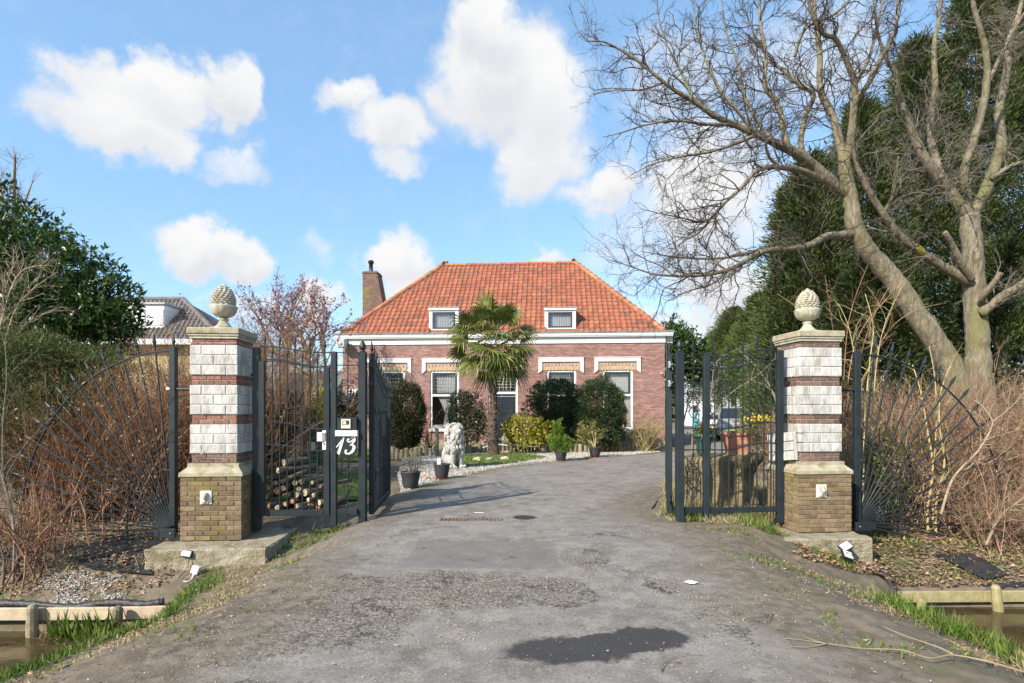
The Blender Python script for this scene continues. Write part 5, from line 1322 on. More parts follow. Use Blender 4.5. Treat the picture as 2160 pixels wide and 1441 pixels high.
def bare_tree_left():
    base = P(2030, 830, 11.3)
    t = thing('bare_tree', 'big bare tree leaning left with a long low branch towards the house', 'tree', (base.x, base.y, 0), 0, 'bare trees behind the pinkish thicket')
    Y = 11.3
    tr, rr = poly3([(2042, 905), (2008, 780), (1975, 725), (1935, 665), (1897, 607), (1860, 562), (1824, 520), (1804, 478), (1796, 430), (1787, 382), (1780, 345)],
                   [Y, Y, Y, Y, Y, Y, Y - .05, Y - .1, Y - .1, Y - .1, Y - .1], [.33, .29, .27, .26, .25, .235, .21, .20, .19, .165, .15])
    mb = MB(); mb.tube(tr, rr, 12); trunk = mb.build('trunk', M['bark'], t, True)
    def L(px, ys, ra): return poly3(px, ys, ra)
    limbs = [
        L([(1780, 347), (1773, 311), (1756, 244), (1731, 191), (1729, 111), (1720, 44), (1716, -30), (1706, -110)], [Y - .1, Y, Y + .1, Y + .2, Y + .4, Y + .5, Y + .6, Y + .7], [.12, .105, .095, .085, .07, .06, .045, .025]),
        L([(1782, 347), (1791, 310), (1799, 249), (1802, 178), (1791, 142), (1764, 84), (1738, 72), (1712, 30), (1700, -40)], [Y - .1, Y - .15, Y - .3, Y - .4, Y - .5, Y - .6, Y - .7, Y - .8, Y - .9], [.115, .10, .095, .085, .07, .06, .055, .04, .02]),
        L([(1799, 235), (1806, 212), (1831, 178), (1858, 124), (1884, 76), (1896, 0), (1902, -90)], [Y - .3, Y - .4, Y - .5, Y - .7, Y - .8, Y - .9, Y - 1], [.075, .07, .065, .06, .05, .042, .02]),
        L([(1787, 409), (1751, 382), (1716, 351), (1680, 324), (1636, 302), (1596, 284), (1547, 262), (1507, 244), (1462, 213), (1418, 187), (1373, 151), (1333, 120), (1276, 89), (1236, 84), (1204, 40)],
          [Y - .1, Y - .2, Y - .3, Y - .5, Y - .6, Y - .8, Y - .9, Y - 1, Y - 1.1, Y - 1.2, Y - 1.3, Y - 1.3, Y - 1.4, Y - 1.5, Y - 1.5], [.15, .145, .135, .12, .10, .085, .075, .066, .055, .045, .036, .028, .02, .012, .006]),
        L([(1706, 330), (1662, 307), (1649, 249), (1636, 213), (1613, 178), (1616, 116), (1604, 53), (1600, -20), (1590, -90)], [Y - .4, Y - .5, Y - .4, Y - .3, Y - .3, Y - .2, Y - .1, Y, Y], [.085, .08, .072, .065, .06, .05, .042, .03, .015]),
        L([(1713, 345), (1689, 311), (1698, 249), (1716, 200), (1689, 182), (1653, 151), (1627, 124), (1590, 70), (1570, 10)], [Y - .3, Y - .1, Y + .1, Y + .3, Y + .4, Y + .5, Y + .6, Y + .7, Y + .8], [.08, .075, .066, .06, .05, .042, .035, .022, .012]),
        L([(1735, 380), (1689, 360), (1644, 353), (1600, 358), (1564, 396), (1529, 427), (1502, 458), (1476, 489), (1440, 511), (1400, 540)], [Y - .3, Y - .6, Y - .9, Y - 1.1, Y - 1.3, Y - 1.4, Y - 1.5, Y - 1.6, Y - 1.7, Y - 1.8], [.09, .08, .07, .055, .045, .037, .028, .022, .014, .007]),
        L([(1797, 494), (1770, 497), (1742, 499), (1711, 516), (1680, 524), (1618, 529), (1578, 547), (1538, 569), (1484, 580), (1431, 582), (1378, 578), (1324, 560), (1280, 547)],
          [Y - .1, Y - .2, Y - .4, Y - .6, Y - .8, Y - 1.2, Y - 1.4, Y - 1.6, Y - 1.8, Y - 2, Y - 2.2, Y - 2.3, Y - 2.4], [.115, .105, .095, .085, .08, .066, .055, .045, .036, .028, .02, .012, .006]),
    ]
    # secondary limbs off the big ones
    extra = []
    for (px, y0, y1, ra) in [
        ([(1596, 284), (1560, 240), (1520, 190), (1490, 130), (1470, 60), (1460, -20)], Y - .8, Y - .3, [.05, .045, .038, .03, .02, .01]),
        ([(1547, 262), (1490, 262), (1430, 255), (1370, 262), (1310, 280), (1270, 290)], Y - .9, Y - 1.5, [.045, .04, .03, .022, .015, .007]),
        ([(1636, 302), (1600, 260), (1570, 200), (1555, 130), (1530, 60), (1520, -20)], Y - .6, Y, [.05, .045, .04, .03, .02, .01]),
        ([(1462, 213), (1440, 160), (1410, 100), (1390, 40), (1385, -30)], Y - 1.1, Y - .6, [.035, .03, .022, .015, .008]),
        ([(1596, 284), (1560, 300), (1500, 320), (1440, 330), (1380, 345), (1330, 370)], Y - .8, Y - 1.9, [.045, .038, .03, .022, .015, .007]),
        ([(1644, 353), (1622, 330), (1617, 300), (1640, 280)], Y - .9, Y - 1.4, [.04, .035, .028, .02]),
        ([(1618, 529), (1570, 535), (1520, 545), (1460, 545), (1410, 540), (1350, 530)], Y - 1.2, Y - 1.6, [.045, .038, .03, .022, .014, .007]),
        ([(1502, 458), (1480, 470), (1440, 460), (1390, 450), (1350, 440)], Y - 1.5, Y - 2.1, [.028, .024, .018, .012, .006]),
        ([(1676, 120), (1700, 60), (1760, 30), (1800, -10), (1830, -60)], Y - .5, Y - .9, [.04, .035, .03, .02, .01]),
        ([(1802, 178), (1830, 130), (1850, 60), (1860, 0), (1866, -60)], Y - .4, Y, [.045, .04, .03, .022, .01]),
        ([(1400, 175), (1350, 190), (1300, 190), (1250, 200)], Y - 1.2, Y - 1.6, [.025, .02, .013, .006]),
        ([(1538, 569), (1500, 600), (1450, 615), (1400, 640)], Y - 1.6, Y - 2.0, [.025, .02, .014, .006])]:
        extra.append(poly3(px, list(np.linspace(y0, y1, len(px))), ra))
    for p, r in limbs + extra:
        mb = MB(); mb.tube(p, r, 8); mb.build('limb', M['bark'], t, True)
    parts, _ = limb_twigs(limbs, 300, 1.35, .014, .18, .10, TW)
    p2, _ = limb_twigs(extra, 230, 1.1, .012, .06, .04, TW)
    V, Fc, R = merge(parts + p2); tag(np_mesh('twigs', V, Fc, M['twig'], t, R), kind='stuff')
bare_tree_left()
def bare_tree_right():
    Y = 11.6; base = P(2065, 860, Y)
    t = thing('bare_tree', 'upright bare tree with pale forked trunk in front of the dark conifers', 'tree', (base.x, base.y, 0), 0, 'bare trees behind the pinkish thicket')
    tr, rr = poly3([(2070, 900), (2064, 785), (2063, 735), (2060, 683), (2055, 598), (2052, 550), (2049, 500), (2044, 452)], [Y] * 8, [.40, .32, .28, .27, .26, .245, .235, .24])
    mb = MB(); mb.tube(tr, rr, 12); mb.build('trunk', M['bark'], t, True)
    L = lambda px, y0, y1, ra: poly3(px, list(np.linspace(y0, y1, len(px))), ra)
    limbs = [
        L([(2044, 460), (2021, 430), (1999, 393), (1964, 353), (1936, 307), (1919, 262), (1896, 199), (1890, 159), (1868, 120), (1850, 60), (1840, -20)], Y, Y - .6, [.165, .15, .14, .125, .105, .09, .075, .06, .045, .03, .012]),
        L([(1985, 378), (1976, 340), (1964, 296), (1962, 250), (1973, 188), (1970, 102), (1981, 34), (1990, -60)], Y - .2, Y + .4, [.10, .095, .09, .085, .075, .06, .05, .025]),
        L([(2042, 455), (2041, 421), (2033, 364), (2061, 273), (2081, 182), (2078, 102), (2055, 17), (2045, -70)], Y, Y - .9, [.11, .105, .10, .095, .085, .07, .055, .03]),
        L([(2044, 458), (2064, 430), (2090, 376), (2112, 307), (2107, 239), (2124, 148), (2129, 85), (2147, 34), (2170, -50)], Y, Y + .5, [.16, .15, .14, .125, .115, .09, .075, .06, .03]),
        L([(2040, 598), (2033, 590), (1981, 558), (1936, 529), (1896, 495), (1862, 450), (1828, 393), (1805, 341), (1800, 300)], Y, Y - 1.0, [.14, .13, .12, .11, .10, .085, .075, .05, .025]),
        L([(2070, 660), (2090, 645), (2112, 626), (2160, 598), (2230, 560), (2300, 540)], Y - .2, Y - .8, [.13, .12, .115, .105, .085, .05]),
        L([(2068, 640), (2080, 618), (2112, 575)], Y - .2, Y - .7, [.085, .075, .065]),
        L([(2050, 590), (2030, 560), (2010, 520), (1993, 490)], Y - .2, Y - .6, [.09, .085, .075, .065]),
        L([(2090, 378), (2130, 352), (2170, 338), (2240, 300)], Y, Y - .5, [.065, .055, .045, .025]),
        L([(2081, 182), (2110, 120), (2140, 60), (2180, 0)], Y - .5, Y - .7, [.055, .045, .035, .02]),
        L([(1862, 450), (1880, 420), (1890, 370), (1895, 330)], Y - .6, Y - 1.1, [.045, .04, .03, .018])]
    for p, r in limbs:
        mb = MB(); mb.tube(p, r, 9); mb.build('limb', M['bark'], t, True)
    keep = limbs[:6] + limbs[8:]
    parts, _ = limb_twigs(keep, 230, 1.15, .012, .1, .03, TW)
    V, Fc, R = merge(parts); tag(np_mesh('twigs', V, Fc, M['twig_grey'], t, R), kind='stuff')
    lp, lr = limbs[4]; i0 = min(range(len(lp)), key=lambda i: (lp[i] - P(1936, 529, Y - .43)).length); mb = MB(); mb.tube([q + Vector((-.012, -.022, .012)) for q in lp[i0 - 2:i0 + 3]], [r * k for r, k in zip(lr[i0 - 2:i0 + 3], (.6, .97, 1.0, .97, .6))], 9); mb.build('lichen_patch', M['lichen'], t, True)
bare_tree_right()

def conifer(label, px, Y, top_py, rb, mt, n=5200, name='cypress_tree', zb=.0, group='tall cypress trees on the right', lean=.0):
    x = XP(px, Y); H = EYE + (HY - top_py) / F * Y
    t = thing(name, label, 'tree', (x, Y, 0), 0, group)
    mb = MB(); mb.tube([(x, Y, 0), (x, Y, H * .5), (x, Y, H * .9)], [.22, .14, .03], 8); mb.build('trunk', M['bark'], t, True)
    # drooping boughs: each bough is a lump of sprays, set spirally
    nb = int(n / 22); f = RNG.random(nb) ** .75; a = RNG.uniform(0, 2 * math.pi, nb)
    z = zb + f * (H - zb)
    prof = 1.08 * rb * np.clip((1 - f) ** .70, 0, 1) * (1 + .12 * np.sin(a * 5 + z * 2.1)) + .06
    rr = prof * RNG.uniform(.12, 1.0, nb) ** .5 * (1 + .28 * (RNG.random(nb) > .80))
    C = np.stack([x + rr * np.cos(a), Y + rr * np.sin(a), z + .12 * rr], 1)
    O = np.stack([np.cos(a), np.sin(a), np.full(nb, .42)], 1)
    m = 62; k = np.repeat(np.arange(nb), m); s = (.30 + .30 * RNG.random(nb)[k]) * (.55 + .6 * (1 - f[k]))
    off = RNG.normal(size=(nb * m, 3)) * np.array([.5, .5, .42]) * s[:, None]
    Pt = C[k] + off + O[k] * (RNG.random(nb * m) * .3 * s)[:, None]
    D = nrm(O[k] + off * .9 / s[:, None] * .5 + RNG.normal(size=(nb * m, 3)) * .35 + np.array([0, 0, .25]))
    V, Fc, R = cards(Pt, D, nrm(RNG.normal(size=D.shape) + O[k] * .6 + np.array([0, 0, .5])), RNG.uniform(.09, .22, len(Pt)), RNG.uniform(.022, .05, len(Pt)))
    R = np.clip(np.repeat(np.repeat(RNG.random(nb), m), 4) * .75 + R * .25, 0, 1)
    np_mesh('crown', V, Fc, mt, t, R)
    return t
C_, CL = M['leaf_conifer'], M['leaf_conifer_light']
conifer('tallest dark cypress at the right edge behind the forked bare tree', 2205, 16.6, -150, 2.6, C_, 26000)
conifer('dark cypress with its tip between the forked limbs of the pale trunk', 2060, 17.0, -45, 2.4, C_, 24000)
conifer('dark cypress rising behind the middle limbs of the bare trees', 1935, 17.3, 95, 2.3, C_, 22000)
conifer('dark cypress behind the leaning bare trunk', 1815, 17.3, 225, 2.0, C_, 18000)
conifer('dark cypress at the end of the tall row, above the white banded pillar', 1712, 17.0, 335, 1.7, C_, 16000)
conifer('narrow dark cypress standing in front of the lighter row', 1665, 17.5, 400, 1.0, C_, 8000)
conifer('low bushy cypress just right of the pillar with the broken band', 1840, 14.5, 560, 1.9, C_, 9000)
conifer('low bushy cypress filling the gap behind the forked trunk', 2110, 14.8, 520, 1.9, C_, 9000)
conifer('light green cypress nearest behind the iron panel', 1655, 24, 570, 1.5, CL, 13000, group='lighter cypress row behind the grey van')
conifer('light green cypress second in the row behind the iron panel', 1600, 33.5, 625, 2.6, CL, 14000, zb=1.2, group='lighter cypress row behind the grey van')
conifer('light green cypress with ragged top behind the grey van', 1548, 36, 655, 2.7, CL, 13000, zb=1.8, group='lighter cypress row behind the grey van')
conifer('small light green cypress farthest along the row', 1516, 41, 700, 2.3, CL, 7000, zb=1.8, group='lighter cypress row behind the grey van')

def broadleaf(name, label, cat, ells, n, mt, L, W, trunk=None, group=None, shell=.55, each=6, up=.35, spread=.75, stems=None):
    E = np.array(ells, float); c = E[:, :3].mean(0)
    g = c[:2] if trunk is None else np.array(trunk)
    t = thing(name, label, cat, (g[0], g[1], max(0, h1(g[0], g[1])) if abs(g[0]) < 60 else 0), 0, group)
    zg = h1(g[0], g[1])
    mb = MB()
    for e in E:
        k = 1 if stems is None else stems
        for _ in range(k):
            q = Vector((e[0] + random.uniform(-.3, .3) * e[3], e[1] + random.uniform(-.3, .3) * e[4], e[2] + e[5] * .4)); b = Vector((g[0] + random.uniform(-.1, .1), g[1] + random.uniform(-.1, .1), zg - .05))
            mid = b.lerp(q, .5) + Vector((random.uniform(-.15, .15), random.uniform(-.15, .15), .1)); r = max(.012, min(.09, e[5] * .05))
            mb.tube(smooth_path([b, mid, q], 4), list(np.linspace(r, r * .35, 9)), 6)
    mb.build('stem', M['bark'], t, True)
    Pt, O = lumps(ells, n // each, shell); Pt = Pt + RNG.normal(size=Pt.shape) * L * .4
    D0 = nrm(O + np.array([0, 0, up]) + RNG.normal(size=O.shape) * .35)
    k = np.repeat(np.arange(len(Pt)), each)
    D = nrm(D0[k] * .55 + RNG.normal(size=(len(k), 3)) * spread); Q = Pt[k] + D0[k] * (RNG.random(len(k)) * L * 1.1)[:, None]
    Nn = nrm(RNG.normal(size=D.shape) * .55 + np.array([0, 0, 1]) + O[k] * .4)
    V, Fc, R = cards(Q, D, Nn, RNG.uniform(.65, 1.2, len(Q)) * L, RNG.uniform(.7, 1.15, len(Q)) * W, .18)
    np_mesh('foliage', V, Fc, mt, t, R)
    return t
def E(px, py, Y, rx, rz, ry=None):
    p = P(px, py, Y); k = Y / F; return (p.x, p.y, p.z, rx * k, (ry or rx) * k, rz * k)
broadleaf('laurel_bush', 'large glossy dark green laurel at the left edge', 'bush',
          [E(20, 520, 11.2, 95, 95), E(85, 570, 11, 90, 90), E(165, 590, 11, 70, 75), E(215, 640, 10.8, 68, 62), E(120, 660, 10.8, 110, 75), E(20, 640, 11, 90, 90), E(-60, 560, 11, 90, 120), E(240, 690, 10.9, 48, 45), E(150, 720, 10.8, 100, 50)],
          22000, M['leaf_laurel'], .145, .052, (-8.6, 11), stems=2)
def feather(name, label, cat, ells, n, mt, L, W, trunk, group=None, droop=.15):
    t = thing(name, label, cat, (trunk[0], trunk[1], h1(*trunk)), 0, group)
    mb = MB()
    for e in ells:
        q = Vector(e[:3]); b = Vector((trunk[0], trunk[1], h1(*trunk) - .05)); mb.tube(smooth_path([b, b.lerp(q, .5) + Vector((0, 0, .2)), q], 4), list(np.linspace(.04, .012, 9)), 6)
    mb.build('stem', M['bark'], t, True)
    Pt, O = lumps(ells, n // 9, .5, .25)
    k = np.repeat(np.arange(len(Pt)), 9); O2 = nrm(O + np.array([0, 0, .15]) + RNG.normal(size=O.shape) * .4)
    D = nrm(O2[k] + RNG.normal(size=(len(k), 3)) * .42 - np.array([0, 0, droop])); Q = Pt[k] + RNG.normal(size=(len(k), 3)) * L * .5
    V, Fc, R = cards(Q, D, nrm(RNG.normal(size=D.shape)), RNG.uniform(.5, 1.3, len(Q)) * L, W)
    np_mesh('foliage', V, Fc, mt, t, R); return t
feather('juniper_bush', 'feathery yellow green conifer bush below the laurel', 'bush', [E(60, 760, 9.6, 110, 65), E(165, 785, 9.9, 105, 55), E(-30, 820, 9.6, 110, 100), E(120, 860, 9.5, 130, 60), E(30, 950, 9.4, 90, 80)],
        62000, M['leaf_juniper'], .11, .013, (-8.2, 9.5))

def thicket(name, label, x0, x1, y0, y1, zt, n, m, L, seed_bend=.0, group=None, leafy=None, cat='thicket', r0=.008):
    c = ((x0 + x1) / 2, (y0 + y1) / 2)
    t = thing(name, label, cat, (c[0], c[1], h1(*c)), 0, group)
    B = np.stack([RNG.uniform(x0, x1, n), RNG.uniform(y0, y1, n)], 1); Z = height(B[:, 0], B[:, 1])
    P0 = np.concatenate([B, Z[:, None] - .03], 1); D = RNG.normal(size=(n, 3)) * .32 + np.array([seed_bend, .02, 1.0])
    hh = zt(B[:, 0]) - Z
    parts, tips = grow(P0, D, hh * RNG.uniform(.75, 1.02, n), r0 * RNG.uniform(.45, 1.9, n) ** 1.2, [(6, .10, -.015, 9, .34, .55, .55), (4, .2, .02, 4, .55, .7, .6), (3, .25, .0, 0, 0, 0, 0)])
    V, Fc, R = merge(parts); np_mesh('twigs', V, Fc, m, t, R)
    if leafy:
        pts, dirs = tips; q = pts[:, -1]; pick = RNG.random(len(q)) < leafy[1]
        V, Fc, R = cards(q[pick], nrm(dirs[pick, -1] + RNG.normal(size=(pick.sum(), 3)) * .5), nrm(RNG.normal(size=(pick.sum(), 3))), leafy[2], leafy[2] * .5); np_mesh('leaves', V, Fc, leafy[0], t, R)
    return t
lt = lambda x: np.interp(x, [-9, -7.6, -6.2, -5.2, -4.6], [1.7, 2.0, 2.45, 2.6, 2.2]) + .12 * np.sin(x * 7)
thicket('bramble_thicket', 'dense dark red brown thicket of thin twigs behind the fence fan, below the laurel', -7.9, -5.25, 8.75, 10.4, lt, 560, M['twig_red'], 1.0, .05, leafy=(M['litter'], .05, .06))
thicket('bramble_thicket', 'low tangle of dead stems at the water edge in the corner by the planks', -8.2, -5.6, 6.75, 8.1, lambda x: .7 + .3 * np.sin(x * 5), 80, M['twig_red'], .8, .02)
rt = lambda x: np.interp(x, [5, 6, 7, 8.5, 10.5], [1.85, 2.05, 2.25, 2.3, 2.2]) + .1 * np.sin(x * 6)
thicket('spirea_thicket', 'pinkish brown thicket of fine twigs behind the fence fan, below the bare trees', 5.35, 10.6, 8.9, 11.0, rt, 560, M['twig_pink'], 1.0, -.06, leafy=(M['litter'], .02, .06))
thicket('dry_thicket', 'straw coloured thicket of arching stems at the right edge above the ditch', 6.6, 9.4, 7.75, 8.7, lambda x: .9 + .35 * np.sin(x * 3), 170, M['twig_pink'], .8, -.12, r0=.006)
thicket('brown_shrub', 'brown bare shrub behind the small gate, beside the brick pillar', -6.3, -5.2, 12.2, 13.6, lambda x: 3.6 + .2 * np.sin(x * 4), 170, M['twig_red'], 1, .0, cat='shrub')
thicket('brown_shrub', 'tall bare brown shrub between neighbour house and pink blossom tree', -10.2, -6.6, 15.5, 17.0, lambda x: 4.5 + .35 * np.sin(x * 2), 200, M['twig_red'], 1, 0, cat='shrub', leafy=(M['leaf_olive'], .03, .07))

def stems_plant(name, label, base, stems, m, cat='shrub', group=None, twigs=0, tl=.5, tm=None, leaves=None):
    t = thing(name, label, cat, tuple(base), 0, group); paths = []
    for pts, r in stems:
        sp = smooth_path(pts, 6); rr = list(np.linspace(r, r * .35, len(sp))); mb = MB(); mb.tube(sp, rr, 6); mb.build('stem', m, t, True); paths.append((sp, rr))
    if twigs:
        parts, tips = limb_twigs(paths, twigs, tl, .008, .2, .3, [(5, .2, .03, 4, .5, .6, .55), (4, .28, .02, 0, 0, 0, 0)])
        V, Fc, R = merge(parts); tag(np_mesh('twigs', V, Fc, tm or m, t, R), kind='stuff')
        if leaves:
            pts, dirs = tips; k = RNG.random(len(pts)) < leaves[1]
            V, Fc, R = cards(pts[k, -1], nrm(dirs[k, -1] + RNG.normal(size=(k.sum(), 3)) * .5), nrm(RNG.normal(size=(k.sum(), 3))), leaves[2], leaves[2] * .45); np_mesh('foliage', V, Fc, leaves[0], t, R)
    return t
def px_stem(pts, Y): return [P(a, b, Y + i * .03) for i, (a, b) in enumerate(pts)]
stems_plant('elder_shrub', 'pale yellow stemmed shrub growing through the right fence fan', P(1955, 1135, 8.75),
            [(px_stem([(1962, 1150), (1956, 1080), (1968, 990), (1955, 900), (1943, 830), (1925, 770)], 8.75), .022), (px_stem([(1975, 1150), (1975, 1060), (1992, 980), (1982, 900), (1984, 830), (2005, 770)], 8.7), .02),
             (px_stem([(1968, 1110), (1968, 1000), (1975, 900), (1972, 800), (1960, 730)], 8.9), .015)], M['twig_yellow'], twigs=36, tl=.7, tm=M['twig_yellow'], leaves=(M['leaf_fresh'], .08, .05))
stems_plant('elder_shrub', 'yellow stemmed shrub rising beside the right fence post in front of the pillar edge', P(1830, 1000, 8.85),
            [(px_stem([(1820, 1080), (1822, 960), (1826, 860), (1835, 760), (1842, 690), (1825, 620)], 8.85), .015), (px_stem([(1828, 1080), (1834, 940), (1842, 850), (1850, 760), (1868, 680), (1905, 600)], 8.95), .015),
             (px_stem([(1818, 1060), (1812, 900), (1806, 780), (1790, 690), (1768, 640)], 9.1), .012)], M['twig_yellow'], twigs=40, tl=.9, tm=M['twig_yellow'])
stems_plant('pale_branch', 'pale bare arching branch in front of the pinkish thicket', P(2000, 1120, 8.2),
            [(px_stem([(1985, 1085), (2010, 1010), (2060, 955), (2088, 910), (2092, 885), (2070, 855), (2055, 845)], 8.1), .02), (px_stem([(2092, 890), (2120, 870), (2150, 840), (2180, 800)], 8.1), .011), (px_stem([(2075, 930), (2120, 915), (2180, 900)], 8.1), .009),
             (px_stem([(2080, 1150), (2110, 1090), (2160, 1050), (2230, 1000)], 7.9), .022)], M['twig_pale'], 'branch', twigs=26, tl=.6)
stems_plant('birch_sapling', 'thin pale bare sapling stems at the far left edge', P(5, 1230, 6.9),
            [(px_stem([(42, 1210), (25, 1100), (8, 1010), (6, 900), (14, 800), (10, 720)], 7.0), .013), (px_stem([(28, 1230), (30, 1130), (20, 1060), (-10, 960)], 6.95), .017), (px_stem([(14, 1000), (60, 930), (110, 880)], 7.2), .006),
             (px_stem([(5, 1240), (8, 1180), (-15, 1100)], 6.9), .017)], M['twig_grey'], 'sapling', twigs=40, tl=.6)
stems_plant('pale_shrub', 'pale bare shrub with upright twigs in front of the laurel', P(10, 900, 10.0),
            [(px_stem([(-10, 900), (5, 760), (30, 660), (70, 610), (120, 575)], 9.7), .02), (px_stem([(-20, 900), (-8, 740), (20, 620), (50, 570), (100, 560)], 9.7), .02), (px_stem([(0, 880), (10, 740), (60, 680), (120, 650)], 9.6), .016), (px_stem([(-15, 880), (0, 700), (15, 600), (40, 540)], 9.8), .018)],
            M['twig_pale'], twigs=110, tl=.75)
stems_plant('distant_birch', 'bare reddish birch top showing above the laurel', (XP(25, 20), 20, 0), [(px_stem([(40, 860), (35, 600), (30, 420), (32, 330)], 20), .09), (px_stem([(35, 520), (10, 430), (-5, 370)], 20), .05), (px_stem([(35, 480), (55, 420), (70, 380)], 20), .04)], M['twig_red'], 'tree', twigs=120, tl=1.1)
broadleaf('privet_shrub', 'yellow green leafy shrub low behind the right fence fan', 'shrub', [E(1860, 960, 9.0, 40, 50), E(1835, 1000, 8.9, 30, 50), E(1915, 940, 9.1, 38, 26), E(1880, 1040, 8.9, 40, 36)], 2600, M['leaf_privet'], .055, .028, (XP(1862, 9.0), 9.0), stems=2)
# arching whips beside the right pillar and behind the panel
def whip(name, label, strokes, Y, m, tw=20):
    stems_plant(name, label, P(strokes[0][0][0], strokes[0][0][1], Y), [(px_stem(s, Y), .011) for s in strokes], m, 'shrub', twigs=tw, tl=.5)
whip('bare_shrub', 'bare shrub whose pale arching whips cross behind the fixed iron panel', [[(1470, 960), (1500, 900), (1530, 840), (1600, 790), (1640, 750)], [(1465, 960), (1480, 890), (1500, 830), (1515, 760), (1600, 720)], [(1460, 960), (1462, 900), (1475, 850), (1495, 815)], [(1640, 930), (1640, 850), (1600, 780), (1560, 740)], [(1650, 930), (1630, 830), (1580, 800)]], 9.9, M['twig_pale'], 40)
whip('bare_shrub', 'reddish bare whips rising behind the pillar with the broken band', [[(1770, 900), (1765, 760), (1752, 660), (1740, 580)], [(1775, 900), (1785, 720), (1800, 640), (1830, 560)], [(1780, 900), (1800, 740), (1850, 650), (1900, 620)], [(1760, 900), (1720, 740), (1690, 660), (1640, 620)], [(1785, 880), (1830, 700), (1880, 600), (1930, 560)], [(1790, 880), (1860, 720), (1920, 660), (1990, 640)]], 9.6, M['twig_red'], 60)

# pink flowering cherries behind the small gate
def cherry(label, px, Y, crown, tr, mt, blossom, n=60):
    base = Vector((XP(px, Y), Y, 0)); t = thing('cherry_tree', label, 'tree', tuple(base), 0, 'small flowering trees behind the small gate')
    paths = []
    for s, r in tr: sp = smooth_path(px_stem(s, Y), 6); rr = list(np.linspace(r, r * .3, len(sp))); mb = MB(); mb.tube(sp, rr, 8); mb.build('trunk' if not paths else 'limb', mt, t, True); paths.append((sp, rr))
    parts, tips = limb_twigs(paths, n, crown, .02, .3, .35, [(6, .2, .04, 6, .5, .5, .55), (5, .25, .05, 5, .5, .5, .55), (4, .28, .05, 0, 0, 0, 0)])
    V, Fc, R = merge(parts); tag(np_mesh('twigs', V, Fc, M['twig_red'], t, R), kind='stuff')
    if blossom:
        pts, dirs = tips; q = pts.reshape(-1, 3); k = RNG.random(len(q)) < blossom; q = q[k]
        V, Fc, R = cards(q, nrm(RNG.normal(size=q.shape)), nrm(RNG.normal(size=q.shape)), .07, .06); tag(np_mesh('blossom', V, Fc, M['blossom'], t, R), kind='stuff')
cherry('small cherry in pink bud, its mossy trunk seen through the gate bars', 640, 16.0, 1.5, [([(640, 968), (640, 900), (650, 840), (652, 780), (640, 720), (615, 670)], .12), ([(645, 900), (675, 860), (690, 800), (680, 730), (690, 680)], .08), ([(652, 800), (620, 770), (600, 720), (580, 680)], .07), ([(650, 760), (665, 700), (655, 650)], .05)], M['bark_yellow'], .16, 64)
cherry('taller pink budding plum behind the mossy cherry', 590, 22.0, 1.9, [([(600, 940), (598, 820), (602, 740), (610, 680), (622, 640)], .13), ([(600, 780), (570, 720), (545, 670)], .08), ([(602, 740), (640, 690), (660, 660)], .07), ([(600, 720), (590, 660), (580, 640)], .06)], M['bark'], .20, 60)

# ---------------------------------------------------------------- garden in front of the house
def yew(label, ells, n, mt, name='yew_bush', L=.075, W=.028):
    e0 = ells[0]; t = thing(name, label, 'bush', (e0[0], e0[1], 0), 0, 'clipped round yews')
    mb = MB(); mb.tube([(e0[0], e0[1], 0), (e0[0], e0[1], e0[2])], [.12, .05], 8); mb.build('stem', M['bark'], t)
    Pt, O = lumps(ells, n // 7, .74, .12); k = np.repeat(np.arange(len(Pt)), 7)
    D = nrm(O[k] + RNG.normal(size=(len(k), 3)) * .5 + np.array([0, 0, .35])); Q = Pt[k] + RNG.normal(size=(len(k), 3)) * .04
    V, Fc, R = cards(Q, D, nrm(RNG.normal(size=D.shape)), RNG.uniform(.6, 1.3, len(Q)) * L, W); np_mesh('foliage', V, Fc, mt, t, R)
yew('tall egg shaped brownish yew standing before the first window', [E(856, 872, 21.6, 39, 68), E(852, 910, 21.6, 36, 40)], 38000, M['leaf_yew_brown'])
yew('round dark yew in shade, behind the small potted conifer', [E(1174, 858, 22.6, 50, 58), E(1180, 905, 22.5, 46, 45)], 38000, M['leaf_yew'])
yew('larger round yew lit green, beside the last window', [E(1266, 862, 21.9, 52, 64), E(1262, 905, 21.8, 54, 42)], 44000, M['leaf_yew'])
broadleaf('holly_bush', 'dark glossy holly between the lion statue and the palm', 'bush', [E(985, 868, 22.4, 38, 42), E(990, 900, 22.2, 42, 38), E(972, 850, 22.5, 26, 26)], 12000, M['leaf_holly'], .075, .042, (XP(985, 22.4), 22.4))
broadleaf('holly_bush', 'thin open holly against the wall right of the door', 'bush', [E(1130, 835, 23.6, 18, 24), E(1112, 868, 23.6, 16, 16), E(1145, 815, 23.6, 14, 14)], 1500, M['leaf_holly'], .09, .05, (XP(1125, 23.6), 23.6))
broadleaf('spotted_laurel', 'low yellow variegated shrub beside the stone urn', 'shrub', [E(1105, 902, 20.9, 40, 26), E(1085, 900, 20.8, 22, 24), E(1135, 908, 20.9, 24, 26), E(1105, 925, 20.8, 36, 20)], 5200, M['leaf_yellow'], .09, .05, (XP(1108, 20.9), 20.9))
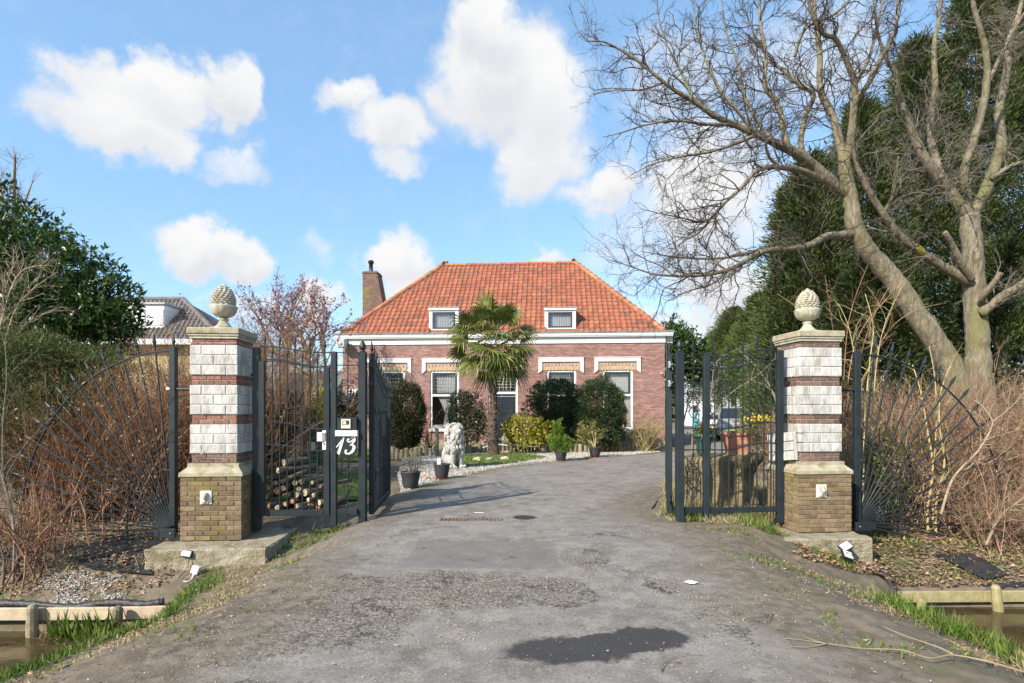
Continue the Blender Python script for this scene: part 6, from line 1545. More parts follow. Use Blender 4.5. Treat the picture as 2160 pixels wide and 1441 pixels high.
def wispy(label, px, py, Y, rx, rz, m, ml, n=70, name='wispy_shrub'):
    c = Vector((XP(px, Y), Y, .02)); t = thing(name, label, 'shrub', tuple(c)); k = Y / F
    P0 = np.array(c) + RNG.normal(size=(n, 3)) * np.array([.08, .08, 0]); D = RNG.normal(size=(n, 3)) * np.array([.55, .4, 0]) + np.array([0, 0, 1])
    parts, tips = grow(P0, D, rz * 2 * k * RNG.uniform(.6, 1.1, n), np.full(n, .012), [(5, .12, .02, 4, .4, .5, .6), (4, .2, .03, 0, 0, 0, 0)])
    V, Fc, R = merge(parts); np_mesh('twigs', V, Fc, m, t, R)
    pts, dirs = tips; q = pts[:, 1:].reshape(-1, 3); kk = RNG.random(len(q)) < .5; q = q[kk]
    V, Fc, R = cards(q, nrm(RNG.normal(size=q.shape) + np.array([0, 0, .4])), nrm(RNG.normal(size=q.shape)), .085, .03); np_mesh('foliage', V, Fc, ml, t, R)
wispy('wispy yellow green shrub at the right corner of the house', 1360, 900, 21.9, 35, 38, M['twig_yellow'], M['leaf_olive'], 80)
wispy('small olive bush behind the palisade left of the second window', 905, 880, 22.6, 20, 42, M['bark'], M['leaf_olive'], 26)
broadleaf('garden_shrub', 'dark green shrub behind the house number panel', 'shrub', [E(733, 860, 15.2, 34, 34), E(722, 890, 15, 30, 30), E(690, 870, 15.6, 26, 40)], 3600, M['leaf_holly'], .10, .05, (XP(725, 15.2), 15.2))
broadleaf('garden_shrub', 'pale variegated shrub beside the mossy cherry trunk', 'shrub', [E(676, 850, 14.6, 18, 40), E(684, 900, 14.6, 14, 30)], 1800, M['leaf_yellow'], .08, .045, (XP(680, 14.6), 14.6))
broadleaf('garden_shrub', 'dark shrub in the shade behind the small gate hinges', 'shrub', [E(585, 890, 12.8, 36, 42), E(575, 940, 12.6, 26, 30), E(600, 860, 13, 28, 30)], 5200, M['leaf_holly'], .09, .045, (XP(585, 12.8), 12.8))
broadleaf('evergreen_tree', 'broad dark evergreen behind the right corner of the house', 'tree', [E(1440, 745, 34, 45, 50), E(1420, 720, 34.5, 30, 40), E(1460, 770, 34, 26, 34), E(1410, 790, 35, 30, 50)], 7000, M['leaf_laurel'], .28, .13, (XP(1432, 34), 34))

# fan palm
def palm():
    Y = 20.2; x = XP(1041, Y); t = thing('palm_tree', 'fan palm with shaggy brown trunk in front of the house door', 'tree', (x, Y, 0))
    pts = [(1042, 962), (1040, 930), (1039, 900), (1040, 870), (1041, 840), (1040, 810), (1039, 780), (1041, 740)]; p3 = [P(a, b, Y) for a, b in pts]
    mb = MB(); sp = smooth_path(p3, 6); n = len(sp); rr = [(.21 - .08 * min(1, (i / n) / .5)) * (1 + .12 * math.sin(i * 2.1) + random.uniform(-.06, .06)) for i in range(n)]
    mb.tube(sp, rr, 12); trunk = mb.build('trunk', M['palm_trunk'], t, True)
    n = 900; f = RNG.random(n) ** .8; idx = np.minimum((f * (len(sp) - 1)).astype(int), len(sp) - 1); A = np.array([tuple(sp[i]) for i in idx]); a = RNG.uniform(0, 6.28, n); r = np.array(rr)[idx]
    O = np.stack([np.cos(a), np.sin(a), np.zeros(n)], 1)
    V, Fc, R = cards(A + O * r[:, None] * .92, nrm(O * .35 + np.array([0, 0, -.6]) + RNG.normal(size=(n, 3)) * .4), O, RNG.uniform(.05, .16, n), .035); tag(np_mesh('fibres', V, Fc, M['palm_trunk'], trunk, R), kind='stuff')
    top = P(1041, 734, Y)
    nf = 50
    for i in range(nf):
        g = i / (nf - 1); a = i * 2.39996 + random.uniform(-.2, .2); e = rad(82 - 118 * g ** .9) + random.uniform(-.28, .28)     # from upright to hanging
        d = Vector((math.cos(a) * math.cos(e), math.sin(a) * math.cos(e), math.sin(e))); L = random.uniform(.6, 1.12) * (1.15 - .3 * g)
        st = top + Vector((0, 0, .42 - .62 * g)) + Vector((math.cos(a), math.sin(a), 0)) * .07; end = st + d * L + Vector((0, 0, -.10 * L))
        q = MB(); q.tube(smooth_path([st, st.lerp(end, .5) + Vector((0, 0, .06)), end], 3), .013, 5)
        d2 = (d + Vector((0, 0, -.25 - .35 * g)) + Vector((random.uniform(-.2, .2), random.uniform(-.2, .2), 0))).normalized()
        s = d2.cross(Vector((0, 0, 1))); s = s.normalized() if s.length > .15 else Vector((1, 0, 0)); s.rotate(Matrix.Rotation(random.gauss(0, .65), 3, d2)); u = s.cross(d2)
        m = 26; vs = []; fs = []; rv = []; Rv = random.uniform(.66, .9)
        for k in range(m):
            th = (k / (m - 1) - .5) * 2 * 1.75; ld = (d2 * math.cos(th) + s * math.sin(th) + u * .22 * math.cos(th)).normalized(); rl = Rv * (.62 + .38 * math.cos(th * .62)) * random.uniform(.9, 1.08)
            side = u.cross(ld).normalized(); w = .024; dr = random.uniform(.10, .42) + .15 * abs(math.sin(th))
            p1 = end + ld * rl * .42; p2 = end + ld * rl * .74 + Vector((0, 0, -.06 * rl)); p3_ = end + ld * rl * .97 + Vector((0, 0, -dr * rl)); f = u * .010 * (1 if k % 2 else -1)
            o = len(vs); vs += [end, p1 - side * w + f, p1 + side * w - f, p2 - side * w * .8 + f, p2 + side * w * .8 - f, p3_]
            fs += [(o, o + 1, o + 2), (o + 1, o + 3, o + 4, o + 2), (o + 3, o + 5, o + 4)]; rv += [random.random()] * 6
        o = len(q.v); q.v += [tuple(v) for v in vs]; q.f += [tuple(x + o for x in f) for f in fs]; q.r += rv; q.build('frond', M['palm_leaf'], t)
palm()

# ---------------------------------------------------------------- lion statue
def lion():
    base = P(957, 988, 15.5); base.z = 0.012
    t = thing('lion_statue', 'white stone statue of a sitting lion with a full mane', 'statue', tuple(base), rad(-52))
    mb = MB()          # local +x is the way it faces
    def B(c, r, rot=None): mb.ball(c, r, 14, 10, rot)
    B((-.16, 0, .34), (.25, .25, .32)); B((-.02, 0, .58), (.21, .215, .34), Matrix.Rotation(rad(14), 4, 'Y')); B((.05, 0, .78), (.20, .225, .24))
    for s in (-1, 1):
        B((-.06, s * .19, .20), (.24, .10, .20)); B((.10, s * .22, .055), (.17, .07, .06))
        mb.tube([(.13, s * .115, .62), (.155, s * .125, .38), (.15, s * .125, .16), (.155, s * .125, .04)], [.10, .078, .066, .07], 10); B((.21, s * .125, .045), (.105, .072, .05))
        for k in (-1, 0, 1): B((.29, s * .125 + k * .038, .035), (.035, .022, .032))
        B((.105, s * .125, 1.165), (.035, .052, .055))
    B((.13, 0, 1.03), (.15, .135, .155)); B((.25, 0, .985), (.085, .078, .065)); B((.27, 0, 1.02), (.06, .045, .05)); B((.245, 0, .935), (.06, .055, .03)); B((.19, 0, 1.10), (.09, .10, .05))
    B((.325, 0, 1.02), (.022, .034, .02))
    for s in (-1, 1): B((.215, s * .06, 1.075), (.035, .035, .018)); B((.285, s * .038, .985), (.045, .04, .035))
    B((.02, 0, 1.0), (.17, .225, .24)); B((.06, 0, .82), (.20, .22, .20))
    rn = random.Random(3)
    for i in range(210):                                # locks of the mane
        a = rn.uniform(-2.6, 2.6); z = rn.uniform(.42, 1.18); k = 1 - max(0, (z - 1.0)) * 1.3
        rx = .20 * k; ry = .235 * k; cx = .03 if z > .6 else .06
        if abs(a) < .9 and z > .92: continue
        p = Vector((cx + rx * math.cos(a), ry * math.sin(a), z)); L = rn.uniform(.06, .12); o = Vector((math.cos(a), math.sin(a), 0))
        mb.tube([p - o * .03 + Vector((0, 0, .03)), p + o * .03, p + o * .02 + Vector((rn.uniform(-.02, .02), rn.uniform(-.02, .02), -L))], [.034, .028, .006], 6)
    mb.tube(smooth_path([(-.36, .05, .10), (-.38, .18, .06), (-.25, .30, .05), (-.02, .32, .05)], 5), .035, 8); B((.03, .32, .06), (.07, .05, .05))
    tmp = mb.build('lion_tmp', M['statue'], None)
    rm = tmp.modifiers.new('r', 'REMESH'); rm.mode = 'VOXEL'; rm.voxel_size = .011
    dg = bpy.context.evaluated_depsgraph_get(); me = bpy.data.meshes.new_from_object(tmp.evaluated_get(dg)); me.shade_smooth()
    if not me.materials: me.materials.append(M['statue'])
    bpy.data.objects.remove(tmp)
    o = link(bpy.data.objects.new('lion_body', me), t); WM[o.name] = wmat(t)
    for s in (-1, 1): q = MB(); q.ball((.236, s * .057, 1.055), .013, 8, 6); q.build('eye', M['rock'], t, True, local=True)
lion()

# ---------------------------------------------------------------- pots and planters
def pot(label, px, py, Y, d, h, saucer, name='flower_pot', group='dark round plant pots'):
    p = G(px, py, .012) if Y is None else Vector((XP(px, Y), Y, h1(XP(px, Y), Y) + .02))
    t = thing(name, label, 'plant pot', tuple(p), 0, group); r = d / 2; z = .03 if saucer else 0
    if saucer: q = MB(); q.lathe([(r * .82, 0), (r * 1.0, .025), (r * 1.02, .03), (r * .96, .03), (r * .8, .012)], 24, p); q.build('saucer', M['saucer'], t, True)
    q = MB(); q.lathe([(r * .66, z), (r * .70, z + .01), (r * .86, z + h * .5), (r * .98, z + h * .93), (r, z + h * .95), (r, z + h), (r * .93, z + h), (r * .90, z + h * .9)], 28, p); q.build('pot', M['pot'], t, True)
    q = MB(); q.lathe([(.01, z + h * .86), (r * .9, z + h * .88)], 16, p); q.build('soil', M['soil'], t)
    return t, p + Vector((0, 0, z + h * .88))
t1, p1 = pot('dark pot with a small bare bonsai like shrub beside the open gate leaf', 866, 1030, None, .40, .34, False)
parts, tips = grow(np.array(p1) + RNG.normal(size=(9, 3)) * np.array([.02, .02, 0]), RNG.normal(size=(9, 3)) * .5 + np.array([-.2, 0, 1]), .38, .012, [(6, .25, .0, 5, .5, .6, .6), (4, .3, .05, 4, .5, .7, .6), (3, .3, .1, 0, 0, 0, 0)])
b_ = thing('bare_bonsai', 'small twisted bare shrub growing in the dark pot nearest the gate leaf', 'shrub', tuple(p1)); V, Fc, R = merge(parts); np_mesh('twigs', V, Fc, M['bark'], b_, R)
q = tips[0][:, -1]; q = q[RNG.random(len(q)) < .5]; V, Fc, R = cards(q, nrm(RNG.normal(size=q.shape)), nrm(RNG.normal(size=q.shape)), .05, .02); np_mesh('leaves', V, Fc, M['leaf_olive'], b_, R)
t2, p2 = pot('dark pot on an orange saucer with a plant tag, in front of the lion', 932, 1011, None, .38, .32, True)
mb = MB(); mb.bbox((p2.x - .10, p2.y - .05, p2.z), (p2.x - .02, p2.y - .04, p2.z + .17), .003); tg = thing('plant_tag', 'pale lilac plant tag stuck in the pot in front of the lion', 'tag', tuple(p2)); mb.build('card', M['foam'], tg)
parts, tips = grow(np.array(p2) + RNG.normal(size=(14, 3)) * np.array([.05, .05, 0]), RNG.normal(size=(14, 3)) * .3 + np.array([0, 0, 1]), .15, .006, [(4, .2, .0, 2, .5, .6, .6), (3, .3, .1, 0, 0, 0, 0)]); sp_ = thing('potted_seedling', 'short brown cut stems in the pot in front of the lion', 'plant', tuple(p2)); V, Fc, R = merge(parts); np_mesh('twigs', V, Fc, M['twig'], sp_, R)
t3, p3 = pot('dark pot on a round saucer holding a small bright green conifer', 1183, 973, None, .40, .33, True)
mc = thing('dwarf_conifer', 'small bright green conifer in a dark pot before the round yews', 'shrub', tuple(p3))
mb = MB(); mb.tube([p3, p3 + Vector((-.06, 0, .85))], [.025, .006], 6); mb.build('trunk', M['bark'], mc)
Pt, O = lumps([(p3.x - .06, p3.y, p3.z + .25, .36, .34, .24), (p3.x + .12, p3.y, p3.z + .2, .26, .26, .22), (p3.x - .10, p3.y, p3.z + .62, .15, .15, .32)], 900, .3, .3); k = np.repeat(np.arange(900), 7)
D = nrm(O[k] + RNG.normal(size=(len(k), 3)) * .5 + np.array([0, 0, .4])); V, Fc, R = cards(Pt[k] + RNG.normal(size=(len(k), 3)) * .02, D, nrm(RNG.normal(size=D.shape)), .07, .018); np_mesh('foliage', V, Fc, M['leaf_fresh'], mc, R)
t4, p4 = pot('dark pot on a square terracotta tray holding a leaning open shrub', 1255, 966, None, .42, .33, False)
ps = Vector((p4.x, p4.y, .012)); mb = MB(); mb.bbox((ps.x - .36, ps.y - .3, .0), (ps.x + .34, ps.y + .25, .035), .01); tr_ = thing('terracotta_tray', 'flat square terracotta tray under the pot of the leaning shrub', 'tray', tuple(ps)); mb.build('tray', M['saucer'], tr_)
for o in t4.children: o.location.z += .036
ls = thing('leaning_shrub', 'open olive and orange tinted shrub leaning left in a dark pot', 'shrub', tuple(p4))
paths = []
for (dx, dz) in ((-.55, .62), (-.35, .75), (-.1, .8), (.05, .72), (-.6, .45)):
    sp = smooth_path([p4, p4 + Vector((dx * .3, 0, .25)), p4 + Vector((dx, random.uniform(-.2, .2), dz))], 5); rr = list(np.linspace(.022, .008, len(sp))); mb = MB(); mb.tube(sp, rr, 6); mb.build('stem', M['twig_yellow'], ls, True); paths.append((sp, rr))
parts, tips = limb_twigs(paths, 60, .34, .008, .5, .25, [(4, .2, .03, 3, .6, .5, .6), (3, .25, .02, 0, 0, 0, 0)]); V, Fc, R = merge(parts); np_mesh('twigs', V, Fc, M['twig_yellow'], ls, R)
q = np.repeat(tips[0][:, -1], 5, 0); V, Fc, R = cards(q, nrm(RNG.normal(size=q.shape) + np.array([0, 0, .5])), nrm(RNG.normal(size=q.shape)), .10, .022); np_mesh('foliage', V, Fc, M['leaf_olive'], ls, R)

def planters():
    Y = 9.45; p = P(1553, 962, Y); zt = EYE + (HY - 912) / F * Y; h = zt - p.z
    t = thing('terracotta_planter', 'square tapered terracotta planter standing on the mossy stump', 'planter', tuple(p)); mb = MB()
    def ring(w, z): return [(p.x - w, p.y - w, z), (p.x + w, p.y - w, z), (p.x + w, p.y + w, z), (p.x - w, p.y + w, z)]
    vs = ring(.125, p.z) + ring(.17, zt - .05) + ring(.195, zt - .045) + ring(.195, zt) + ring(.172, zt) + ring(.16, zt - .06)
    mb.add(vs, [(3, 2, 1, 0)] + [(i * 4 + k, i * 4 + (k + 1) % 4, i * 4 + 4 + (k + 1) % 4, i * 4 + 4 + k) for i in range(5) for k in range(4)] + [(20, 21, 22, 23)]); mb.build('planter_body', M['terracotta'], t)
    n = 500; q = np.array([p.x, p.y, zt - .04]) + RNG.uniform(-1, 1, (n, 3)) * np.array([.155, .155, .02]); pl = thing('succulents', 'low green plants filling the terracotta planter', 'plant', (p.x, p.y, zt)); V, Fc, R = cards(q, nrm(RNG.normal(size=q.shape) + np.array([0, 0, 1])), nrm(RNG.normal(size=q.shape)), .07, .03); np_mesh('foliage', V, Fc, M['leaf_fresh'], pl, R)
    Y = 9.6; p = P(1484, 957, Y); zt = EYE + (HY - 915) / F * Y
    t = thing('green_urn', 'fluted dark green urn with leafy plants on the mossy stump', 'planter', tuple(p)); mb = MB(); h = zt - p.z
    mb.lathe([(.10, p.z), (.11, p.z + .02), (.12, p.z + h * .5), (.155, p.z + h * .82), (.19, p.z + h * .86), (.195, p.z + h * .9), (.16, p.z + h * .92), (.17, p.z + h), (.15, p.z + h), (.14, p.z + h * .9)], 24, (p.x, p.y, 0), wob=lambda a, z: .04 * math.sin(a * 12)); mb.build('urn_body', M['pot_green'], t, True)
    n = 260; q = np.array([p.x, p.y, zt]) + RNG.normal(size=(n, 3)) * np.array([.08, .08, .06]); pl = thing('leafy_plant', 'small leafy plant growing in the dark green urn', 'plant', (p.x, p.y, zt)); V, Fc, R = cards(q, nrm(RNG.normal(size=q.shape) + np.array([0, 0, .6])), nrm(RNG.normal(size=q.shape)), .08, .035); np_mesh('foliage', V, Fc, M['leaf_olive'], pl, R)
    # gnarled stump
    c = P(1528, 1078, 9.5); t = thing('tree_stump', 'broad gnarled mossy tree stump behind the fixed iron panel', 'stump', (c.x, c.y, 0)); mb = MB(); n = 90; vs = []
    zs = [-.08, .06, .25, .45, .62, .75, .82, .83]; rsx = [.66, .58, .51, .48, .52, .58, .54, .26]
    for j, z in enumerate(zs):
        for k in range(n):
            a = 2 * math.pi * k / n; fl = 1 + (.34 * mnoise.noise(Vector((math.cos(a) * 1.7, math.sin(a) * 1.7, z * .9)))) + .30 * abs(mnoise.noise(Vector((math.cos(a) * 6, math.sin(a) * 6, z * .5 + 4)))) + .05 * mnoise.noise(Vector((a * 5, z * 6, 2)))
            tilt = .13 * math.cos(a)
            vs.append((c.x - .03 + rsx[j] * fl * math.cos(a) + .20 * max(0, z - .35) * math.cos(a), c.y + .5 * fl * (rsx[j] / .6) * math.sin(a) * .8, z * (1 + (tilt if j > 2 else 0) * .3)))
    fs = [(j * n + k, j * n + (k + 1) % n, (j + 1) * n + (k + 1) % n, (j + 1) * n + k) for j in range(len(zs) - 1) for k in range(n)] + [tuple((len(zs) - 1) * n + k for k in range(n))]
    mb.add(vs, fs); mb.build('stump_body', M['stump'], t, True)
planters()

# ---------------------------------------------------------------- log pile
def logs():
    ends = [(693, 1058, 21, 0), (660, 1105, 21, 0), (608, 1195, 15, 1), (655, 1215, 22, 1), (790, 1165, 17, 0), (850, 1170, 11, 0), (755, 1172, 14, 0), (778, 1206, 18, 0), (812, 1226, 20, 0), (764, 1238, 16, 0), (896, 1190, 11, 1), (893, 1281, 16, 0), (884, 1310, 13, 1),
            (768, 1304, 17, 0), (712, 1240, 14, 0), (645, 1172, 14, 0), (690, 1200, 15, 0), (735, 1372, 14, 1), (700, 1290, 13, 0), (835, 1300, 14, 0), (830, 1265, 12, 0), (655, 1310, 14, 0), (610, 1300, 14, 1), (720, 1150, 17, 0), (605, 1150, 16, 0), (860, 1240, 12, 0), (590, 1250, 14, 0), (740, 1275, 13, 1)]
    names = ['thick pale ended log on top of the pile', 'pale cut log second from the top of the pile', 'small orange ended log at the left of the pile', 'orange split log lower left in the pile']
    for i, (zx, zy, r, org) in enumerate(ends):
        px, py = 340 + zx / 2.669, 580 + zy / 2.669; ro = r / 2.669
        Y = 9.75 + (1075 - py) / 90 * .35 + random.uniform(-.05, .05); p = P(px, py, Y); R = ro / F * Y * 1.06; p.z = max(p.z, R * .9 - .14)
        if i == 17: p = P(px, py, 8.7); p.z = max(p.z, R - .05)
        d = Vector((random.uniform(-.05, .55), random.uniform(.7, 1), random.uniform(-.05, .08) if i > 1 else .02)).normalized()
        if i in (0, 1): d = Vector((.62, .75, .03)).normalized()
        L = random.uniform(.45, .8)
        rowi = 0 if zy < 1130 else 1 if zy < 1182 else 2 if zy < 1245 else 3; rr_ = sorted(k for k, e in enumerate(ends) if (0 if e[1] < 1130 else 1 if e[1] < 1182 else 2 if e[1] < 1245 else 3) == rowi); rr_.sort(key=lambda k: ends[k][0])
        lab_ = 'cut log lying %s from the left in the %s layer of the pile' % (['first', 'second', 'third', 'fourth', 'fifth', 'sixth', 'seventh', 'eighth', 'ninth', 'tenth', 'eleventh', 'twelfth'][rr_.index(i)], ['top', 'upper', 'middle', 'bottom'][rowi])
        t = thing('log', (names[i] if i < len(names) else lab_), 'log', tuple(p), 0, 'cut logs piled behind the small gate')
        pts = [p + d * L * f + Vector((random.uniform(-1, 1), 0, random.uniform(-1, 1))) * R * .06 for f in np.linspace(0, 1, 6)]; mb = MB(); mb.tube(pts, [R * random.uniform(.95, 1.05) for _ in pts], 12); mb.build('bark', M['log_bark'], t, True)
        q = d.to_track_quat('Z', 'Y').to_matrix().to_4x4(); mb = MB(); mb.lathe([(R * .93, -.012), (R * .5, -.016), (R * .02, -.017)], 14, p, q); mb.build('cut_end', M['log_end_orange' if org else 'log_end'], t)
    for i, (a, b, r) in enumerate((((585, 1160), (680, 1120), 11), ((676, 1170), (826, 1105), 14), ((690, 1300), (870, 1230), 10), ((690, 1235), (760, 1320), 8), ((960, 1300), (1040, 1260), 12), ((950, 1330), (1035, 1290), 10))):
        A = P(340 + a[0] / 2.669, 580 + a[1] / 2.669, 9.75 + .1 * (i % 3)); B_ = P(340 + b[0] / 2.669, 580 + b[1] / 2.669, 10.05 + .1 * (i % 3)); R = r / 2.669 / F * 9.8
        A.z = max(A.z, R - .14); B_.z = max(B_.z, R - .14)
        t = thing('log', ['grey branch log slanting over the left of the pile', 'long grey log lying across the middle of the pile', 'long dark log lying low across the pile', 'short dark branch slanting down through the pile', 'upper fallen log behind the number panel', 'lower fallen log behind the number panel'][i], 'log', tuple(A), 0, 'cut logs piled behind the small gate')
        mb = MB(); mb.tube([A, A.lerp(B_, .5) + Vector((0, 0, .02)), B_], R, 10); mb.build('bark', M['log_bark'], t, True)
logs()
def wheelie_bin():
    Y = 15.8; a, b = XP(655, Y), XP(683, Y); w = (b - a); zt = EYE + (HY - 899) / F * Y; p = Vector(((a + b) / 2, Y, 0))
    t = thing('wheelie_bin', 'dark green wheelie bin on the lawn behind the small gate', 'bin', tuple(p)); mb = MB(); k = w / 2
    vs = [(p.x - k * .8, Y - .2, .05), (p.x + k * .8, Y - .2, .05), (p.x + k * .8, Y + .25, .05), (p.x - k * .8, Y + .25, .05), (p.x - k, Y - .27, zt - .08), (p.x + k, Y - .27, zt - .08), (p.x + k, Y + .3, zt - .08), (p.x - k, Y + .3, zt - .08)]
    mb.add(vs, [(3, 2, 1, 0), (4, 5, 6, 7), (0, 1, 5, 4), (1, 2, 6, 5), (2, 3, 7, 6), (3, 0, 4, 7)]); mb.build('bin_body', M['bin'], t)
    mb = MB(); mb.bbox((p.x - k * 1.06, Y - .31, zt - .078), (p.x + k * 1.06, Y + .33, zt + .0), .03); mb.build('lid', M['bin'], t)
    for s in (-1, 1): mb = MB(); mb.lathe([(.02, -.03), (.1, -.03), (.1, .03), (.02, .03)], 14, (p.x + s * k * .9, Y + .25, .1), Matrix.Rotation(rad(90), 4, 'Y')); mb.build('wheel', M['tyre'], t)
    mb = MB(); mb.bbox((p.x - .1, Y - .262, zt * .42), (p.x + .04, Y - .235, zt * .62), .003, None); mb.build('sticker', M['foam'], t)
wheelie_bin()
def picket_fence():
    t = thing('picket_fence', 'row of rough upright wooden stakes at the back of the left garden', 'fence', (XP(650, 20), 20, 0))
    for i in range(34):
        px = 590 + i * 4.2; x = XP(px, 20); mb = MB(); h = random.uniform(1.0, 1.45); mb.tube([(x, 20, -.1), (x + random.uniform(-.04, .04), 20, h)], [.035, .025], 6); mb.build('stake', M['shed'], t)
    for z in (.4, .95): mb = MB(); mb.bbox((XP(588, 20), 20.045, z), (XP(733, 20), 20.08, z + .05), .005); mb.build('rail', M['shed'], t)
picket_fence()

# palisade of short logs round the beds, stones, urn, rope
def palisade():
    t = thing('log_edging', 'low palisade of short upright logs edging the flower bed', 'edging', (0, 21, 0))
    pts = [(780, 962, 0), (830, 962, 0), (900, 963, 0), (940, 962, 0), (1000, 956, 0), (1040, 954, 0), (1095, 953, 0), (1160, 955, 0), (1230, 955, 0), (1320, 953, 0), (1395, 950, 0)]
    P3 = [G(a, b, 0) for a, b, _ in pts]; sp = smooth_path(P3, 30); acc = 0; last = sp[0]; n = 0
    for q in sp[1:]:
        acc += (q - last).length; last = q
        if acc > .15:
            acc = 0; r = random.uniform(.06, .085); h = random.uniform(.22, .36); mb = MB(); mb.lathe([(r, -.1), (r, h - .015), (r * .85, h), (.01, h + .004)], 9, (q.x + random.uniform(-.02, .02), q.y + random.uniform(-.02, .02), 0)); mb.build('stake', M['stake'], t); n += 1
palisade()
def rocks():
    for i, (px, py, w, h, m, lab) in enumerate([(1008, 974, 16, 10, 'rock', 'yellowish flat boulder on the grass just right of the lion'), (1032, 972, 14, 7, 'pebble', 'grey white slab of stone on the grass by the palm'), (1065, 971, 16, 8, 'rock', 'tan boulder at the right end of the grass by the palm'),
            (902, 962, 8, 8, 'pebble', 'round white stone against the palisade left of the lion'), (1146, 956, 10, 14, 'rock', 'pale chunk of stone standing left of the potted conifer'),
            (1308, 953, 14, 12, 'rock_dark', 'rusty brown boulder at the edge of the bed'), (1321, 952, 9, 11, 'pebble', 'white boulder between the rusty one and the wispy shrub'), (1335, 950, 11, 12, 'rock', 'cream stone below the left of the wispy shrub'), (1352, 951, 14, 13, 'rock', 'broad tan stone below the middle of the wispy shrub'), (1366, 951, 10, 10, 'pebble', 'small white stone below the wispy shrub'), (1379, 949, 13, 13, 'rock', 'pointed tan stone nearest the open gate leaf'), (866, 1006, 8, 6, 'rock_dark', 'brick red lump beside the bare bonsai pot'), (900, 1011, 11, 6, 'rock_dark', 'red broken brick lump left of the saucer before the lion')]):
        p = G(px, py, .0); k = p.y / F; t = thing('boulder', lab, 'stone', tuple(p), 0, 'stones edging the garden beds'); mb = MB(); mb.ball((p.x, p.y, h * k * .42), (w * k * .62, w * k * .5, h * k * .6), 12, 9, Matrix.Rotation(random.uniform(-.3, .3), 4, 'Y'), bumpy=.35, seed=i * 3.1); mb.build('stone', M[m], t, False)
rocks()
def urn():
    p = P(1071, 942, 21.3); p.z = 0.0; t = thing('garden_urn', 'grey stone ball urn on a stem beside the variegated shrub', 'urn', tuple(p))
    mb = MB(); mb.lathe([(.15, 0), (.15, .06), (.06, .10), (.05, .2), (.09, .26), (.2, .36), (.24, .48), (.22, .60), (.13, .68), (.05, .72)], 18, p); mb.build('urn_body', M['concrete'], t, True)
    t = thing('white_rope', 'white rope rail running along the bed behind the palm', 'rope', tuple(P(1060, 940, 21.1))); mb = MB(); mb.tube(smooth_path([P(1018, 944, 21.3), P(1048, 938, 21.1), P(1075, 940, 21.0), P(1100, 941, 20.9), P(1125, 942, 20.8)], 4), .014, 5); mb.build('strand', M['foam'], t)
    # a low white bench slab before the second window
    Y = 19.9; p = P(935, 905, Y); t = thing('stone_bench', 'weathered white slab bench standing behind the lion', 'bench', (p.x, p.y, 0)); mb = MB(); z1 = EYE + (HY - 897) / F * Y; mb.bbox((XP(914, Y), Y, z1 - .12), (XP(958, Y), Y + .4, z1), .015); mb.build('seat', M['white_block'], t)
    for px in (917, 950): mb = MB(); mb.bbox((XP(px, Y), Y + .05, -.02), (XP(px, Y) + .1, Y + .35, z1 - .121), .01); mb.build('leg', M['concrete'], t)
urn()

# ---------------------------------------------------------------- ditch edges
def revetment(label, pts, zt, hgt, m, stakes, liner_px):
    t = thing('timber_edging', label, 'edging', (pts[0][0], pts[0][1], zt), 0, 'plank edging along the ditch')
    for (a, b) in zip(pts[:-1], pts[1:]):
        A = Vector((a[0], a[1], 0)); B_ = Vector((b[0], b[1], 0)); d = B_ - A; Mx = Matrix.Translation(A) @ Matrix.Rotation(math.atan2(d.y, d.x), 4, 'Z'); q = MB(); L = d.length; zb = a[2] - a[2]
        q.bbox((0, -.02, zt - hgt), (L - .004, .02, zt), .006, Mx @ Matrix.Rotation(-math.atan2(b[2] - a[2], L), 4, 'Y')); q.build('plank', m, t)
    for (x, y, z0, z1, lean) in stakes: q = MB(); q.lathe([(.055, 0), (.058, (z1 - z0) * .6), (.052, z1 - z0 - .03), (.03, z1 - z0)], 10, (x, y, z0), Matrix.Rotation(lean, 4, 'Y')); q.build('stake', M['stake'] if m is M['plank'] else M['plank_green'], t)
    l = thing('pond_liner', 'black liner sheet rolled over the edge above ' + ('the pale left planks' if m is M['plank'] else 'the greenish right planks'), 'liner', liner_px[0], 0, 'black liner edges along the ditch')
    sp = smooth_path(liner_px, 8); q = MB(); q.tube(sp, [.03 + .018 * abs(math.sin(i * 1.3)) + random.uniform(0, .012) for i in range(len(sp))], 8, flat=.8); q.build('roll', M['liner'], l, True)
zl = -.665
revetment('pale plank edging with stakes along the left ditch', [(-7.2, 6.40, 0), (-5.25, 6.42, 0), (-4.55, 6.44, 0), (-3.75, 6.5, 0)], zl, .14, M['plank'], [(XP(68, 6.33), 6.33, -1.3, -.60, 0), (XP(243, 6.33), 6.33, -1.3, -.62, .04)], [tuple(P(-30, 1272, 6.5)), tuple(P(70, 1276, 6.5)), tuple(P(150, 1282, 6.5)), tuple(P(235, 1272, 6.55)), tuple(P(300, 1276, 6.5)), tuple(P(345, 1270, 6.55))])
zr = -.735
revetment('greenish plank edging with stakes along the right ditch', [(XP(1868, 7.22), 7.22, 0), (6.0, 7.24, 0), (8.2, 7.3, 0)], zr, .14, M['plank_green'], [(XP(1874, 7.13), 7.13, -1.2, -.66, -.1), (XP(2112, 7.13), 7.13, -1.25, -.62, -.12), (XP(1925, 7.1), 7.1, -1.4, -.78, .2)], [tuple(P(1866, 1246, 7.35)), tuple(P(1920, 1245, 7.35)), tuple(P(1990, 1248, 7.35)), tuple(P(2060, 1242, 7.35)), tuple(P(2160, 1234, 7.35)), tuple(P(2230, 1230, 7.4))])
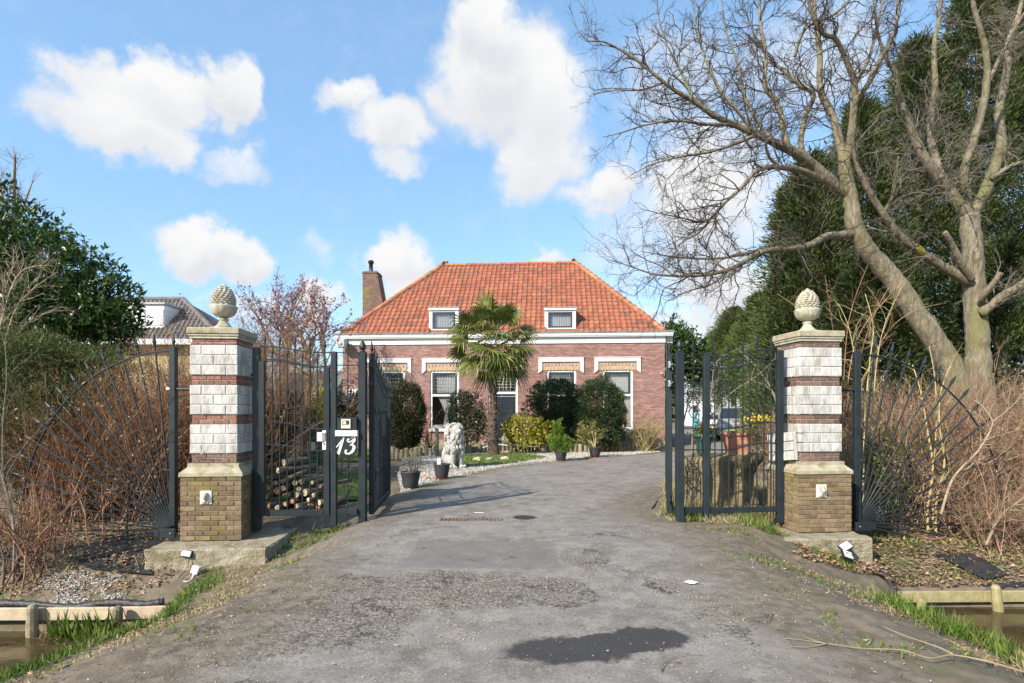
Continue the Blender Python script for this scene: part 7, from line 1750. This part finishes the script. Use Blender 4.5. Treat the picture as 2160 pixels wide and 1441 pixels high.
def patch(pts, nm, lab, cat, m, dz=.02):
    q = MB(); P3 = [(x, y, h1(x, y) + dz) for x, y in pts]; c = np.mean(np.array(P3), 0); n = len(P3); q.add([tuple(c)] + P3, [(0, i + 1, (i + 1) % n + 1) for i in range(n)])
    t = thing(nm, lab, cat, tuple(c)); o = q.build('sheet', m, t); so = o.modifiers.new('thick', 'SOLIDIFY'); so.thickness = .006; return t
patch([(-6.2, 7.6), (-5.3, 7.15), (-4.5, 7.05), (-4.62, 7.4), (-4.9, 8.0), (-5.6, 8.1)], 'ground_sheet', 'black ground sheet lying below the left fence fan', 'sheet', M['liner'], .03)
patch([(5.9, 7.95), (6.45, 7.95), (6.6, 7.55), (6.2, 7.45)], 'ground_sheet', 'black ground sheet scrap showing above the right ditch', 'sheet', M['liner'], .03)
patch([(4.5, 7.25), (4.9, 7.3), (4.95, 7.1), (4.6, 7.05)], 'ground_sheet', 'black ground sheet scrap below the white floodlights', 'sheet', M['liner'], .03)
def drain():
    t = thing('drain_channel', 'rusty slotted drain grate strip set across the asphalt', 'drain', tuple(G(990, 1101)))
    for i in range(17):
        px = 930 + i * 8; p = G(px, 1101 + random.uniform(-.6, .6), .0); w = .02; q = MB(); z = h1(p.x, p.y) + .02; q.bbox((p.x - w, p.y - .09, z), (p.x + w, p.y + .09, z + .018), .004); q.build('brick', M['rust'], t)
    p = G(1106, 1096); t = thing('valve_cover', 'small round iron cover with moss in the asphalt', 'cover', tuple(p)); q = MB(); q.lathe([(.15, .022), (.15, .034), (.12, .038), (.01, .036)], 18, p); q.build('lid', M['iron_dark'], t); q = MB(); q.lathe([(.19, .018), (.19, .028), (.155, .03), (.152, .018)], 18, p); q.build('rim', M['rust'], t)
    p = G(1457, 1237); t = thing('paper_scrap', 'white crumpled scrap lying on the asphalt', 'litter', tuple(p)); z = h1(p.x, p.y) + .032; q = MB(); a = [(p.x + .085 * math.cos(k * .63) * random.uniform(.5, 1.1), p.y + .05 * math.sin(k * .63) * random.uniform(.6, 1.2), z + random.uniform(-.002, .01)) for k in range(10)]
    q.add([(p.x, p.y, z + .012)] + a, [(0, i + 1, (i + 1) % 10 + 1) for i in range(10)]); q.build('scrap', M['foam'], t)
    p = G(1010, 1086); t = thing('paper_scrap', 'thin white strip of litter above the drain grate', 'litter', tuple(p)); q = MB(); q.bbox((p.x - .07, p.y - .01, .03), (p.x + .07, p.y + .015, .035), .002); q.build('scrap', M['foam'], t)
drain()
def fallen(label, strokes, r, m):
    p0 = G(*strokes[0][0]); t = thing('fallen_branch', label, 'branch', tuple(p0), 0, 'branches lying on the asphalt')
    for s in strokes:
        pts = []
        for (a, b) in s: q = G(a, b, -.02); pts.append((q.x, q.y, h1(q.x, q.y) + .035 + random.uniform(0, .012)))
        sp = smooth_path(pts, 6); q = MB(); q.tube(sp, list(np.linspace(r, r * .4, len(sp))), 6); q.build('stem', m, t, True)
fallen('long pale fallen branch in the lower right corner', [[(2160, 1434), (2085, 1415), (2010, 1401), (1960, 1410), (1900, 1393), (1820, 1386), (1745, 1378), (1700, 1370), (1655, 1366)], [(1745, 1378), (1705, 1384), (1668, 1384)], [(1735, 1376), (1700, 1362), (1690, 1350)], [(2010, 1401), (1975, 1385), (1910, 1360), (1860, 1340)]], .0055, M['twig_pale'])
fallen('thin dark curved twig lying below the tar patch', [[(1392, 1438), (1405, 1418), (1440, 1402), (1480, 1400)], [(1440, 1402), (1470, 1420)]], .0035, M['bark'])
fallen('small dark forked twig on the right of the asphalt', [[(1612, 1318), (1630, 1310), (1643, 1312)], [(1630, 1310), (1622, 1330)]], .0035, M['bark'])

# ---------------------------------------------------------------- grass, litter, gravel (uncountable)
def blades(name, XY, h, w, m, lean=.45, z=None, dz=0.0):
    n = len(XY); Z = (height(XY[:, 0], XY[:, 1]) if z is None else np.full(n, z)) + dz
    P0 = np.stack([XY[:, 0], XY[:, 1], Z - .01], 1); D = RNG.normal(size=(n, 3)) * lean + np.array([0, 0, 1]); 
    V, Fc, R = cards(P0, D, nrm(RNG.normal(size=(n, 3)) * np.array([1, 1, .2])), RNG.uniform(.5, 1.3, n) * h, w, .1, .3)
    return tag(np_mesh(name, V, Fc, m, rnd=R), kind='stuff')
def along(pts, n, wd):
    p = np.array(pts, float); s = np.r_[0, np.cumsum(np.linalg.norm(np.diff(p, axis=0), axis=1))]; t = RNG.uniform(0, s[-1], n)
    q = np.stack([np.interp(t, s, p[:, 0]), np.interp(t, s, p[:, 1])], 1); return q + RNG.normal(size=(n, 2)) * wd
def clumped(XY, thr=.0, s=1.5):
    f = np.array([mnoise.noise(Vector((a * s, b * s, 3.3))) + .5 * mnoise.noise(Vector((a * s * 3, b * s * 3, 9.1))) for a, b in XY]); return XY[f > thr]
edgeL = along(list(zip(EL_X[1:-1], EL_Y[1:-1])), 5600, .11); edgeL[:, 0] -= .10
blades('grass', clumped(edgeL, -.25, 1.2), .085, .010, M['grass'])
blades('grass', clumped(along(list(zip(np.array(EL_X[1:]) + .35, EL_Y[1:])), 2600, .22), .05), .05, .009, M['grass_dry'])
eR = along(list(zip(ER_X[1:6], ER_Y[1:6])), 2400, .14); eR[:, 0] += .12
blades('grass', eR, .17, .011, M['grass'])
blades('grass', clumped(along(list(zip(ER_X[1:], ER_Y[1:])), 2600, .22), .22), .07, .008, M['grass_dry'])
blades('grass', scatter([(3.0, 3.0), (4.6, 3.0), (4.6, 4.4), (3.7, 4.3)], 3800), .11, .011, M['grass_dry'])
blades('grass', scatter(LAWN, 9000), .07, .016, M['grass'], z=.02)
blades('grass', scatter(LAWN2, 16000), .06, .014, M['grass'], z=-.122)
blades('grass', scatter(LAWN3, 6000), .08, .03, M['grass'], z=-.10)
blades('grass', clumped(along([tuple(G(a, b))[:2] for a, b in [(850, 1034), (905, 1020), (1000, 1000), (1100, 985), (1180, 976), (1300, 962)]], 3000, .14), .0), .06, .012, M['grass'], z=.01)
blades('grass', clumped(scatter([(2.05, 8.1), (3.75, 7.6), (3.8, 8.9), (2.5, 9.4)], 5200), -.1, 2), .12, .010, M['grass_dry'])
blades('grass', clumped(scatter([(2.2, 7.9), (3.6, 7.5), (3.6, 8.5), (2.4, 8.6)], 2400), .1, 2.5), .16, .011, M['grass'])
blades('grass', scatter([(2.3, 8.6), (4.6, 8.6), (5.2, 12), (3.2, 12)], 6500), .22, .011, M['grass_dry'])
blades('grass', clumped(scatter([(-3.4, 7.2), (-2.1, 7.4), (-2.1, 8.6), (-3.4, 8.6)], 2200), .12, 2.5), .10, .010, M['grass'])
blades('grass', clumped(scatter([(-2.7, 4), (2.9, 4), (2.9, 7.6), (-2.9, 7.6)], 9000), .62, .9), .035, .010, M['grass'], .8, dz=.02)
blades('grass', clumped(np.concatenate([scatter([(-3.1, 3.5), (-2.1, 3.5), (-2.3, 7.6), (-3.1, 7.6)], 2200), scatter([(2.2, 3.5), (3.6, 3.5), (3.4, 7.6), (2.3, 7.6)], 2600)]), .22, 2.2), .06, .011, M['grass'], .7, dz=.01)
blades('grass', clumped(np.concatenate([scatter([(4.6, 7.4), (9, 7.4), (9, 8.6), (4.6, 8.6)], 2600), scatter([(3.6, 6.3), (4.4, 7.3), (4.4, 7.5), (3.5, 7.4)], 1400)]), .05, 1.6), .10, .012, M['grass'])
blades('grass', clumped(scatter([(-8, 6.5), (-4.3, 6.5), (-3.9, 7.2), (-8, 8)], 2600), .15, 1.6), .12, .010, M['grass_dry'])
def litter(name, XY, L, W, m, dz=.012):
    n = len(XY); Z = height(XY[:, 0], XY[:, 1]) + dz + RNG.random(n) * .02; P0 = np.stack([XY[:, 0], XY[:, 1], Z], 1); D = RNG.normal(size=(n, 3)) * np.array([1, 1, .18])
    V, Fc, R = cards(P0, D, nrm(RNG.normal(size=(n, 3)) * .35 + np.array([0, 0, 1])), RNG.uniform(.5, 1.4, n) * L, W, .3); return tag(np_mesh(name, V, Fc, m, rnd=R), kind='stuff')
litter('fallen_leaves', np.concatenate([scatter([(3.5, 7.0), (9.5, 7.5), (10, 9.2), (4.6, 9.2)], 7500), scatter([(-8.5, 6.6), (-4.2, 6.8), (-4.4, 8.6), (-8.5, 9)], 3000)]), .06, .035, M['litter'])
litter('fallen_leaves', clumped(np.concatenate([along(list(zip(np.array(EL_X[1:]) + .55, EL_Y[1:])), 1500, .28), along(list(zip(np.array(ER_X[1:]) - .55, ER_Y[1:])), 2200, .32)]), .0), .035, .012, M['litter'], .02)
litter('fallen_leaves', scatter([(-3, 3.2), (3, 3.2), (2.6, 8), (-2.6, 8)], 700), .03, .012, M['litter'], .034)
def stones(name, XY, s, m, z=None, dz=.0):
    n = len(XY); Z = (height(XY[:, 0], XY[:, 1]) if z is None else np.full(n, z)) + dz
    o = np.array([(1, 0, 0), (-1, 0, 0), (0, 1, 0), (0, -1, 0), (0, 0, .75), (0, 0, -.75)]); sc = s * RNG.uniform(.45, 1.3, (n, 1, 1)); rt = RNG.uniform(0, 6.28, n); c, sn = np.cos(rt)[:, None], np.sin(rt)[:, None]
    q = o[None] * sc * RNG.uniform(.6, 1.25, (n, 6, 1)); q = np.stack([q[..., 0] * c - q[..., 1] * sn, q[..., 0] * sn + q[..., 1] * c, q[..., 2]], -1)
    V = (np.stack([XY[:, 0], XY[:, 1], Z], 1)[:, None] + q).reshape(-1, 3); f = np.array([(0, 2, 4), (2, 1, 4), (1, 3, 4), (3, 0, 4), (2, 0, 5), (1, 2, 5), (3, 1, 5), (0, 3, 5)]); Fc = (np.arange(n)[:, None, None] * 6 + f[None]).reshape(-1, 3)
    return tag(np_mesh(name, V, Fc, m, rnd=np.repeat(RNG.random(n), 6)), kind='stuff')
stones('pebbles', scatter(GRAVEL, 9000), .028, M['pebble'], .016)
stones('pebbles', clumped(scatter([(-5.8, 6.55), (-4.5, 6.6), (-4.3, 6.95), (-5.0, 7.1), (-5.8, 7.1)], 1800), -.1, 1.8), .013, M['pebble'], dz=.01)
stones('gravel_grit', np.concatenate([scatter([(-2.2, 3.2), (-.6, 3.2), (.6, 5.2), (-1.8, 5.6)], 1100), scatter([(-2.6, 3.2), (2.6, 3.2), (2.6, 8), (-2.6, 8)], 900), scatter([(.3, 4.3), (2.2, 4.0), (2.0, 4.6), (.9, 6.2)], 400)]), .0055, M['rock'], dz=.029)
stones('gravel_grit', scatter([(-2.6, 3.2), (2.6, 3.2), (2.6, 9), (-2.6, 9)], 220), .0045, M['pebble'], dz=.028)
def iris():
    t = thing('water_iris', 'clump of green sword leaves at the left ditch edge before the planks', 'plant', tuple(P(190, 1310, 6.2))); XY = np.stack([RNG.uniform(XP(120, 6.2), XP(255, 6.2), 150), RNG.uniform(6.05, 6.3, 150)], 1); P0 = np.concatenate([XY, np.full((150, 1), -.96)], 1)
    D = RNG.normal(size=(150, 3)) * np.array([.3, .25, .05]) + np.array([0, -.1, 1]); V, Fc, R = cards(P0, D, nrm(RNG.normal(size=(150, 3)) * np.array([1, 1, .1])), RNG.uniform(.18, .42, 150), .026, .1, .5); np_mesh('leaves', V, Fc, M['grass'], t, R)
    P0 = P0[:90] + RNG.normal(size=(90, 3)) * np.array([.3, .04, 0]); parts, _ = grow(P0, RNG.normal(size=(90, 3)) * .6 + np.array([0, -.2, .7]), .3, .004, [(5, .3, -.12, 0, 0, 0, 0)]); V, Fc, R = merge(parts); np_mesh('dead_stalks', V, Fc, M['litter'], t, R)
iris()
def roses():
    p = P(1612, 885, 15); t = thing('yellow_flowers', 'cluster of yellow flowers beside the grey van', 'flowers', (p.x, p.y, 0)); n = 90; q = np.array(p) + RNG.normal(size=(n, 3)) * np.array([.26, .12, .07]); V, Fc, R = cards(q, nrm(RNG.normal(size=q.shape)), nrm(RNG.normal(size=q.shape)), .07, .06); tag(np_mesh('petals', V, Fc, M['flower'], t, R), kind='stuff')
    parts, _ = grow(np.array([p.x, p.y, 0]) + RNG.normal(size=(60, 3)) * np.array([.3, .15, 0]), RNG.normal(size=(60, 3)) * .3 + np.array([0, 0, 1]), 1.4, .008, [(5, .15, 0, 4, .4, .6, .6), (4, .25, 0, 0, 0, 0, 0)]); V, Fc, R = merge(parts); np_mesh('twigs', V, Fc, M['twig_red'], t, R)
roses()
def distant():
    n = 15000; x = RNG.uniform(-90, 90, n); y = 85 + RNG.uniform(-4, 4, n); top = 4.2 + 1.6 * np.sin(x * .21) + 1.1 * np.sin(x * .53 + 1) + .6 * np.sin(x * 1.3); z = RNG.random(n) ** .7 * top; Pt = np.stack([x, y, z], 1)
    V, Fc, R = cards(Pt, nrm(RNG.normal(size=Pt.shape) + np.array([0, 0, .6])), nrm(RNG.normal(size=Pt.shape)), RNG.uniform(.7, 1.6, n), .7); tag(np_mesh('distant_woods', V, Fc, M['far_leaf'], rnd=R), kind='stuff')
distant()
